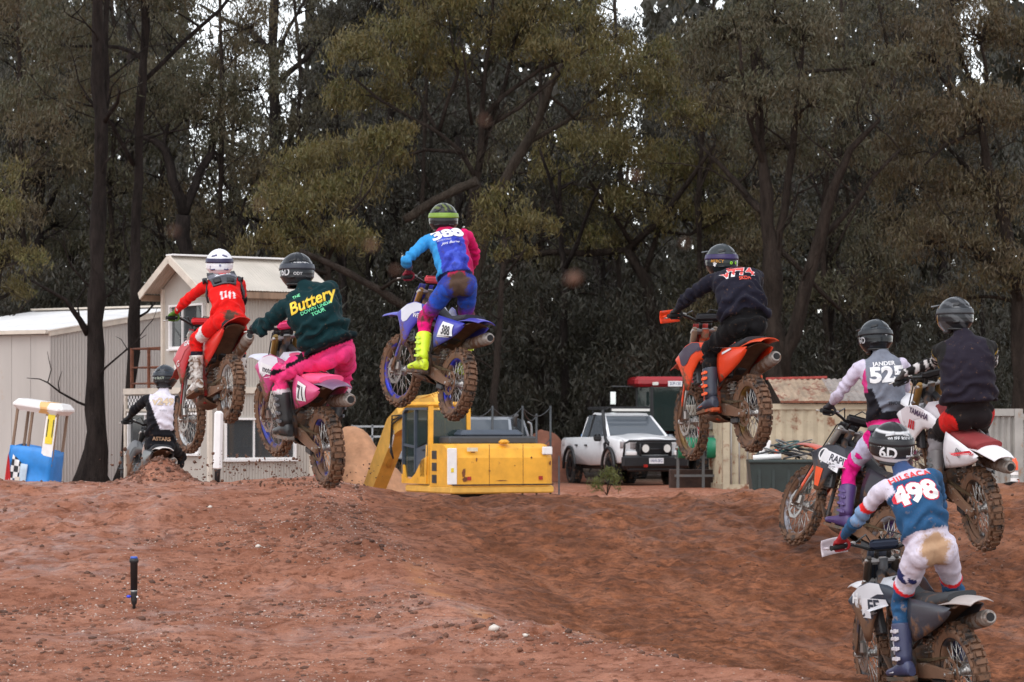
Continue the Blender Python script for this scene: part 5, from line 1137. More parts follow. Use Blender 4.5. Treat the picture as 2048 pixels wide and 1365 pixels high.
# mounds behind
def mound(name, label, px, D, w, h, col, seed):
    rs = np.random.RandomState(seed); n = 44; P = []; F_ = []
    X0 = sx(px, D); xs = np.linspace(-1.25, 1.25, n); XX, YY = np.meshgrid(xs, xs, indexing='ij'); rr = np.hypot(XX, YY)
    zz = h * np.clip(1.08 - np.sqrt((rr + .14 * fbm(XX * 2, YY * 2, seed, 3)) ** 2 + .03), 0, 2) + .05 * fbm(XX * 7, YY * 7, seed + 1., 3) * sstep(1.2, .8, rr) - .15
    gi = np.arange(n * n).reshape(n, n); q = np.stack([gi[:-1, :-1], gi[1:, :-1], gi[1:, 1:], gi[:-1, 1:]], -1).reshape(-1, 4)
    o = link(name, fastmesh(name, np.stack([XX * w, YY * w * .8, zz], -1).reshape(-1, 3), q, [pmat(name + str(seed), col, .9, var=.3, vscale=3, bump=.6, bscale=14)], True)); o.location = (X0, D, 0); return tag(o, label, "mound", "heaps of spoil")
mound("dirt_mound", "pale orange heap of sand left of the excavator arm", 708, 72, 1.6, 1.85, (.52, .27, .15), 11)
mound("dirt_mound", "red-brown heap of soil between the silver car and the pickup", 1080, 82, 1.25, 1.85, (.20, .075, .045), 12)
o = MB(); o.grid(lambda s, t: (-1.3 + 1.5 * s, .3 * t, .16 + .06 * math.sin(3 * s) + .08 * t - .15 * s), 12, 4, .02); o = o.build("black_strip", M_black, loc=(sx(715, 68), 68, -.02)); tag(o, "low black strip along the foot of the pale sand heap", "sheet")  # thin black strip in front of the sand heap
M_ute2 = pmat("tray_alu", (.5, .52, .54), .35, metal=.7)
root = empty("trailer", (sx(765, 86), 86, 0)); tag(root, "silver trailer cage peeking out behind the pale sand heap", "trailer")
b = MB()
for z in (.9, 1.25, 1.55): b.bar((-.9, 0, z), (.9, 0, z), .05, .06)
for x in (-.9, -.3, .3, .9): b.box((x, 0, 1.2), (.05, .05, .8))
b.build("cage", M_ute2, root); MB().box((0, .6, .7), (1.8, 1.4, .25), None, 0, .03).build("bed", M_ute2, root)
for s in (-1, 1): MB().lathe((s * .95, .6, .35), (s, 0, 0), [(-.1, .2), (-.1, .34), (.1, .34), (.1, .2), (-.1, .2)], 20).build("wheel", M_tyre, root)

# posts
M_post = pmat("steel_post", (.06, .065, .07), .5, metal=.4)
fr = empty("chain_fence", (0, 0, 0)); fr.location = (sx(985, 67.5), 67.5, 0); tag(fr, "row of thin steel posts strung with sagging chain behind the excavator hood", "fence")
pp = [(925, 66.8), (985, 67.5), (1045, 68.4), (1073, 70.5), (1101, 69.3)]; tops = []
for px, D in pp:
    p = Vector((sx(px, D), D, 0)) - fr.location; h_ = sz(812 if px != 1073 else 828, D); tops.append(p + Z * h_)
    MB().cyl(p - Z * .1, p + Z * h_, .026, n=8).build("post", M_post, fr)
for i, j in ((0, 1), (1, 2), (2, 4), (2, 3)):
    for dz in (0, -.75):
        a, c = tops[i] + Z * (dz - .03), tops[j] + Z * (dz - .03); MB().tube([a.lerp(c, t) - Z * (.22 * 4 * t * (1 - t)) for t in np.linspace(0, 1, 13)], .012, 5).build("chain", M_post, fr)
px = 1093; o = MB().tube([V(0, 0, 0), V(0, 0, 1.5), V(-.02, 0, 1.62), V(-.1, 0, 1.66)], .03, 8).build("bent_pipe", pmat("galv_pipe", (.25, .26, .27), .4, metal=.6), loc=(sx(1063, 72), 72, sz(978, 72))); tag(o, "galvanised pipe with a bent top behind the chain posts", "pipe")
o = MB().box((0, 0, .35), (.035, .05, .9)).build("star_picket", M_post, loc=(sx(1118, 60), 60, sz(990, 60))); tag(o, "short dark steel picket in front of the pickup's rear wheel", "post")
root = empty("irrigation_riser", (sx(243, 40), 40, sz(985, 40))); tag(root, "thin black irrigation riser in front of the tower's left window", "pipe")
MB().cyl((0, 0, 0), (0, 0, .52), .014, n=8).build("pipe", M_black, root); MB().cyl((-.04, 0, .32), (.03, 0, .32), .02, n=8).build("valve", M_black, root); MB().cyl((0, 0, .50), (0, 0, .535), .024, n=10).build("cap", M_black, root)
D0 = 28.35; root = empty("marker_post", (sx(434, D0), D0, gzs(sx(434, D0), D0) - .05)); tag(root, "white plastic marker sleeve on a black pipe standing on the jump lip", "post"); root.rotation_euler = (0, R(1.5), 0)
MB().tube([(0, 0, 0), (0, 0, .16), (0, 0, .18), (0, 0, .19)], [.025, .028, .036, .03], 12).build("pipe", M_black, root); MB().box((0, 0, .46), (.085, .085, .58), None, 0, .022).build("sleeve", pmat("sleeve_white", (.80, .78, .78), .5, var=.06, mud=.05), root)
D0 = 22.5; x = sx(268, D0); root = empty("sprinkler_riser", (x, D0, gzs(x, D0) - .03)); tag(root, "short black sprinkler riser with blue valve tab standing in the dirt", "sprinkler")
MB().tube([(0, 0, 0), (0, 0, .06), (.001, 0, .07), (0, 0, .10), (0, 0, .15), (0, 0, .17)], [.011, .012, .02, .025, .025, .027], 14).build("pipe", M_black, root)
MB().tube([(0, 0, .17), (0, 0, .385), (0, 0, .39), (0, 0, .415), (0, 0, .42)], [.027, .029, .036, .036, .03], 16).build("sprinkler_body", M_black, root)
MB().cyl((0, 0, .42), (0, 0, .435), .029, .026, 16).build("blue_ring", pmat("blue_ring", (.05, .12, .5), .4), root); MB().lathe((0, 0, .166), (0, 0, 1), [(0, .028), (.006, .0285), (.007, .027)], 16).build("clamp", M_steel, root)
MB().box((-.04, -.01, .125), (.034, .03, .022), None, 0, .008).build("valve_tab", pmat("valve_blue", (.03, .06, .65), .35), root); MB().ball((.028, -.015, .122), .009, 8, 6).build("valve_nut", M_white, root)
D0 = 50; root = empty("fuel_can", (sx(625, D0), D0, sz(985, D0))); tag(root, "red and white jerry can lying on the ground right of the tower", "can")
MB().box((.0, 0, .16), (.16, .2, .22), None, 0, .04).build("body", pmat("can_red", (.55, .03, .03), .4), root); MB().box((-.16, 0, .14), (.14, .2, .14), None, 0, .03).build("white_panel", M_white, root); MB().tube([(.02, 0, .27), (.05, 0, .31), (.1, 0, .27)], .015, 6).build("handle", M_red, root)
D0 = 66; rs = np.random.RandomState(4); root = empty("shrub", (sx(1214, D0), D0, 0)); tag(root, "small feathery green shrub in front of the pickup's side step", "shrub")
pts, T = clump_points((0, 0, .24), .36, 900, rs, 18, 1.1); v, f = leaves(pts, .10, .014, rs, -1.0); link("foliage", fastmesh("foliage", v, f, [leaf_mat("fresh_leaves", [(.05, .075, .02), (.10, .13, .035), (.15, .16, .05)])]), root)
b = MB()
for t in T[:9]: b.tube([(0, 0, 0), Vector(t) * .5 + V(0, 0, .02), Vector(t)], [.008, .006, .003], 4)
b.build("stems", BK['brown'], root)
# ================================================================== motocross bikes
M_tyremud = pmat("muddy_knobbly_rubber", (.035, .028, .025), .85, var=.4, mud=.62, mscale=9)
M_alu = pmat("muddy_aluminium", (.42, .40, .37), .4, metal=.7, var=.2, mud=.42, mscale=12, zlo=-.2, zhi=.6)
M_alu2 = pmat("clean_aluminium", (.45, .43, .41), .35, metal=.8, var=.2, mud=.2, mscale=10)
M_eng = pmat("muddy_engine", (.10, .095, .09), .5, metal=.4, var=.3, mud=.55, mscale=8)
M_mudfill = pmat("caked_mud", (.105, .055, .032), .8, var=.35, vscale=8, bump=.5, bscale=25)
M_spoke = pmat("spoke_steel", (.5, .48, .45), .4, metal=.6, var=.2, mud=.35)
M_chain = pmat("chain", (.13, .09, .05), .5, metal=.5, var=.3)
M_muff = pmat("muddy_muffler", (.40, .37, .34), .45, metal=.5, var=.15, mud=.5, mscale=6)
M_grip = pmat("grip_rubber", (.012, .012, .012), .8)
M_seat = pmat("seat_cover", (.02, .02, .024), .75, var=.2, mud=.25, mscale=8)
def rotx_wheel(mb, c, n, fn):
    for k in range(n): fn(k, 2 * math.pi * k / n)
def make_wheel(name, c, Rt, w, rr, nknob, rimmat, root, S=None, rear=True):
    c = Vector(c); h = Rt - rr; b = MB()
    kd = .014
    prof = [(-.36 * w, rr - .004), (-.47 * w, rr + .30 * h), (-.47 * w, rr + .6 * h), (-.36 * w, Rt - .022 - kd), (-.18 * w, Rt - kd - .004), (0, Rt - kd), (.18 * w, Rt - kd - .004), (.36 * w, Rt - .022 - kd), (.47 * w, rr + .6 * h), (.47 * w, rr + .30 * h), (.36 * w, rr - .004)]
    b.lathe(c, (1, 0, 0), prof, 56)
    for k in range(nknob):
        a = 2 * math.pi * k / nknob; M = Matrix.Rotation(a, 3, 'X')
        xs = ((-.15, 0, .30), (.15, 0, .30)) if k % 2 == 0 else ((0, 0, .32), (-.36, 1, .2), (.36, 1, .2))
        for (fx, side, ww) in xs:
            r = Rt - kd * .55 - (.016 if side else 0); tl = (-.45 if fx < 0 else .45) if side else 0
            b.box(c + M @ Vector((fx * w, 0, r)), (ww * w, 2 * math.pi * Rt / nknob * .62, kd * 2.1), M @ Matrix.Rotation(tl * .9, 3, 'Y'))
        if k % 2 == 0:
            for fx in (-1, 1): b.box(c + M @ Vector((fx * .44 * w, 0, Rt - .035)), (.16 * w, 2 * math.pi * Rt / nknob * .7, .022), M @ Matrix.Rotation(fx * .8, 3, 'Y'))
    T = S or Matrix.Identity(4); b.xf(T); tyre = b.build(name, M_tyremud, root)
    r = MB(); r.lathe(c, (1, 0, 0), [(-.30 * w, rr), (-.30 * w, rr - .012), (-.12 * w, rr - .030), (.12 * w, rr - .030), (.30 * w, rr - .012), (.30 * w, rr), (0, rr - .008), (-.30 * w, rr)], 48); r.xf(T); r.build("rim", rimmat, tyre)
    s = MB()
    for k in range(32):
        a = 2 * math.pi * k / 32; sd = 1 if k % 2 else -1; off = .55 if (k // 2) % 2 else -.55
        s.cyl(c + Vector((sd * .035, .03 * math.sin(a + off), .03 * math.cos(a + off))), c + Vector((sd * .01, (rr - .02) * math.sin(a), (rr - .02) * math.cos(a))), .0032, n=4)
    s.xf(T); s.build("spokes", M_spoke, tyre)
    hb = MB(); hb.lathe(c, (1, 0, 0), [(-.06, .0), (-.06, .028), (-.05, .048), (-.03, .048), (-.025, .028), (.025, .028), (.03, .048), (.05, .048), (.06, .028), (.06, 0)], 18); hb.cyl(c - Vector((.13, 0, 0)), c + Vector((.13, 0, 0)), .012, n=10); hb.xf(T); hb.build("hub", M_alu2, tyre)
    def disc(x, ro, ri, nm, mat, teeth=0, th=.005):
        d = MB(); n = 48; rg = lambda rad, xx: [c + Vector((xx, rad(k) * math.sin(2 * math.pi * k / n), rad(k) * math.cos(2 * math.pi * k / n))) for k in range(n)]
        fo = (lambda k: ro * (1.03 if k % 2 else .985)) if teeth else (lambda k: ro * (1.0 if (k // 3) % 2 else .955)); fi = lambda k: ri
        d.loft([rg(fo, x - th / 2), rg(fo, x + th / 2), rg(fi, x + th / 2), rg(fi, x - th / 2), rg(fo, x - th / 2)], cap=False, smooth=False)
        for k in range(6):
            a = 2 * math.pi * k / 6; d.bar(c + Vector((x, .04 * math.sin(a), .04 * math.cos(a))), c + Vector((x, (ri + .01) * math.sin(a + .35), (ri + .01) * math.cos(a + .35))), .018, th, up=(1, 0, 0))
        d.xf(T); d.build(nm, mat, tyre)
    if rear: disc(-.075, .112, .085, "sprocket", M_alu, 1); disc(.075, .118, .085, "brake_disc", M_alu2)
    else: disc(-.068, .132, .10, "brake_disc", M_alu2)
    return tyre

def bike_axes(px, py, D, yaw, pitch, roll):
    yaw, pitch, roll = R(yaw), R(pitch), R(roll); cy, sy, cp, sp = math.cos(yaw), math.sin(yaw), math.cos(pitch), math.sin(pitch)
    f = Vector((-sy * cp, cy * cp, sp)); r0 = Vector((cy, sy, 0)); u0 = r0.cross(f)
    r = r0 * math.cos(roll) - u0 * math.sin(roll); u = r0 * math.sin(roll) + u0 * math.cos(roll)
    return at(px, py, D), Matrix((r, f, u)).transposed()
def make_bike(label, pose, K):
    px, py, D, yaw, pitch, roll, steer, sag = pose
    o, A = bike_axes(px, py, D, yaw, pitch, roll); M4 = Matrix.Translation(o) @ A.to_4x4()
    root = bpy.data.objects.new("motocross_bike", None); root.empty_display_size = .2; COL.objects.link(root); root.matrix_world = M4
    tag(root, label, "motorbike", "racing motocross bikes")
    pid = K['id']; ch = Matrix.Translation((0, 0, -sag)); ax = Vector((0, 1.08, .76)); dd = Vector((0, -.42, .79)).normalized()
    ST = ch @ Matrix.Translation(ax) @ Matrix.Rotation(R(steer), 4, dd) @ Matrix.Translation(-ax)
    mudk = K.get('mud', .30) + .12
    def P(nm, c, z0=.12, z1=.62, mud=None, rough=.38): return pmat(pid + nm, c, rough, var=.07, mud=mudk if mud is None else mud, mscale=7, zlo=z0, zhi=z1, spec=.5)
    Mp, Ms, Mr = P("_plastic", K['main']), P("_second", K.get('second', K['main'])), pmat(pid + "_rim", K.get('rim', (.1, .1, .11)), .35, metal=.5, var=.1, mud=.52, mscale=6)
    Mf = P("_fender", K.get('rear', K['main']), -.2, .62); Mfr = P("_frontfender", K.get('front', K['main'])); Mfk = pmat(pid + "_fork", K.get('fork', (.05, .05, .05)), .4, metal=.5, mud=.3, zlo=.0, zhi=.6); Mg = P("_guard", K.get('guard', K['main']), -.1, .5)
    Mfr2 = pmat(pid + "_frame", K.get('frame', (.06, .06, .065)), .5, metal=.2, mud=.45, mscale=8)
    def fin(mb, nm, mat, T=ch, parent=root): mb.xf(T); return mb.build(nm, mat, parent)
    make_wheel("rear_wheel", (0, 0, 0), .338, .118, .245, 40, Mr, root, None, True)
    make_wheel("front_wheel", (0, 1.48, -.03 + sag), .352, .088, .278, 44, Mr, root, ST, False)
    # swingarm, chain, shock
    b = MB()
    for s in (-1, 1):
        b.loft([[Vector((s * x + dx, y, z + dz)) for dx, dz in ((-.016, -h), (.016, -h), (.016, h), (-.016, h))] for x, y, z, h in ((.075, .56, .06 - sag, .045), (.088, .40, .05 - sag * .7, .052), (.104, .12, .015 - sag * .2, .034), (.108, -.07, 0, .028))], smooth=False)
        b.box((s * .108, -.02, 0), (.036, .11, .05), None, 0, .01)
    b.box((0, .42, .05 - sag * .7), (.17, .07, .08), None, 0, .02); b.build("swingarm", M_alu, root)
    b = MB(); fs = Vector((-.078, .60, .09 - sag))
    b.tube([(-.078, 0.02, .110), (-.078, .3, .10 - sag * .45), fs + V(0, 0, .036)], (.006), 5, sq=None); b.tube([(-.078, .02, -.110), (-.078, .3, -.03 - sag * .45), fs - V(0, 0, .036)], .006, 5)
    for t in np.linspace(0, 1, 34):
        for (a, c_) in ((V(-.078, .02, .110), fs + V(0, 0, .036)), (V(-.078, .02, -.110), fs - V(0, 0, .036))): b.box(a.lerp(c_, t), (.014, .012, .013))
    b.build("chain", M_chain, root)
    b = MB(); b.box((-.085, .20, -.055 - sag * .3), (.035, .15, .06), None, 0, .012); b.build("chain_guide", M_black, root)
    b = MB(); b.tube([(0, .47, .12), (0, .44, .30), (0, .42, .52)], .020, 8)
    b.tube([V(.035 * math.cos(t), .465 - .0009 * t, .17 + .0052 * t) + V(0, .035 * math.sin(t), 0) for t in np.linspace(0, 44, 90)], .006, 5); fin(b, "shock", M_alu)
    # frame
    b = MB()
    for s in (-1, 1):
        b.tube([(s * .03, 1.06, .70), (s * .11, .86, .58), (s * .125, .62, .42), (s * .115, .52, .2), (s * .10, .50, .02)], [.03, .03, .028, .028, .024], 7)
        b.tube([(0, 1.05, .60), (s * .03, 1.0, .35), (s * .08, .92, .02), (s * .09, .55, -.03)], .019, 7)
        b.tube([(s * .09, .62, .53), (s * .075, .3, .57), (s * .06, -.06, .60)], .012, 6); b.tube([(s * .10, .52, .22), (s * .08, .2, .42), (s * .06, -.02, .57)], .011, 6)
    b.cyl((0, 1.10, .62), (0, 1.05, .80), .036, n=12); fin(b, "frame", Mfr2)
    b = MB(); b.box((0, .68, .09), (.23, .34, .23), None, 0, .05); b.cyl((-.15, .66, .10), (.155, .66, .10), .085, n=20); b.cyl((.0, .80, .08), (.16, .80, .08), .06, n=16); b.box((0, .80, .29), (.16, .17, .24), Matrix.Rotation(R(-12), 3, 'X'), 0, .025)
    for k in range(5): b.box((0, .785 + .008 * k, .24 + .04 * k), (.18, .19, .012), Matrix.Rotation(R(-12), 3, 'X'))
    b.box((0, .83, .45), (.15, .18, .10), Matrix.Rotation(R(-12), 3, 'X'), 0, .03); en = fin(b, "engine", M_eng)
    b = MB(); b.grid(lambda u, t: (-.13 + .26 * u, .48 + .50 * t, -.055 + .22 * max(0, t - .75) * 2.4 + .06 * (2 * u - 1) ** 2), 6, 6, .008); fin(b, "skid_plate", M_mudfill)
    b = MB(); b.tube([(.02, .92, .40), (.05, 1.0, .36), (.12, .98, .24), (.165, .84, .20), (.165, .62, .28), (.15, .42, .36), (.13, .24, .375)], [.022, .024, .025, .026, .026, .026, .028], 10); fin(b, "exhaust_header", M_muff)
    b = MB(); a, e = V(.132, .30, .352), V(.12, -.30, .482); d = (e - a).normalized(); Ln = (e - a).length
    b.lathe(a, d, [(0, .0), (0, .026), (.05, .034), (.12, .052), (Ln * .82, .058), (Ln * .9, .055), (Ln - .01, .047), (Ln, .042), (Ln, .024), (Ln - .09, .022), (Ln - .09, 0)], 20); mf = fin(b, "muffler", M_muff)
    b = MB(); b.cyl(e - d * .004, e + d * .0015, .030, n=16); fin(b, "bore_shade", M_dark, ch, mf); b = MB(); b.lathe(e - d * .075, d, [(0, .0565), (.03, .0555), (.05, .052), (.05, .05), (0, .05)], 20); fin(b, "end_cap", pmat(pid + "_cap", K.get('cap', (.32, .28, .25)), .4, metal=.3, mud=.3), ch, mf)  # black disc over the muffler's end stands in for the shade inside the bore
    # bodywork
    b = MB(); sec = [(-.16, .105, .665, .05), (-.02, .112, .648, .07), (.18, .118, .622, .09), (.40, .105, .600, .10), (.58, .085, .610, .10), (.72, .072, .655, .09), (.82, .055, .69, .05)]
    rg = []
    for y, w, z, h in sec: rg.append([V(x * w, y, z - dz * h) for x, dz in ((-1, 1), (-1.02, .45), (-.86, .12), (-.4, 0), (.4, 0), (.86, .12), (1.02, .45), (1, 1))])
    b.loft(rg); fin(b, "seat", P("_seat", K.get('seat', (.018, .018, .022)), .3, .75, .2, .75))
    b = MB(); b.loft([[V(x * w, y, z - dz * .14) for x, dz in ((-1, 1), (-1, .4), (-.6, 0), (.6, 0), (1, .4), (1, 1))] for y, w, z in ((.64, .10, .615), (.78, .125, .665), (.92, .12, .68), (1.0, .08, .65))]); fin(b, "fuel_tank", Ms)
    def fend(u, t):
        y = .12 - .57 * u; hw = .118 - .012 * u - .05 * max(0, u - .75) ** 1 * 1.6; x = (2 * t - 1); z = .605 + .075 * u - .045 * u * u * u
        return (x * hw, y, z - .050 * abs(x) ** 2.6 * (1 - .45 * u) - .012 * (1 - abs(x)) * 0)
    b = MB(); b.grid(fend, 14, 10, .007); rf = fin(b, "rear_fender", Mf)
    b = MB(); b.grid(lambda u, t: ((2 * t - 1) * (.095 - .02 * u), -.24 + .64 * u - .0, .60 - .30 * u ** 1.6 - .03 * (2 * t - 1) ** 2), 10, 6, .006); fin(b, "inner_mudguard", M_mudfill)
    for s in (-1, 1):
        def side(u, t):
            y = -.20 + .60 * u; zt = .575 + .02 * u; zb = .545 - .26 * u ** .75; x = .112 + .028 * u + .022 * math.sin(math.pi * t)
            return (s * x, y, zt + (zb - zt) * t)
        b = MB(); b.grid(side, 10, 6, .006 if s < 0 else -.006); sp = fin(b, "side_panel", P("_side", K.get('side', K['main']), .0, .6))
        if s < 0: sbv = BVHTree.FromPolygons([Vector(v) for v in b.v], b.f); left_side = sp
        ty = lambda y: np.interp(y, [.52, .70, .90, 1.02, 1.16], [.60, .66, .675, .64, .55]); by = lambda y: np.interp(y, [.52, .80, .90, .97, 1.03, 1.08, 1.16], [.54, .50, .40, .24, .24, .38, .50])
        def shroud(u, t):
            y = .52 + .64 * u; x = .105 + .115 * (y - .52) / .5 * (1 if y < 1.02 else (1 - (y - 1.02) * .5)) + .018 * math.sin(math.pi * t); return (s * x, y, ty(y) + (by(y) - ty(y)) * t)
        b = MB(); b.grid(shroud, 20, 6, .006 if s < 0 else -.006); sh = fin(b, "radiator_shroud", Mp)
        if s < 0: shv = BVHTree.FromPolygons([Vector(v) for v in b.v], b.f); left_shroud = sh
        # second-colour wedge on the shroud
        b = MB(); b.grid(lambda u, t: tuple(a_ + b_ for a_, b_ in zip(shroud(.42 + .52 * u - .1 * t, .02 + .42 * t), (s * .004, 0, 0))), 10, 4, None); fin(b, "shroud_graphic", Ms, ch, sh)
        b = MB(); b.box((s * .135, .955, .42), (.05, .11, .27), Matrix.Rotation(R(-10), 3, 'X'), 0, .01); rd = fin(b, "radiator", M_dgrey)
        b = MB()
        for k in range(7): b.box((s * .162, .955 + .006 * k, .31 + .035 * k), (.012, .10, .008), Matrix.Rotation(R(-10), 3, 'X'))
        fin(b, "louvres", M_black, ch, rd)
        b = MB(); b.box((s * .20, .52, .055), (.13, .05, .018), None, 0, .006); b.bar((s * .10, .51, .05), (s * .16, .52, .05), .03, .03)
        for k in range(5): b.box((s * (.15 + .024 * k), .52, .068), (.006, .05, .014))
        fin(b, "footpeg", M_alu)
    b = MB(); b.tube([(-.13, .56, .07), (-.15, .64, .05), (-.155, .72, .07)], .008, 6); b.cyl((-.15, .72, .07), (-.19, .72, .07), .011, n=8); fin(b, "shift_lever", M_alu)
    b = MB(); b.tube([(.13, .52, .03), (.15, .62, .02), (.155, .74, .05)], .008, 6); b.box((.165, .75, .055), (.04, .04, .012)); fin(b, "brake_pedal", M_alu)
    b = MB(); b.box((-.09, .34, .42), (.05, .26, .2), None, 0, .04); b.box((.02, .36, .45), (.16, .24, .2), None, 0, .04); fin(b, "airbox", M_black)
    # front end
    zf = -.03 + sag; tops, axl = V(0, 1.055, .805), V(0, 1.455, zf)
    for s in (-1, 1):
        x = V(s * .10, 0, 0); mid = tops.lerp(axl, .52)
        b = MB(); b.tube([tops + x, tops + x + (axl - tops) * .02, mid + x], [.024, .029, .029], 14); b.cyl(tops + x + V(0, -.004, .008), tops + x, .02, n=12); fk = fin(b, "fork_leg", Mfk, ST)
        b = MB(); b.tube([mid + x, axl + x + V(0, 0, .05), axl + x + V(0, .01, 0)], [.024, .024, .026], 12); b.box(axl + x + V(0, .025, 0), (.05, .07, .06), None, 0, .015); fin(b, "fork_slider", M_alu2, ST, fk)
        g0, g1 = tops.lerp(axl, .50), tops.lerp(axl, .97); fw_ = V(0, .79, .42).normalized()
        b = MB(); b.grid(lambda u, t: g0.lerp(g1, u) + V(s * (.10 + .036 * math.sin(t * 2.4 - .2)), 0, 0) + fw_ * (.036 * math.cos(t * 2.4 - .2)), 8, 6, .004); fin(b, "fork_guard", Mg, ST, fk)
    b = MB(); b.box(V(0, 1.072, .78), (.26, .07, .035), Matrix.Rotation(R(-28), 3, 'X'), 0, .01); b.box(V(0, 1.155, .625), (.26, .08, .04), Matrix.Rotation(R(-28), 3, 'X'), 0, .012); fin(b, "triple_clamp", M_alu2, ST)
    b = MB(); b.cyl((-.045, 1.06, .80), (-.045, 1.03, .87), .018, n=10); b.cyl((.045, 1.06, .80), (.045, 1.03, .87), .018, n=10); b.box((0, 1.028, .872), (.13, .05, .04), None, 0, .01)
    b.tube([(-.40, .915, .915), (-.25, .955, .925), (-.17, .985, .90), (-.10, 1.02, .872), (.10, 1.02, .872), (.17, .985, .90), (.25, .955, .925), (.40, .915, .915)], .0135, 10); hbm = fin(b, "handlebar", pmat(pid + "_bar", K.get('bar', (.03, .03, .03)), .35, metal=.5), ST)
    b = MB(); b.box((0, 1.0, .905), (.21, .05, .07), None, 0, .02); fin(b, "bar_pad", pmat(pid + "_pad", K.get('pad', (.02, .02, .022)), .6), ST, hbm)
    for s in (-1, 1):
        b = MB(); b.tube([(s * .275, .949, .922), (s * .40, .915, .915), (s * .41, .912, .915)], [.0165, .0165, .02], 10); fin(b, "grip", M_grip, ST, hbm)
        b = MB(); b.box((s * .235, .965, .93), (.04, .03, .03), None, 0, .008); b.tube([(s * .235, .985, .925), (s * .27, 1.01, .915), (s * .34, 1.0, .905), (s * .42, .985, .90)], .006, 6); fin(b, "lever", M_alu2, ST, hbm)
        if K.get('hand'):
            b = MB(); b.grid(lambda u, t: (s * (.26 + .20 * u), 1.03 - .03 * u + .04 * math.sin(math.pi * u) - .02 * (2 * t - 1) ** 2, .87 + .115 * t - .02 * u), 8, 5, .005); b.tube([(s * .44, .99, .91), (s * .42, .93, .915)], .008, 6); fin(b, "hand_guard", pmat(pid + "_hand", K['hand'], .4), ST, hbm)
    b = MB(); b.tube([(-.22, .97, .93), (-.10, 1.10, .97), (-.02, 1.18, .86), (-.05, 1.12, .62)], .006, 6); b.tube([(.22, .97, .93), (.08, 1.11, .98), (-.06, 1.22, .80), (-.12, 1.30, .45), (-.12, 1.45, .05 + sag)], .006, 6); fin(b, "cables", M_black, ST, hbm)
    b = MB(); b.grid(lambda u, t: ((2 * t - 1) * (.105 - .02 * u), 1.235 - .09 * u - .03 * (2 * t - 1) ** 2, .60 + .25 * u), 5, 6, -.006); fin(b, "front_number_plate", P("_plate", K.get('plate', K['main']), .2, .6), ST)
    def ff(u, t):
        y = 1.04 + .82 * u; x = 2 * t - 1; hw = .062 + .045 * math.sin(math.pi * min(u * 1.15, 1)) - .035 * max(0, u - .6) * 1.6; z = .50 + .075 * math.sin(math.pi * (u * .72 + .08)) - .065 * u
        return (x * hw, y, z + sag * .5 - .045 * abs(x) ** 2.2 * (1 - .5 * u))
    b = MB(); b.grid(ff, 14, 8, .006); fin(b, "front_fender", Mfr, ST)
    cal = MB(); cal.box((-.085, 1.40, zf + .06), (.05, .06, .10), None, 0, .015); fin(cal, "brake_caliper", M_alu2, ST)
    # lettering on the left side, as seen
    for (kind, txt, y, z, size, col, kw) in K.get('text', ()):
        tgt, bv = (left_shroud, shv) if kind == 'sh' else (left_side, sbv)
        decal("lettering", txt, ch @ V(-.3, y, z), (0, -1, kw.pop('tilt', .0)), (0, 0, 1), size, pmat("print_%d_%d_%d" % tuple(int(c * 99) for c in col), col, .5), tgt, bv, .009, **kw)
    for (kind, poly, y, z, col) in K.get('shapes', ()):
        tgt, bv = (left_shroud, shv) if kind == 'sh' else (left_side, sbv)
        patch("graphic", poly, ch @ V(-.3, y, z), (0, -1, 0), (0, 0, 1), pmat("print_%d_%d_%d" % tuple(int(c * 99) for c in col), col, .5), tgt, bv, .007)
    W = lambda q: M4 @ (ch @ Vector(q)); WS = lambda q: M4 @ (ST @ Vector(q))
    return dict(root=root, M=M4, A=A, sag=sag, o=o, W=W, grip={-1: WS((-.335, .933, .918)), 1: WS((.335, .933, .918))}, gax={s: (WS((s * .40, .915, .915)) - WS((s * .275, .949, .922))).normalized() for s in (-1, 1)}, seat=W((0, .2, .62)))

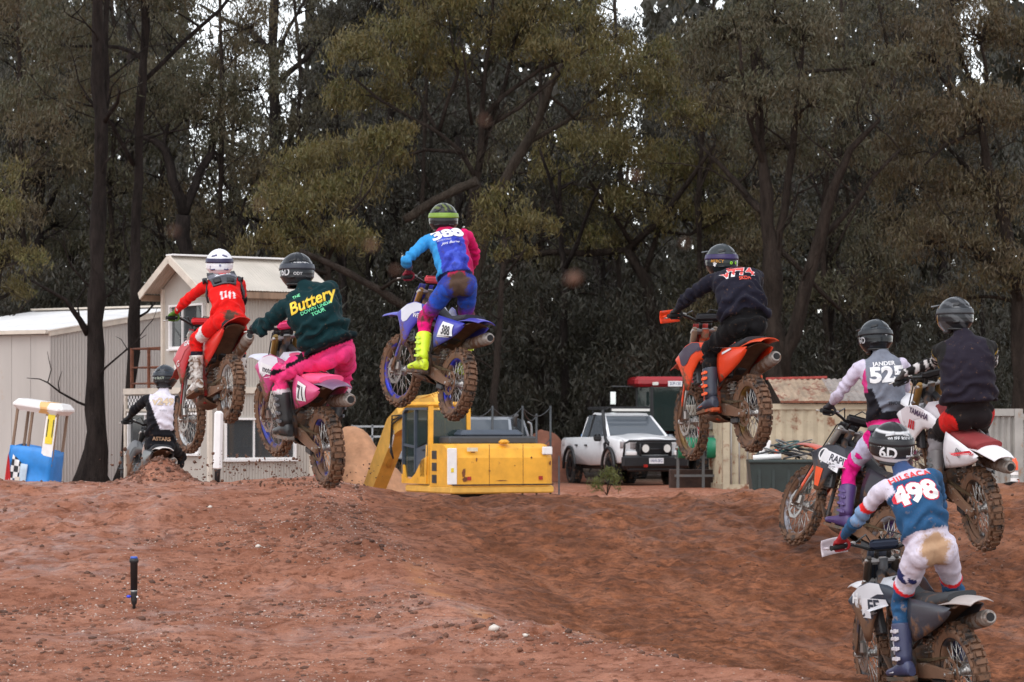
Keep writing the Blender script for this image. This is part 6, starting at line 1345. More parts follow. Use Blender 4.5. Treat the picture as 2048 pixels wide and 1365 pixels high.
# ================================================================== riders
def two_bone(a, b, l1, l2, target, bend):
    """joint between a and b; the swivel that projects nearest to the photographed spot (target px), else towards bend"""
    d = b - a; L = min(d.length, (l1 + l2) * .995); dn = d.normalized(); x = (l1 * l1 - l2 * l2 + L * L) / (2 * L); h = math.sqrt(max(l1 * l1 - x * x, 1e-6)); e1, e2, _ = frame(dn)
    best = None
    for k in range(72):
        t = 2 * math.pi * k / 72; q = a + dn * x + (e1 * math.cos(t) + e2 * math.sin(t)) * h; c = 0
        if target: p = proj(q); c += ((p[0] - target[0]) ** 2 + (p[1] - target[1]) ** 2) / 400
        c -= (q - a - dn * x).normalized().dot(bend) * (.35 if target else 10)
        if best is None or c < best[0]: best = (c, q)
    return best[1]
def helmet_shell(fwd, up, H):
    """motocross helmet around origin: returns list of parts (name, MB)"""
    fwd = Vector(fwd).normalized(); rt = fwd.cross(up).normalized(); upv = rt.cross(fwd)
    def surf(az, el, k=1.0):
        ca, sa, ce, se = math.cos(az), math.sin(az), math.cos(el), math.sin(el)
        x, y, z = .127 * ce * sa, .150 * ce * ca, .140 * se
        if y > 0 and el < .1: y *= 1 + .42 * sstep(.1, -.55, el) * max(ca, 0) ** 2      # chin bar
        if y < 0: y *= 1.0 + .05 * sstep(.3, -.3, el); 
        rdg = .006 * math.exp(-((el + .30) / .05) ** 2) * (1 if ca < .2 else 0) + .007 * math.exp(-((abs(sa) - .34) / .07) ** 2) * (1 if (el > .25 and ca < .5) else 0) - .006 * math.exp(-((el - .62) / .06) ** 2) * (1 if ca < -.1 else 0); x *= 1 + rdg * 6; y *= 1 + rdg * 6; z *= 1 + rdg * 5
        x *= 1 - .10 * sstep(-.2, -.9, el)
        return (rt * x + fwd * y + upv * (z + .005)) * k
    parts = []
    b = MB(); na, ne = 72, 40; e0, e1 = -1.02, 1.52; base = len(b.v); idx = {}
    for i in range(ne + 1):
        for j in range(na):
            idx[i, j] = len(b.v); b.v.append(tuple(surf(2 * math.pi * j / na, e0 + (e1 - e0) * i / ne)))
    for i in range(ne):
        for j in range(na):
            az = 2 * math.pi * (j + .5) / na; az = az if az < math.pi else az - 2 * math.pi; el = e0 + (e1 - e0) * (i + .5) / ne
            if abs(az) < .98 and -.38 < el < .46: continue
            if el < -.72 and abs(az) > 1.9: continue
            j2 = (j + 1) % na; b.f.append((idx[i, j], idx[i + 1, j], idx[i + 1, j2], idx[i, j2])); b.m.append(0); b.sm.append(True)
    b.f.append(tuple(idx[ne, j] for j in range(na))); b.m.append(0); b.sm.append(True)
    parts.append(("helmet", b))
    b = MB(); b.grid(lambda u, t: surf(.9 + (2 * math.pi - 1.8) * u, .06 + .30 * t - .06 * math.cos(.9 + (2 * math.pi - 1.8) * u), 1.022), 32, 3, .004); parts.append(("goggle_strap", b))
    b = MB(); b.grid(lambda u, t: surf(-.95 + 1.9 * u, -.36 + .80 * t, .985), 10, 6, .01); parts.append(("goggles", b))
    def peak(u, t):
        x = 2 * u - 1; y0 = surf(x * .95, .50); q = y0 * 1.03 + (fwd * (.150 - .05 * x * x) - upv * .012) * t + upv * (.006 + .012 * (1 - x * x)); return q
    b = MB(); b.grid(peak, 10, 6, .006); parts.append(("visor_peak", b))
    for s in (-1, 1):
        b = MB(); b.grid(lambda u, t: surf(math.pi + s * (.25 + .5 * u), .62 + .12 * t - .1 * u, 1.016), 4, 2, .003); parts.append(("vent", b))
        b = MB(); b.grid(lambda u, t: surf(math.pi + s * (.35 + .4 * u), -.34 + .10 * t - .05 * u, 1.012), 4, 2, .003); parts.append(("vent", b))
    b = MB(); b.tube([surf(2 * math.pi * j / 28, -1.0 if math.cos(2 * math.pi * j / 28) > -.3 else -.74, .985) for j in range(29)], .012, 6); parts.append(("neck_roll", b))
    return parts, surf, rt, upv
def glossmat():
    if "helmet_paint" in _mc: return _mc["helmet_paint"]
    m, nt, b = newmat("helmet_paint"); a = N(nt, 'ShaderNodeVertexColor', layer_name='Col'); co = objco(nt)
    spk = ramp(nt, noise_tex(nt, co, 55, 3, .6), [(.70, 0), (.74, .6)])
    nt.links.new(mixc(nt, spk, a.outputs[0], MUD2), b.inputs['Base Color']); b.inputs['Roughness'].default_value = .2; b.inputs['Coat Weight'].default_value = 0; b.inputs['Specular IOR Level'].default_value = .3
    _mc["helmet_paint"] = m; return m
def np_noise(P, s, o=2, off=0.0): return fbm(P[:, 0] * s + off, P[:, 1] * s - off, P[:, 2] * s + off * 2, o)

def make_rider(label, bike, S):
    sc = S.get('scale', 1.0); Dp = bike['o'].y + S['pel'][2]; Pw = at(S['pel'][0], S['pel'][1], Dp)
    # neck: depth from torso length
    Lt = .56 * sc; nk = at(S['neck'][0], S['neck'][1], Dp); d2 = math.hypot(nk.x - Pw.x, nk.z - Pw.z); dy = math.sqrt(max(Lt * Lt - d2 * d2, .02 * .02)); Nw = at(S['neck'][0], S['neck'][1], Dp + dy)
    Hw = at(S['head'][0], S['head'][1], Nw.y + S.get('hd', .10))
    base = Pw.copy(); rel = lambda w: Vector(w) - base
    Pv, Nv, Hv = V(0, 0, 0), rel(Nw), rel(Hw); s = Nv.normalized(); roll = R(S.get('roll', 0)); lat0 = Vector((math.cos(roll), S.get('twist', 0.0), -math.sin(roll)))
    lat = (lat0 - s * lat0.dot(s)).normalized(); proll = R(S.get('hroll', S.get('roll', 0))); l2 = Vector((math.cos(proll), S.get('htwist', .12), -math.sin(proll))); plat = (l2 - s * l2.dot(s)).normalized()
    back = lat.cross(s) * -1
    if back.dot(Vector((0, -1, .3))) < 0: back = -back
    bulk = S.get('bulk', 1.0); hem = S.get('hem', .10); SL = Nv.length
    spine = lambda u: Nv * u + back * (S.get('hunch', .05) * math.sin(math.pi * min(max(u, 0), 1)))
    def latu(u): return plat.lerp(lat, min(max((u - .1) / .6, 0), 1)).normalized()
    def ring(u, w, d, off=0.0, n=24):
        c = spine(u); L_ = latu(u); return [c + L_ * (w * math.copysign(abs(math.cos(t)) ** .82, math.cos(t))) + back * (d * math.copysign(abs(math.sin(t)) ** .85, math.sin(t)) + off) for t in [2 * math.pi * i / n for i in range(n)]]
    k = sc; mb = MB()
    mb.loft([ring(-.20, .075 * k, .08 * k), ring(-.12, .13 * k, .115 * k), ring(-.02, .160 * k, .128 * k), ring(.12, .160 * k, .120 * k), ring(.28, .142 * k, .108 * k), ring(.45, .150 * k * bulk, .115 * k * bulk), ring(.65, .178 * k * bulk, .125 * k * bulk), ring(.80, .188 * k * bulk, .120 * k * bulk), ring(.91, .160 * k * bulk, .098 * k), ring(.98, .095 * k, .075 * k), ring(1.04, .06 * k, .06 * k)])
    lw = S.get('loose', .012)
    mb.loft([ring(hem, (.162 + lw) * k * (bulk + .02), (.122 + lw) * k * (bulk + .02)), ring(hem + .03, (.166 + lw) * k * bulk, (.126 + lw) * k * bulk), ring(hem + .16, (.156 + lw) * k * bulk, (.120 + lw) * k * bulk), ring(.45, (.156 + lw * .8) * k * bulk, (.118 + lw) * k * bulk), ring(.66, (.180 + lw * .5) * k * bulk, (.127 + lw * .5) * k * bulk), ring(.80, .186 * k * bulk, .122 * k * bulk)])
    sh, el, wr, hip, kn, an = {}, {}, {}, {}, {}, {}
    gfrm = {}
    for sd in (-1, 1):
        sh[sd] = spine(.86 - .25 * (bulk - 1)) + lat * (sd * .182 * k * (1 + (bulk - 1) * .55))
        hip[sd] = plat * (sd * .088 * k) - s * (.03 * k)
        g = rel(bike['grip'][sd]); gx_ = bike['gax'][sd]
        e1 = (sh[sd] - g); e1 = e1 - gx_ * e1.dot(gx_); e1.normalize()
        up_ = bike['A'] @ Vector((0, .25, 1)); e2 = up_ - gx_ * up_.dot(gx_) - e1 * up_.dot(e1); e2.normalize()
        wr[sd] = g + (e1 * .80 + e2 * .42).normalized() * .085 * k + gx_ * (-.012)
        gfrm[sd] = (g, gx_, e1, e2)
        t_el = S.get('elL' if sd < 0 else 'elR'); t_kn = S.get('knL' if sd < 0 else 'knR')
        ua, fa = .315 * k, .285 * k
        dist = (wr[sd] - sh[sd]).length
        if dist > (ua + fa) * .985: f_ = dist / ((ua + fa) * .985); ua *= f_; fa *= f_
        el[sd] = rel(two_bone(base + sh[sd], base + wr[sd], ua, fa, t_el, Vector((sd * .8, -.3, .45)).normalized()))
        an[sd] = rel(bike['W']((sd * .215, .43, .165)))
        th, sk = .435 * k, .43 * k; dist = (an[sd] - hip[sd]).length
        if dist > (th + sk) * .985: f_ = dist / ((th + sk) * .985); th *= f_; sk *= f_
        kn[sd] = rel(two_bone(base + hip[sd], base + an[sd], th, sk, t_kn, (bike['A'] @ Vector((sd * .45, .9, .1))).normalized()))
        la = S.get('arm', 1.0) * k; ll = S.get('leg', 1.0) * k
        A_, E_, W_ = sh[sd], el[sd], wr[sd]
        mb.ball(A_ - lat * (sd * .022) - s * .012, .064 * la, 12, 8)
        E1, E2 = A_.lerp(E_, .84), E_.lerp(W_, .16); EC = (E1 + E2) * .25 + E_ * .5
        mb.tube([A_ - lat * (sd * .05), A_.lerp(E_, .12), A_.lerp(E_, .45), E1, EC, E2, E_.lerp(W_, .35), E_.lerp(W_, .75), W_, W_ + (g - W_) * .25], [.062 * la, .064 * la, .057 * la, .050 * la, .050 * la, .049 * la, .047 * la, .037 * la, .030 * la, .026 * la], 14)
        H_, K_, N_ = hip[sd], kn[sd], an[sd]
        mb.ball(H_ + back * .030 * k - s * .030 * k - plat * (sd * .016), (.106 * k, .106 * k, .106 * k), 14, 10)
        K1, K2 = H_.lerp(K_, .88), K_.lerp(N_, .12); KC = (K1 + K2) * .22 + K_ * .56
        mb.tube([H_ + s * .05, H_, H_.lerp(K_, .3), H_.lerp(K_, .65), K1, KC, K2, K_.lerp(N_, .3), K_.lerp(N_, .55), K_.lerp(N_, .9), N_], [.09 * ll, .100 * ll, .094 * ll, .080 * ll, .070 * ll, .071 * ll, .066 * ll, .066 * ll, .056 * ll, .044 * ll, .044 * ll], 16)
    mb.tube([spine(.95), Nv.lerp(Hv, .5), Hv], [.068 * k, .056 * k, .055 * k], 14)
    mb.ball(Hv, (.075 * k, .092 * k, .105 * k), 14, 10)
    hair = S.get('hair')
    body = remesh(mb, .0118, "person", base, None, 3)
    tag(body, label, "person", "motocross riders")
    # ---------- regions and colours
    me = body.data; n = len(me.vertices); co = np.empty(n * 3, np.float32); me.vertices.foreach_get('co', co); co = co.reshape(-1, 3).astype(float)
    nr = np.empty(n * 3, np.float32); me.vertices.foreach_get('normal', nr); nr = nr.reshape(-1, 3)
    segs = [(0, 0, spine(-.15), spine(.5), .15 * k), (0, 0, spine(.5), spine(.93), .145 * k), (5, 0, spine(1.0), Hv, .065)]
    for sd in (-1, 1):
        segs += [(1, sd, sh[sd], el[sd], .056 * k), (2, sd, el[sd], wr[sd], .042 * k), (3, sd, hip[sd] - s * .06, kn[sd], .088 * k), (4, sd, kn[sd], an[sd], .062 * k)]
    bestd = np.full(n, 1e9); seg = np.zeros(n, int); side = np.zeros(n, int); tt = np.zeros(n)
    for (sid, sd, a, b_, r) in segs:
        a, d = np.array(a), np.array(b_ - a); L2 = d @ d; t = np.clip(((co - a) @ d) / L2, 0, 1); dist = np.linalg.norm(co - (a + t[:, None] * d), axis=1) - r
        m = dist < bestd; bestd[m] = dist[m]; seg[m] = sid; side[m] = sd; tt[m] = t[m]
    sN, lN, bN = np.array(s), np.array(lat), np.array(back); u = (co @ sN) / SL; a_ = co @ lN - np.array([float(spine(.5).dot(lat))]) * 0; b_ = co @ bN
    # torso swallows hips: below the hem it is trousers
    X = dict(seg=seg, side=side, t=tt, u=u, a=a_, b=b_, co=co, n=n, k=k, nz=lambda f, o=2, off=0.0: np_noise(co, f, o, off), hem=hem, out=np.where(side != 0, (co @ lN - np.where(side < 0, np.array(spine(.5)) @ lN, np.array(spine(.5)) @ lN)) * side, 0))
    colr = np.ones((n, 4), np.float32); colr[:, :3] = S['col'](X); mud = np.zeros((n, 4), np.float32); mud[:, 3] = 1; mud[:, 0] = S['mudf'](X) if 'mudf' in S else 0; mud[:, 1] = S.get('tan', 0.0)
    low = ((seg == 3) & (tt > .5)) | (seg == 4); mud[:, 0] += np.where(low, .06, 0)
    me.color_attributes.new("Col", 'FLOAT_COLOR', 'POINT').data.foreach_set('color', colr.ravel()); me.color_attributes.new("Mud", 'FLOAT_COLOR', 'POINT').data.foreach_set('color', mud.ravel())
    # cloth folds: short waves round bent joints, long ones over the back
    wv = np.zeros(n); fa_ = S.get('fold', 1.0) * 1.25
    for sid, f in ((1, 26), (2, 24), (3, 20), (4, 20)):
        m = seg == sid; ph_ = tt[m] * f + 3.5 * np_noise(co[m], 9, 2, sid); bend = np.exp(-(((tt[m] - (1 if sid in (1, 3) else 0)) / .35) ** 2)); wv[m] = (.0020 + .0070 * bend) * np.sin(ph_)
    m = seg == 0; ph_ = u[m] * 30 + 5 * np_noise(co[m], 6, 2, 4.0) + 6 * np.abs(a_[m]); lowb = np.exp(-((u[m] - hem - .10) / .16) ** 2); wv[m] = (.0042 + .0085 * lowb) * np.sin(ph_) + .005 * np_noise(co[m], 9, 2)
    co2 = co + nr * (wv * fa_)[:, None]; me.vertices.foreach_set('co', co2.astype(np.float32).ravel()); me.update()
    bv = BVHTree.FromPolygons([Vector(c) for c in co2], [tuple(p.vertices) for p in me.polygons])
    # ---------- gloves
    gm = pmat("glove_%s" % S['id'], S['glove'], .8, var=.15, mud=.12, mscale=20)
    for sd in (-1, 1):
        g, gx_, e1, e2 = gfrm[sd]; h = MB(); rr = .030
        pos = lambda ax_, deg, r=rr: g + gx_ * ax_ + (e1 * math.cos(R(deg)) + e2 * math.sin(R(deg))) * r
        h.tube([wr[sd] + (wr[sd] - g) * .35, wr[sd], wr[sd].lerp(pos(0, 60), .5), pos(0, 70, .034)], [(.031, .031), (.033, .028), (.042, .022), (.044, .018)], 12, up=e2)
        h.box(pos(0, 55, .036), (.088, .05, .026), Matrix((gx_, (e1 * -.6 + e2 * .8).normalized(), (e1 * .8 + e2 * .6).normalized())).transposed(), 0, .01)
        for q, (ax_, len_) in enumerate(((-.036, .92), (-.012, 1.0), (.012, .98), (.034, .85))):
            ax_ = ax_ * 1.0; degs = [62, 105, 150, 150 + 62 * len_, 150 + 105 * len_]
            h.tube([pos(ax_, d_, rr + (.004 if i == 1 else 0)) for i, d_ in enumerate(degs)], [.0115, .0115, .0105, .0098, .0085], 8)
        h.tube([pos(-.046, 30, .045), pos(-.055, -15, .038), pos(-.050, -60, .031), pos(-.040, -100, .029)], [.014, .013, .0115, .0095], 8)
        remesh(h, .0075, "glove", None, body, 2, [gm])
    # ---------- boots
    for sd in (-1, 1):
        N_, K_ = an[sd], kn[sd]; f = (bike['A'] @ Vector((sd * .10, 1, -.10))).normalized(); upb = (bike['A'] @ Vector((0, 0, 1))); upb = (upb - f * upb.dot(f)).normalized(); rt = f.cross(upb).normalized()
        b = MB(); sk = (K_ - N_); tk = .60
        path = [N_ + sk * tk, N_ + sk * (tk - .03), N_ + sk * .42, N_ + sk * .25, N_ + sk * .08, N_ - upb * .02]
        b.tube(path, [(.070, .074), (.072, .076), (.068, .072), (.060, .064), (.055, .062), (.054, .060)], 16, up=f)
        fr_ = []
        for y, w, hi in ((-.085, .028, .06), (-.07, .038, .10), (-.02, .044, .125), (.05, .047, .10), (.11, .050, .075), (.17, .050, .062), (.215, .040, .052), (.235, .022, .036)):
            c = N_ - upb * .105 + f * y; fr_.append([c + rt * (w * math.cos(t)) + upb * (hi / 2 + hi / 2 * math.copysign(abs(math.sin(t)) ** .7, math.sin(t))) for t in [2 * math.pi * i / 14 for i in range(14)]])
        b.loft(fr_); bid = "boot_%s" % S['id']; bm_ = S['boot']
        bo = b.build("boot", pmat(bid, bm_[0], .45, var=.15, mud=S.get('bootmud', .30), mscale=9, spec=.5), body)
        so = MB(); ls = []
        for y, w in ((-.09, .03), (-.06, .042), (0, .045), (.1, .052), (.18, .052), (.225, .038), (.243, .02)):
            c = N_ - upb * .118 + f * y; ls.append([c + rt * (w * x_) + upb * (z_ * .012) for x_, z_ in ((-1, -1), (1, -1), (1.04, 1), (-1.04, 1))])
        so.loft(ls, smooth=False); so.box(N_ - upb * .130 - f * .05, (.07, .06, .02), Matrix((rt, f, upb)).transposed()); so.build("sole", pmat(bid + "_sole", bm_[2] if len(bm_) > 2 else (.03, .025, .02), .8, mud=.5), bo)
        out = rt * sd
        b2 = MB()
        for i, tq in enumerate((.50, .38, .22, .06)):
            c = N_ + sk * tq + out * .062; yv = f; b2.box(c, (.014, .10, .024), Matrix((out, f, sk.normalized())).transposed(), 0, .004); b2.box(c + out * .008 - f * .02, (.012, .035, .032), Matrix((out, f, sk.normalized())).transposed(), 0, .004)
        b2.build("buckles", pmat(bid + "_buckle", bm_[1], .4, var=.1, mud=.2), bo)
        b3 = MB(); b3.grid(lambda u_, t_: N_ + sk * (.12 + .46 * u_) + (f * math.cos((t_ - .5) * 1.9) + rt * math.sin((t_ - .5) * 1.9)) * (.068 + .006 * u_), 6, 5, .008); b3.build("shin_plate", pmat(bid + "_shin", bm_[3] if len(bm_) > 3 else bm_[1], .4, mud=.2), bo)
        b4 = MB(); b4.grid(lambda u_, t_: N_ - upb * .085 + f * (.09 + .145 * u_) + (rt * math.sin((t_ - .5) * 2.6) * (.053 - .024 * u_ * u_) + upb * (math.cos((t_ - .5) * 2.6) * .034 * (1 - .5 * u_))), 5, 6, .006); b4.build("toe_guard", pmat(bid + "_toe", bm_[3] if len(bm_) > 3 else bm_[0], .5, mud=.45), bo)
    # ---------- helmet
    hf = Vector((math.sin(R(S.get('hyaw', -12))), math.cos(R(S.get('hyaw', -12))), math.sin(R(S.get('hpitch', 0))))); hu = Vector((math.sin(R(S.get('htilt', 0))), 0, 1))
    parts, surf, hrt, hup = helmet_shell(hf, hu, None); hk = S.get('hscale', 1.0) * 1.10; HM = None
    hc = S['helmet']
    for nm, b in parts:
        if nm == 'helmet': b.xf(Matrix.Translation(Hv) @ Matrix.Scale(hk, 4)); hb = b.build("helmet", glossmat(), body); sm_ = hb.modifiers.new("thick", 'SOLIDIFY'); sm_.thickness = .012; sm_.offset = -1
        else: b.xf(Matrix.Translation(Hv) @ Matrix.Scale(hk, 4)); b.build(nm, pmat("h_%s_%s" % (S['id'], nm), dict(goggle_strap=hc['strap'], goggles=(.02, .02, .03), visor_peak=hc.get('peak', hc['base']), vent=hc.get('vents', (.012, .012, .014)), neck_roll=(.015, .015, .016))[nm], .45 if nm != 'goggles' else .1, var=.12, mud=.06, mscale=30), hb)
    hv = np.array([v.co[:] for v in hb.data.vertices]) - np.array(Hv); q = np.stack([hv @ np.array(hrt), hv @ np.array(hf.normalized()), hv @ np.array(hup)], -1) / hk
    cc = np.ones((len(hv), 4), np.float32); cc[:, :3] = hc['fn'](q) if 'fn' in hc else np.array(hc['base']); hb.data.color_attributes.new("Col", 'FLOAT_COLOR', 'POINT').data.foreach_set('color', cc.ravel())
    hbv = BVHTree.FromPolygons([v.co.copy() for v in hb.data.vertices], [tuple(p.vertices) for p in hb.data.polygons])
    def hplace(txt, az, elv, size, col, **kw):
        p = Hv + surf(az, elv) * hk * 1.05; nrm = (surf(az, elv)).normalized(); yd = (hup - nrm * hup.dot(nrm)).normalized(); xd = yd.cross(nrm)
        decal("helmet_marking", txt, p, xd, yd, size, pmat("hprint_%d_%d_%d" % tuple(int(c * 99) for c in col), col, .5), hb, hbv, .003, **kw)
    for args in S.get('htext', ()): hplace(*args[:5], **(args[5] if len(args) > 5 else {}))
    # ---------- print on the back
    def bplace(u_, a__, txt, size, col, outline=None, **kw):
        org = spine(u_) + lat * a__ + back * .12
        if outline is not None:
            kw2 = dict(kw); kw2['bold'] = kw.get('bold', .02) + .035; decal("back_print", txt, org, lat, s, size, pmat("print_%d_%d_%d" % tuple(int(c * 99) for c in outline), outline, .7), body, bv, .003, **kw2)
        decal("back_print", txt, org, lat, s, size, pmat("print_%d_%d_%d" % tuple(int(c * 99) for c in col), col, .7), body, bv, .006, **kw)
    for args in S.get('text', ()): bplace(*args[:5], **(args[5] if len(args) > 5 else {}))
    for (u_, a__, poly, col) in S.get('shapes', ()): patch("back_print", poly, spine(u_) + lat * a__ + back * .12, lat, s, pmat("print_%d_%d_%d" % tuple(int(c * 99) for c in col), col, .7), body, bv, .004)
    # ---------- hair, protector
    if hair:
        hm = MB(); rs_ = np.random.RandomState(3)
        for i in range(70):
            az = math.pi + rs_.uniform(-1.0, 1.0); p0 = Hv + surf(az, -.62) * .86; p1 = p0 + Vector((rs_.randn() * .02, -.02 - .015 * rs_.rand(), -.045)); p2 = p1 + Vector((rs_.randn() * .03 + .012, -.01, -.035 - .03 * rs_.rand())); hm.tube([p0, p1, p2], [.006, .005, .002], 4)
        hm.build("hair", pmat("hair_" + S['id'], hair, .6, var=.4, vscale=30), body)
    if 'protector' in S:
        c1, c2 = S['protector']
        def sheet(u0, u1, a0, a1, nu, nv, off, taper=0.0):
            b = MB()
            def fn(p, q):
                uu = u0 + (u1 - u0) * p; aa = (a0 + (a1 - a0) * q) * (1 - taper * (1 - p)); o_ = spine(uu) + lat * aa + back * .35; h = bv.ray_cast(o_, -back, .6); return (h[0] if h[0] is not None else spine(uu) + lat * aa + back * .1) + back * off
            b.grid(fn, nu, nv, -.012); return b
        pr = sheet(.56, .98, -.155, .155, 8, 10, .020, .25).build("chest_protector", pmat("prot_" + S['id'], c1, .5, var=.2, mud=.06), body)
        for sg in (-1, 1):
            sheet(.60, .70, sg * .03, sg * .11, 3, 4, .030, .1).build("back_vent", pmat("protd_" + S['id'], c2, .6), pr); sheet(.74, .96, sg * .155, sg * .20, 4, 3, .022).build("shoulder_pad", pmat("protd_" + S['id'], c2, .6), pr)
        st = MB(); 
        for sg in (-1, 1): st.tube([spine(.72) + lat * sg * .165 + back * .06, spine(.55) + lat * sg * .185, spine(.42) + lat * sg * .175 - back * .03], [(.012, .02)] * 3, 6)
        st.build("strap", pmat("protd_" + S['id'], c2, .6), pr)
        S['_pv'] = bv
    return body
# ================================================================== the eight bikes and riders
WHT, BLK = (.78, .77, .78), (.014, .014, .017)
def paint(X, torso, sleeve, pants, shank=None, neck=None):
    n = X['n']; c = np.zeros((n, 3)); seg, u = X['seg'], X['u']
    c[:] = torso; c[(seg == 1) | (seg == 2)] = sleeve; c[(seg == 3) | (seg == 4)] = pants
    c[(seg == 0) & (u < X['hem'])] = pants
    if shank is not None: c[seg == 4] = shank
    c[seg == 5] = neck if neck is not None else (.02, .02, .022)
    return c
def butt_mud(X, amt=.35):
    return amt * np.exp(-((X['u'] + .13) / .17) ** 2 - (X['a'] / .085) ** 2) * (X['b'] > 0) * np.isin(X['seg'], (0, 3))
mix = lambda a, b, t: np.asarray(a) * (1 - t[:, None]) + np.asarray(b) * t[:, None]

# --- 388: blue bike, blue and pink kit
def colA(X):
    blue, cyan, crim, pink = srgb(58, 72, 178), srgb(58, 150, 214), srgb(214, 22, 98), srgb(226, 24, 116)
    c = paint(X, blue, blue, srgb(52, 64, 150)); seg, sd, t, u, a = X['seg'], X['side'], X['t'], X['u'], X['a']
    tm = (seg == 0) & (u > X['hem']); nz = X['nz'](14); c[tm & (nz > .25)] = srgb(74, 92, 200); c[tm & (nz < -.45)] = srgb(48, 56, 150)
    c[tm & (a < -.125)] = cyan; c[tm & (a > .135)] = srgb(200, 30, 100)
    arm = (seg == 1) | (seg == 2); c[arm & (sd < 0)] = cyan; c[arm & (sd > 0)] = crim; c[(seg == 2) & (sd < 0) & (t > .35)] = srgb(70, 84, 110); c[tm & (u > .93)] = srgb(190, 25, 80)
    lg = np.where(seg == 3, t, np.where(seg == 4, 1.0, 0)); m = (seg == 3) | (seg == 4); g = np.clip((lg - .45) / .4, 0, 1); c[m] = mix(mix(np.tile(srgb(42, 82, 186), (m.sum(), 1)), np.tile(srgb(120, 40, 150), (m.sum(), 1)), np.clip(g[m] * 2, 0, 1)), np.tile(pink, (m.sum(), 1)), np.clip(g[m] * 2 - 1, 0, 1))
    belt = (np.isin(seg, (0, 3))) & (u < X['hem']) & (u > X['hem'] - .05); c[belt] = srgb(28, 34, 70); pt = np.isin(seg, (0, 3)) & (u < X['hem'] - .02) & (u > X['hem'] - .10) & (np.abs(a + .0) < .08) & (X['b'] > 0); c[pt] = srgb(190, 30, 80)
    return c
bA = make_bike("blue bike in mid-air ridden by the blue-and-pink rider", (915, 769, 26.97, 23.1, 7.1, 7.4, 10.4, 0.0), dict(id="bikeA", main=srgb(62, 60, 165), second=srgb(205, 205, 215), rim=srgb(40, 50, 170), rear=srgb(66, 64, 160), front=srgb(66, 66, 175), fork=srgb(150, 110, 60), guard=srgb(50, 52, 140), seat=(.02, .02, .03), pad=srgb(220, 80, 90), bar=(.02, .02, .02), side=srgb(60, 62, 165), plate=srgb(60, 60, 160), mud=.22,
  text=[('sh', "WEIR", .80, .545, .062, WHT, dict(bold=.02, shear=.2)), ('sd', "388", .14, .47, .12, (.03, .03, .04), dict(bold=.03, shear=.1))], shapes=[('sd', [(-.17, -.08), (.13, -.055), (.16, .065), (-.10, .075)], .14, .475, WHT)]))
make_rider("rider 388 in blue and pink kit standing on the pegs, highest in the air", bA, dict(id="A", pel=(914, 566, .27), neck=(891, 462), head=(887, 440), hd=.09, roll=3, hroll=2, elL=(811, 526), elR=(990, 530), knL=(856, 622), knR=(934, 624), col=colA, mudf=lambda X: butt_mud(X, .8) + .10 * np.isin(X['seg'], (3,)), glove=srgb(120, 20, 40), boot=(srgb(208, 232, 40), srgb(190, 215, 60), (.06, .04, .03), srgb(200, 225, 50)), bootmud=.36, hyaw=-4, hpitch=6,
  helmet=dict(base=(.03, .032, .036), strap=srgb(120, 150, 50), vents=(.02, .02, .02), fn=lambda q: np.where((q[:, 2:3] > .085) & (np.sin(q[:, 0:1] * 110 + q[:, 1:2] * 60) > .2), srgb(90, 100, 50), (.015, .016, .018))),
  htext=[(">>>>", 2.2, .30, .05, srgb(220, 120, 60), dict(bold=.02))],
  text=[(.80, .0, "388", .165, WHT, dict(bold=.05, sxx=1.2, shear=-.12)), (.655, -.05, "MOTO CYCLES", .020, WHT, dict(bold=.0, grid=5)), (.585, 0.0, "Jett Burns", .042, WHT, dict(shear=.5, grid=6))]))

# --- 774: orange bike, black hoodie
def colB(X):
    c = paint(X, srgb(30, 29, 42), srgb(27, 26, 38), srgb(19, 18, 20)); seg, sd, t = X['seg'], X['side'], X['t']
    o = X['out']
    st = (seg == 1) & (np.abs(t - .42) < .28) & (X['co'][:, 2] > 0) & (np.abs(((X['nz'](1.0)) * 0)) < 1)
    return c
bB = make_bike("orange bike in mid-air with orange hand guards and bare alloy swingarm", (1505, 827, 25.35, 17.6, -1.6, -1.5, .4, 0.0), dict(id="bikeB", main=srgb(228, 74, 34), second=srgb(64, 52, 70), rim=srgb(120, 92, 46), rear=srgb(214, 74, 32), front=srgb(200, 54, 30), fork=srgb(150, 128, 110), guard=srgb(220, 70, 25), seat=(.02, .02, .025), pad=(.02, .02, .024), hand=srgb(236, 66, 18), side=srgb(224, 66, 30), plate=srgb(150, 30, 20), frame=srgb(170, 60, 25), mud=.22,
  text=[('sh', "SX-F", .74, .60, .055, (.04, .03, .05), dict(bold=.02, shear=.2))], shapes=[('sd', [(-.12, .05), (.06, .085), (.06, .105), (-.13, .07)], .16, .48, WHT)]))
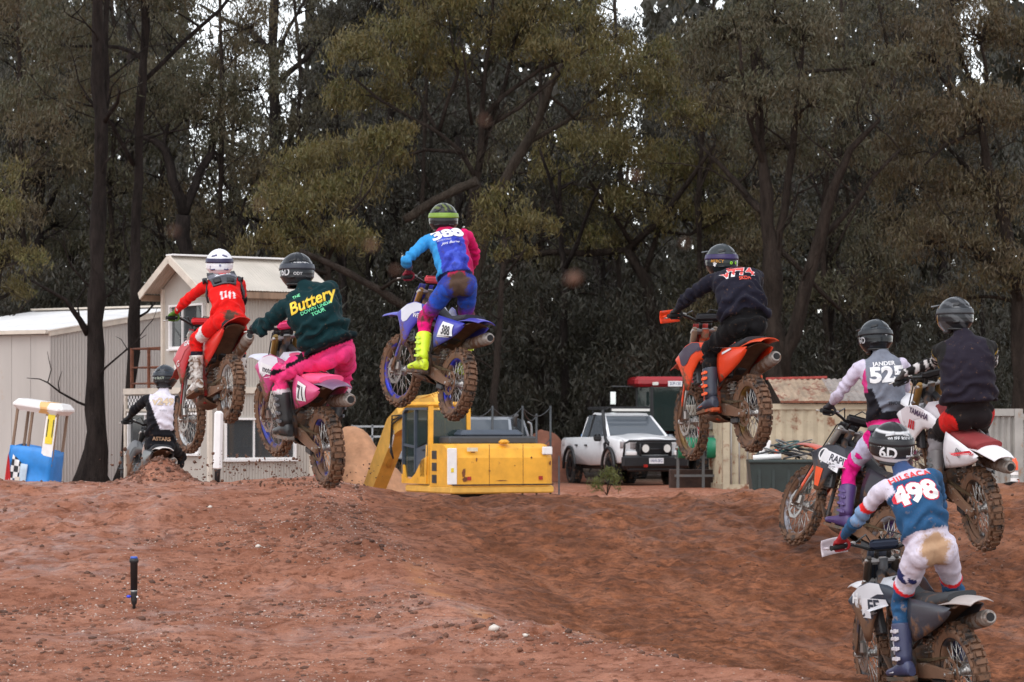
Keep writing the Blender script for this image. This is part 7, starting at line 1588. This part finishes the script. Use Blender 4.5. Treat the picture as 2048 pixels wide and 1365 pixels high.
make_rider("rider 774 in black hoodie crouched low over the orange bike", bB, dict(id="B", pel=(1490, 645, .12), neck=(1464, 545), head=(1443, 524), hd=.12, roll=1, hroll=0, bulk=1.14, loose=.03, hem=.02, arm=1.16, leg=1.08, hunch=.09, elL=(1362, 606), elR=(1540, 612), knL=(1420, 694), knR=(1500, 700), col=colB, fold=1.5, glove=(.02, .02, .022), boot=(srgb(52, 56, 70), srgb(235, 90, 30), srgb(190, 80, 40), srgb(230, 84, 34)), bootmud=.2, hyaw=-22, hpitch=4,
  helmet=dict(base=(.035, .045, .05), strap=srgb(44, 30, 80), peak=(.03, .04, .045), fn=lambda q: np.where(q[:, 2:3] > .03, (.03, .036, .04), (.018, .024, .026))), htext=[("o  o", 2.85, -.05, .05, srgb(150, 220, 40), dict(bold=.03)), ("MERCY", 3.95, .0, .040, srgb(200, 140, 40), dict(bold=.01)), ("*", 4.1, -.3, .09, WHT, dict(bold=.02))],
  text=[(.83, .0, "BUTTERLY", .036, srgb(226, 80, 80), dict(bold=.02, grid=8)), (.665, .0, "v774", .155, srgb(222, 76, 74), dict(outline=WHT, bold=.03, sxx=.95, shear=-.1)), (.51, .04, "SKDA", .042, srgb(226, 80, 60), dict(bold=.02, grid=6))]))

# --- green sweatshirt, pink trousers
def colC(X):
    pk = srgb(238, 62, 128); c = paint(X, srgb(14, 46, 50), srgb(14, 44, 48), pk); seg, t, u, sd = X['seg'], X['t'], X['u'], X['side']
    c[(seg == 0) & (u > X['hem']) & (u < X['hem'] + .055)] = srgb(8, 26, 30)
    c[np.isin(seg, (0, 3)) & (u < X['hem']) & (u > X['hem'] - .06)] = srgb(22, 16, 24)
    w = (seg == 3) & (sd < 0) & (t > .24) & (t < .60) & (np.abs(X['nz'](4, 1) * .02 + X['out'] - (.10 + .30 * t)) < .05 - .03 * np.abs(t - .42) / .2); c[w] = srgb(24, 18, 26)
    lt = (seg == 3) & (t > .66) & (X['nz'](9) > .2); c[lt] = srgb(248, 104, 156)
    c[(seg == 4) & (t > .33)] = srgb(208, 200, 204)
    return c
bC = make_bike("pink, white and black bike rearing up under the green-sweatered rider", (653, 895, 24.24, 22.3, 11.2, -4.8, 7.3, .028), dict(id="bikeC", main=srgb(190, 60, 120), second=srgb(222, 214, 226), rim=srgb(52, 60, 140), rear=srgb(110, 84, 110), front=srgb(196, 196, 210), fork=srgb(150, 122, 66), guard=srgb(60, 40, 70), seat=srgb(238, 84, 130), pad=srgb(246, 70, 130), side=srgb(210, 80, 130), plate=(.03, .03, .035), mud=.24,
  text=[('sh', "motolab", .88, .535, .075, (.03, .02, .04), dict(bold=.02)), ('sd', "71", .20, .46, .16, (.03, .02, .03), dict(bold=.03))], shapes=[('sh', [(-.17, -.045), (.14, -.035), (.16, .04), (-.17, .045)], .88, .54, (.8, .78, .8)), ('sd', [(-.10, -.085), (.10, -.06), (.12, .075), (-.08, .085)], .20, .47, WHT)]))
make_rider("rider in dark green sweatshirt and hot pink trousers", bC, dict(id="C", pel=(662, 700, .12), neck=(606, 572), head=(594, 545), hd=.10, roll=6, hroll=-4, bulk=1.16, loose=.034, hem=.07, arm=1.2, leg=1.1, hunch=.07, elL=(540, 640), elR=(703, 622), knL=(560, 726), knR=(690, 760), col=colC, fold=2.0, glove=(.03, .022, .03), boot=((.02, .02, .022), (.10, .10, .11), (.2, .17, .15), (.03, .03, .032)), bootmud=.16, hyaw=-14, hpitch=2, hscale=1.04,
  helmet=dict(base=(.012, .013, .016), strap=(.03, .035, .05), peak=(.02, .022, .026), fn=lambda q: np.where((q[:, 2:3] < -.02) & (q[:, 1:2] < .02), (.03, .033, .038), (.010, .012, .016))), htext=[("6D", 4.1, -.05, .085, (.55, .56, .58), dict(bold=.02)), ("UNBROKEN", 3.05, .45, .030, (.6, .6, .62), dict(bold=.01)), ("ODY", 3.3, -.12, .035, (.55, .55, .57), dict(bold=.01))],
  text=[(.87, -.085, "THE", .038, srgb(120, 220, 160), dict(bold=.015, grid=5, shear=.1)), (.72, .015, "Buttery", .145, srgb(238, 200, 60), dict(bold=.02, shear=.25, sxx=.92, outline=(.05, .04, .01))), (.60, .03, "DOWN UNDA", .042, srgb(110, 215, 160), dict(bold=.015, grid=8)), (.53, .035, "TOUR", .045, srgb(110, 215, 160), dict(bold=.015, grid=6))]))

# --- 256: red kit with protector
def colD(X):
    rd = srgb(226, 28, 26); c = paint(X, rd, rd, rd); seg, t, sd, u, a = X['seg'], X['t'], X['side'], X['u'], X['a']
    c[(seg == 2) & (t > .55) & (X['nz'](20) > .35)] = (.7, .65, .65); c[(seg == 3) & (sd < 0) & (t > .55) & (t < .8) & (X['nz'](8) > .15)] = (.78, .72, .72)
    c[(seg == 1) & (sd > 0) & (t > .75)] = srgb(24, 20, 24); c[(seg == 4) & (t > .3)] = srgb(30, 24, 40)
    for k in (-.045, -.005, .035, .075): m = np.isin(seg, (0, 3)) & (np.abs(a - k) < .010) & (u > .24) & (u < .39) & (X['b'] > 0); c[m] = (.8, .74, .76)
    return c
bD = make_bike("red bike tipped nose-down under the red-suited rider", (461, 778, 28.80, 22.4, -10.5, 2.0, 6.3, 0.0), dict(id="bikeD", main=srgb(172, 24, 36), second=srgb(190, 40, 50), rim=srgb(190, 190, 190), rear=srgb(200, 40, 34), front=srgb(160, 22, 32), fork=srgb(150, 140, 132), guard=srgb(150, 20, 30), seat=(.02, .02, .022), pad=srgb(200, 30, 40), side=srgb(214, 44, 34), plate=srgb(150, 20, 30), frame=srgb(140, 24, 26), mud=.22, text=[('sh', "GAS", .84, .635, .075, WHT, dict(bold=.03)), ('sh', "G", 1.02, .45, .09, (.7, .6, .6), dict(bold=.01))]))
make_rider("rider 256 in bright red with grey back protector and brown hair", bD, dict(id="D", pel=(457, 638, .14), neck=(444, 560), head=(439, 529), hd=.10, roll=5, hroll=5, scale=.95, hunch=.05, elL=(372, 606), elR=(502, 612), knL=(392, 672), knR=(480, 690), col=colD, mudf=lambda X: butt_mud(X, .4), glove=srgb(74, 110, 30), boot=(srgb(205, 200, 195), srgb(170, 165, 160), (.05, .04, .03), srgb(190, 180, 170)), bootmud=.38, hyaw=-6, hpitch=8, hscale=.98, hair=(.12, .06, .03), protector=((.05, .05, .06), (.014, .014, .018)),
  helmet=dict(base=(.76, .75, .78), strap=srgb(40, 32, 70), peak=(.76, .75, .78), vents=(.10, .10, .2), fn=lambda q: np.where(q[:, 2:3] < -.10, (.10, .09, .12), (.76, .75, .79))), htext=[("#", 3.1, -.02, .035, (.05, .05, .2), dict(bold=.02)), ("/", 3.9, -.2, .05, (.05, .05, .2), dict(bold=.03)), ("/", 2.5, -.3, .04, (.05, .05, .2), dict(bold=.03))]))
# protector number
pb = bpy.data.objects[[o.name for o in bpy.data.objects if o.name.startswith("chest_protector")][-1]]
pbv = BVHTree.FromPolygons([v.co.copy() for v in pb.data.vertices], [tuple(p.vertices) for p in pb.data.polygons]); pc = sum((v.co for v in pb.data.vertices), Vector()) / len(pb.data.vertices)
pv = [v.co.copy() for v in pb.data.vertices]; pn = len(pv) // 2; w_ = 11; up_ = (pv[8 * w_ + 5] - pv[5]).normalized(); lt_ = (pv[4 * w_ + 10] - pv[4 * w_]).normalized()
patch("number_panel", [(-.13, -.045), (.13, -.045), (.15, .05), (-.15, .05)], pc + up_ * .055, lt_, up_, pmat("panel_grey", (.14, .14, .17), .5), pb, pbv, .003)
decal("number_print", "256", pc + up_ * .058, lt_, up_, .095, pmat("num_white", (.62, .62, .66), .6), pb, pbv, .006, bold=.03, sxx=1.2)

# --- 249: black kit with white back, beyond the lip
def colE(X):
    c = paint(X, srgb(222, 216, 226), srgb(22, 21, 26), srgb(18, 17, 20)); seg, u, a, t = X['seg'], X['u'], X['a'], X['t']
    m = (seg == 0) & (u > X['hem']) & (a < -.075 - .11 * np.clip((u - .55) / .45, -1, .8) + .0); c[m] = srgb(24, 23, 28); c[(seg == 0) & (u > X['hem']) & (a > .15)] = srgb(24, 23, 28); c[(seg == 0) & (u < .22)] = srgb(22, 21, 26)
    o = X['out']; m = (seg == 3) & (X['side'] < 0) & (t > .25) & (t < .85) & (X['nz'](10, 1) > .1) & (o > .15); c[m] = srgb(190, 170, 160); return c
bE = make_bike("dark bike with pale rear fender just dropping out of sight beyond the jump lip", (312, 988, 34.0, 15, 1, 6, 14, .08), dict(id="bikeE", main=(.03, .03, .034), second=(.05, .05, .06), rim=(.1, .1, .11), rear=(.62, .58, .56), front=(.03, .03, .03), mud=.3))
make_rider("rider v249 in black with white back panel, lowest beyond the lip at left", bE, dict(id="E", pel=(322, 882, .22), neck=(326, 786), head=(330, 757), hd=.08, roll=2, hroll=0, elL=(256, 834), elR=(384, 830), knL=(285, 930), knR=(360, 930), col=colE, glove=(.02, .02, .022), boot=(srgb(62, 60, 60), (.05, .05, .05), (.04, .04, .04), (.3, .29, .28)), hyaw=10, hpitch=2,
  helmet=dict(base=(.018, .019, .02), strap=(.012, .016, .024), fn=lambda q: np.where(q[:, 2:3] > .06, (.03, .035, .045), (.016, .016, .017))), htext=[("o SLCT", 3.3, .0, .040, (.45, .5, .4), dict(bold=.01))],
  text=[(.80, .025, "v249", .115, srgb(200, 178, 150), dict(bold=.035, sxx=1.1, outline=(.45, .4, .42))), (.62, .03, "SEVEN", .030, (.3, .28, .3), dict(grid=5)), (.03, .02, "ASTARS", .06, srgb(196, 160, 130), dict(bold=.03, grid=8))]))

# --- 525: grey and pink kit
def colF(X):
    pk = srgb(222, 30, 130); c = paint(X, srgb(122, 126, 138), srgb(206, 196, 214), pk); seg, u, a, t, sd = X['seg'], X['u'], X['a'], X['t'], X['side']
    tm = (seg == 0) & (u > X['hem']); c[tm & (u < .24)] = srgb(30, 28, 34); c[tm & (u < .55) & (a < -.02 - .22 * (u - .1))] = srgb(30, 28, 34); c[tm & (a < -.155) & (u > .5)] = srgb(210, 60, 130)
    lo = np.isin(seg, (0, 3)) & (u < X['hem']); c[lo & (u > X['hem'] - .10)] = srgb(250, 60, 150); c[lo & (u < X['hem'] - .10) & (X['b'] > -.05) & (np.abs(a) < .15) & (u > -.2)] = srgb(32, 30, 58)
    m = (seg == 3) & (sd < 0) & (t > .12) & (t < .68) & (X['out'] > .115); c[m] = srgb(202, 198, 222); c[m & (X['nz'](14, 1) > .25)] = pk
    return c
bF = make_bike("orange and black bike with a white sign-written shroud, climbing the ramp", (1778, 1091, 24.24, 23.7, 12.7, 10.8, -4.3, .046), dict(id="bikeF", main=(.035, .036, .046), second=(.05, .052, .064), rim=srgb(150, 150, 158), rear=srgb(224, 84, 40), front=srgb(208, 84, 54), fork=srgb(160, 156, 150), guard=srgb(226, 92, 60), side=srgb(40, 38, 46), plate=(.02, .02, .024), hand=None, frame=(.05, .05, .055), mud=.18,
  text=[('sh', "RAPID", .80, .555, .085, (.03, .03, .05), dict(bold=.025, shear=.1)), ('sh', "LINE BORING", .795, .495, .045, (.03, .03, .05), dict(bold=.015)), ('sh', "O", 1.0, .55, .17, WHT, dict(bold=-.005)), ('sh', "|", 1.0, .55, .12, WHT, dict(bold=.01))], shapes=[('sh', [(-.20, -.045), (.22, -.075), (.22, .05), (-.18, .06)], .83, .545, (.76, .75, .78)), ('sh', [(-.045, .02), (.045, .02), (.03, -.14), (-.02, -.14)], 1.0, .42, srgb(232, 84, 36))]))
make_rider("rider 525 in grey vest-pattern jersey with white sleeves and pink trousers", bF, dict(id="F", pel=(1774, 862, .22), neck=(1762, 708), head=(1751, 677), hd=.09, roll=8, hroll=3, hem=.14, elL=(1692, 772), elR=(1822, 850), knL=(1722, 880), knR=(1830, 900), col=colF, glove=(.03, .026, .03), boot=(srgb(74, 52, 104), srgb(84, 64, 116), (.1, .08, .06), srgb(66, 46, 96)), bootmud=.12, hyaw=-14, hpitch=-2,
  helmet=dict(base=(.028, .032, .038), strap=(.014, .016, .02), fn=lambda q: np.where(q[:, 2:3] > .05, (.025, .03, .036), (.013, .015, .018))), htext=[("6D", 4.5, -.2, .075, (.5, .5, .52), dict(bold=.01)), ("*", 2.9, .0, .05, (.55, .55, .57), dict(bold=.03))],
  text=[(.86, .0, "JANDER", .048, WHT, dict(bold=.03, grid=6, sxx=1.1)), (.71, .02, "525", .175, WHT, dict(bold=.05, sxx=1.15)), (.34, .055, "THOR", .040, (.03, .03, .04), dict(bold=.03, grid=6, shear=.2))]))

# --- black vest on the white bike
def colG(X):
    c = paint(X, srgb(38, 33, 44), srgb(30, 28, 28), srgb(32, 26, 27)); seg, u, a, t, sd = X['seg'], X['u'], X['a'], X['t'], X['side']
    q = np.sin(t * 22 + 3 * X['nz'](8, 1)) + .5 * X['nz'](12, 1); m = ((seg == 1) & (t > .12)) | (seg == 2); c[m & (q > .05)] = srgb(206, 200, 198); c[m & (q > .05) & (X['nz'](30, 1, 3.) > .35)] = srgb(30, 28, 30); c[(seg == 1) & (t < .2) & (t > .1)] = srgb(170, 140, 40)
    m = (seg == 3) & (t < .45) & (X['out'] > .10) & (sd < 0); c[m] = srgb(214, 34, 30); m = (seg == 3) & (t < .3) & (X['out'] > .15) & (sd > 0); c[m] = srgb(200, 30, 30)
    c[(seg == 4) & (t > .15)] = srgb(120, 114, 116); return c
bG = make_bike("white and red bike landing at the right edge under the black-vested rider", (1963, 1018, 23.20, 15.0, 17.0, -7.5, 8, .05), dict(id="bikeG", main=srgb(226, 222, 226), second=srgb(206, 196, 200), rim=srgb(70, 60, 56), rear=srgb(228, 224, 228), front=srgb(222, 220, 224), fork=srgb(160, 124, 70), guard=srgb(200, 196, 200), seat=srgb(128, 40, 42), side=srgb(226, 222, 226), plate=(.03, .03, .034), mud=.14, text=[('sh', "YAMAHA", .84, .62, .065, (.05, .02, .06), dict(bold=.03)), ('sh', "///", .93, .50, .10, srgb(190, 22, 36), dict(bold=.05)), ('sd', "////", .12, .50, .09, (.04, .04, .04), dict(bold=.03)), ('sd', "YZ-F", -.10, .565, .04, srgb(200, 40, 50), dict(bold=.02))]))
make_rider("rider in padded black vest over skeleton-print sleeves at the right edge", bG, dict(id="G", pel=(1940, 820, .10), neck=(1926, 668), head=(1910, 634), hd=.09, roll=2, hroll=0, bulk=1.20, loose=.03, hem=.10, arm=1.05, leg=1.12, hunch=.05, elL=(1862, 728), elR=(2000, 746), knL=(1880, 856), knR=(1962, 868), col=colG, fold=.9, glove=(.05, .045, .045), boot=(srgb(92, 86, 86), (.06, .06, .06), (.05, .04, .03), (.05, .045, .045)), bootmud=.32, hyaw=-22, hpitch=2,
  helmet=dict(base=(.07, .072, .078), strap=(.035, .038, .044), peak=(.06, .06, .065), fn=lambda q: np.where(np.sin(q[:, 0:1] * 60 + q[:, 2:3] * 70) > .3, (.075, .078, .085), np.where(q[:, 1:2] > .05, srgb(150, 110, 50), (.018, .019, .022))))))

# --- 498: blue and white kit, nearest
def colH(X):
    bl = srgb(44, 84, 122); wt = srgb(214, 206, 220); c = paint(X, bl, bl, wt, bl); seg, u, a, t, sd = X['seg'], X['u'], X['a'], X['t'], X['side']
    tm = (seg == 0) & (u > X['hem']); c[tm & (u > .84)] = wt; c[(seg == 0) & (u > .97)] = srgb(60, 80, 120); c[tm & (a < -.135) & (u > .68)] = wt
    m = (seg == 1) & (sd < 0); c[m & (t < .55)] = wt; c[m & (t >= .55) & (t < .70)] = srgb(226, 44, 44); c[m & (t >= .70)] = srgb(120, 150, 186); c[(seg == 2) & (sd > 0) & (t > .2) & (t < .35)] = srgb(150, 60, 80)
    m = (seg == 3); c[m & (t > .70)] = srgb(222, 40, 48); c[(seg == 3) & (t > .77)] = bl; q = m & (sd < 0) & (t > .35) & (t < .52) & (X['out'] > .14) & (X['nz'](12) > .0); c[q] = srgb(40, 44, 90)
    return c
bH = make_bike("dark blue and white bike at the foot of the ramp, nearest the camera", (1923, 1344, 19.56, 17.2, 1.7, -8.9, -8.8, .099), dict(id="bikeH", main=(.03, .04, .06), second=srgb(205, 205, 210), rim=(.05, .05, .055), rear=srgb(170, 160, 156), front=srgb(210, 206, 208), fork=srgb(70, 62, 56), guard=srgb(60, 60, 70), seat=(.03, .032, .036), pad=srgb(30, 40, 60), side=srgb(60, 62, 70), plate=srgb(40, 46, 60), hand=srgb(200, 190, 196), mud=.24, text=[('sh', "FE", .86, .50, .13, (.03, .04, .06), dict(bold=.03, shear=.1)), ('sh', "H", 1.06, .55, .10, WHT, dict(bold=.03))], shapes=[('sh', [(-.13, -.06), (.16, -.05), (.15, .06), (-.12, .06)], .86, .50, (.68, .67, .70))]))
make_rider("rider 498 in steel-blue and white jersey with mud-stained white trousers, nearest", bH, dict(id="H", pel=(1859, 1092, .16), neck=(1808, 946), head=(1783, 893), hd=.10, roll=-3, hroll=2, hunch=.07, hem=.13, elL=(1712, 1050), elR=(1945, 1028), knL=(1802, 1176), knR=(1904, 1166), col=colH, mudf=lambda X: butt_mud(X, .85), tan=1.0, glove=srgb(150, 24, 30), boot=(srgb(58, 62, 92), srgb(190, 184, 190), (.1, .08, .06), srgb(190, 186, 192)), bootmud=.22, hyaw=-12, hpitch=10, hscale=1.06,
  helmet=dict(base=(.02, .02, .022), strap=(.013, .013, .016), vents=(.5, .5, .52), fn=lambda q: np.where(((q[:, 2:3] < -.055) & (q[:, 2:3] > -.072)) | (np.abs(q[:, 2:3] - .10) < .006), (.6, .6, .62), (.018, .018, .02))), htext=[("6D", 3.7, -.18, .105, (.68, .68, .70), dict(bold=.025)), ("U", 2.3, -.15, .10, (.68, .68, .70), dict(bold=.03)), ("BUFF RIDE", 3.1, .48, .036, (.65, .65, .67), dict(bold=.015)), ("%", 4.1, .15, .05, (.6, .6, .62), dict(bold=.01))],
  text=[(.865, .0, "HILSACA", .072, srgb(220, 56, 60), dict(bold=.025, sxx=.95, grid=8, space=1.1)), (.595, -.01, "498", .195, WHT, dict(bold=.05, sxx=1.05, shear=-.05, outline=srgb(214, 40, 60)))]))
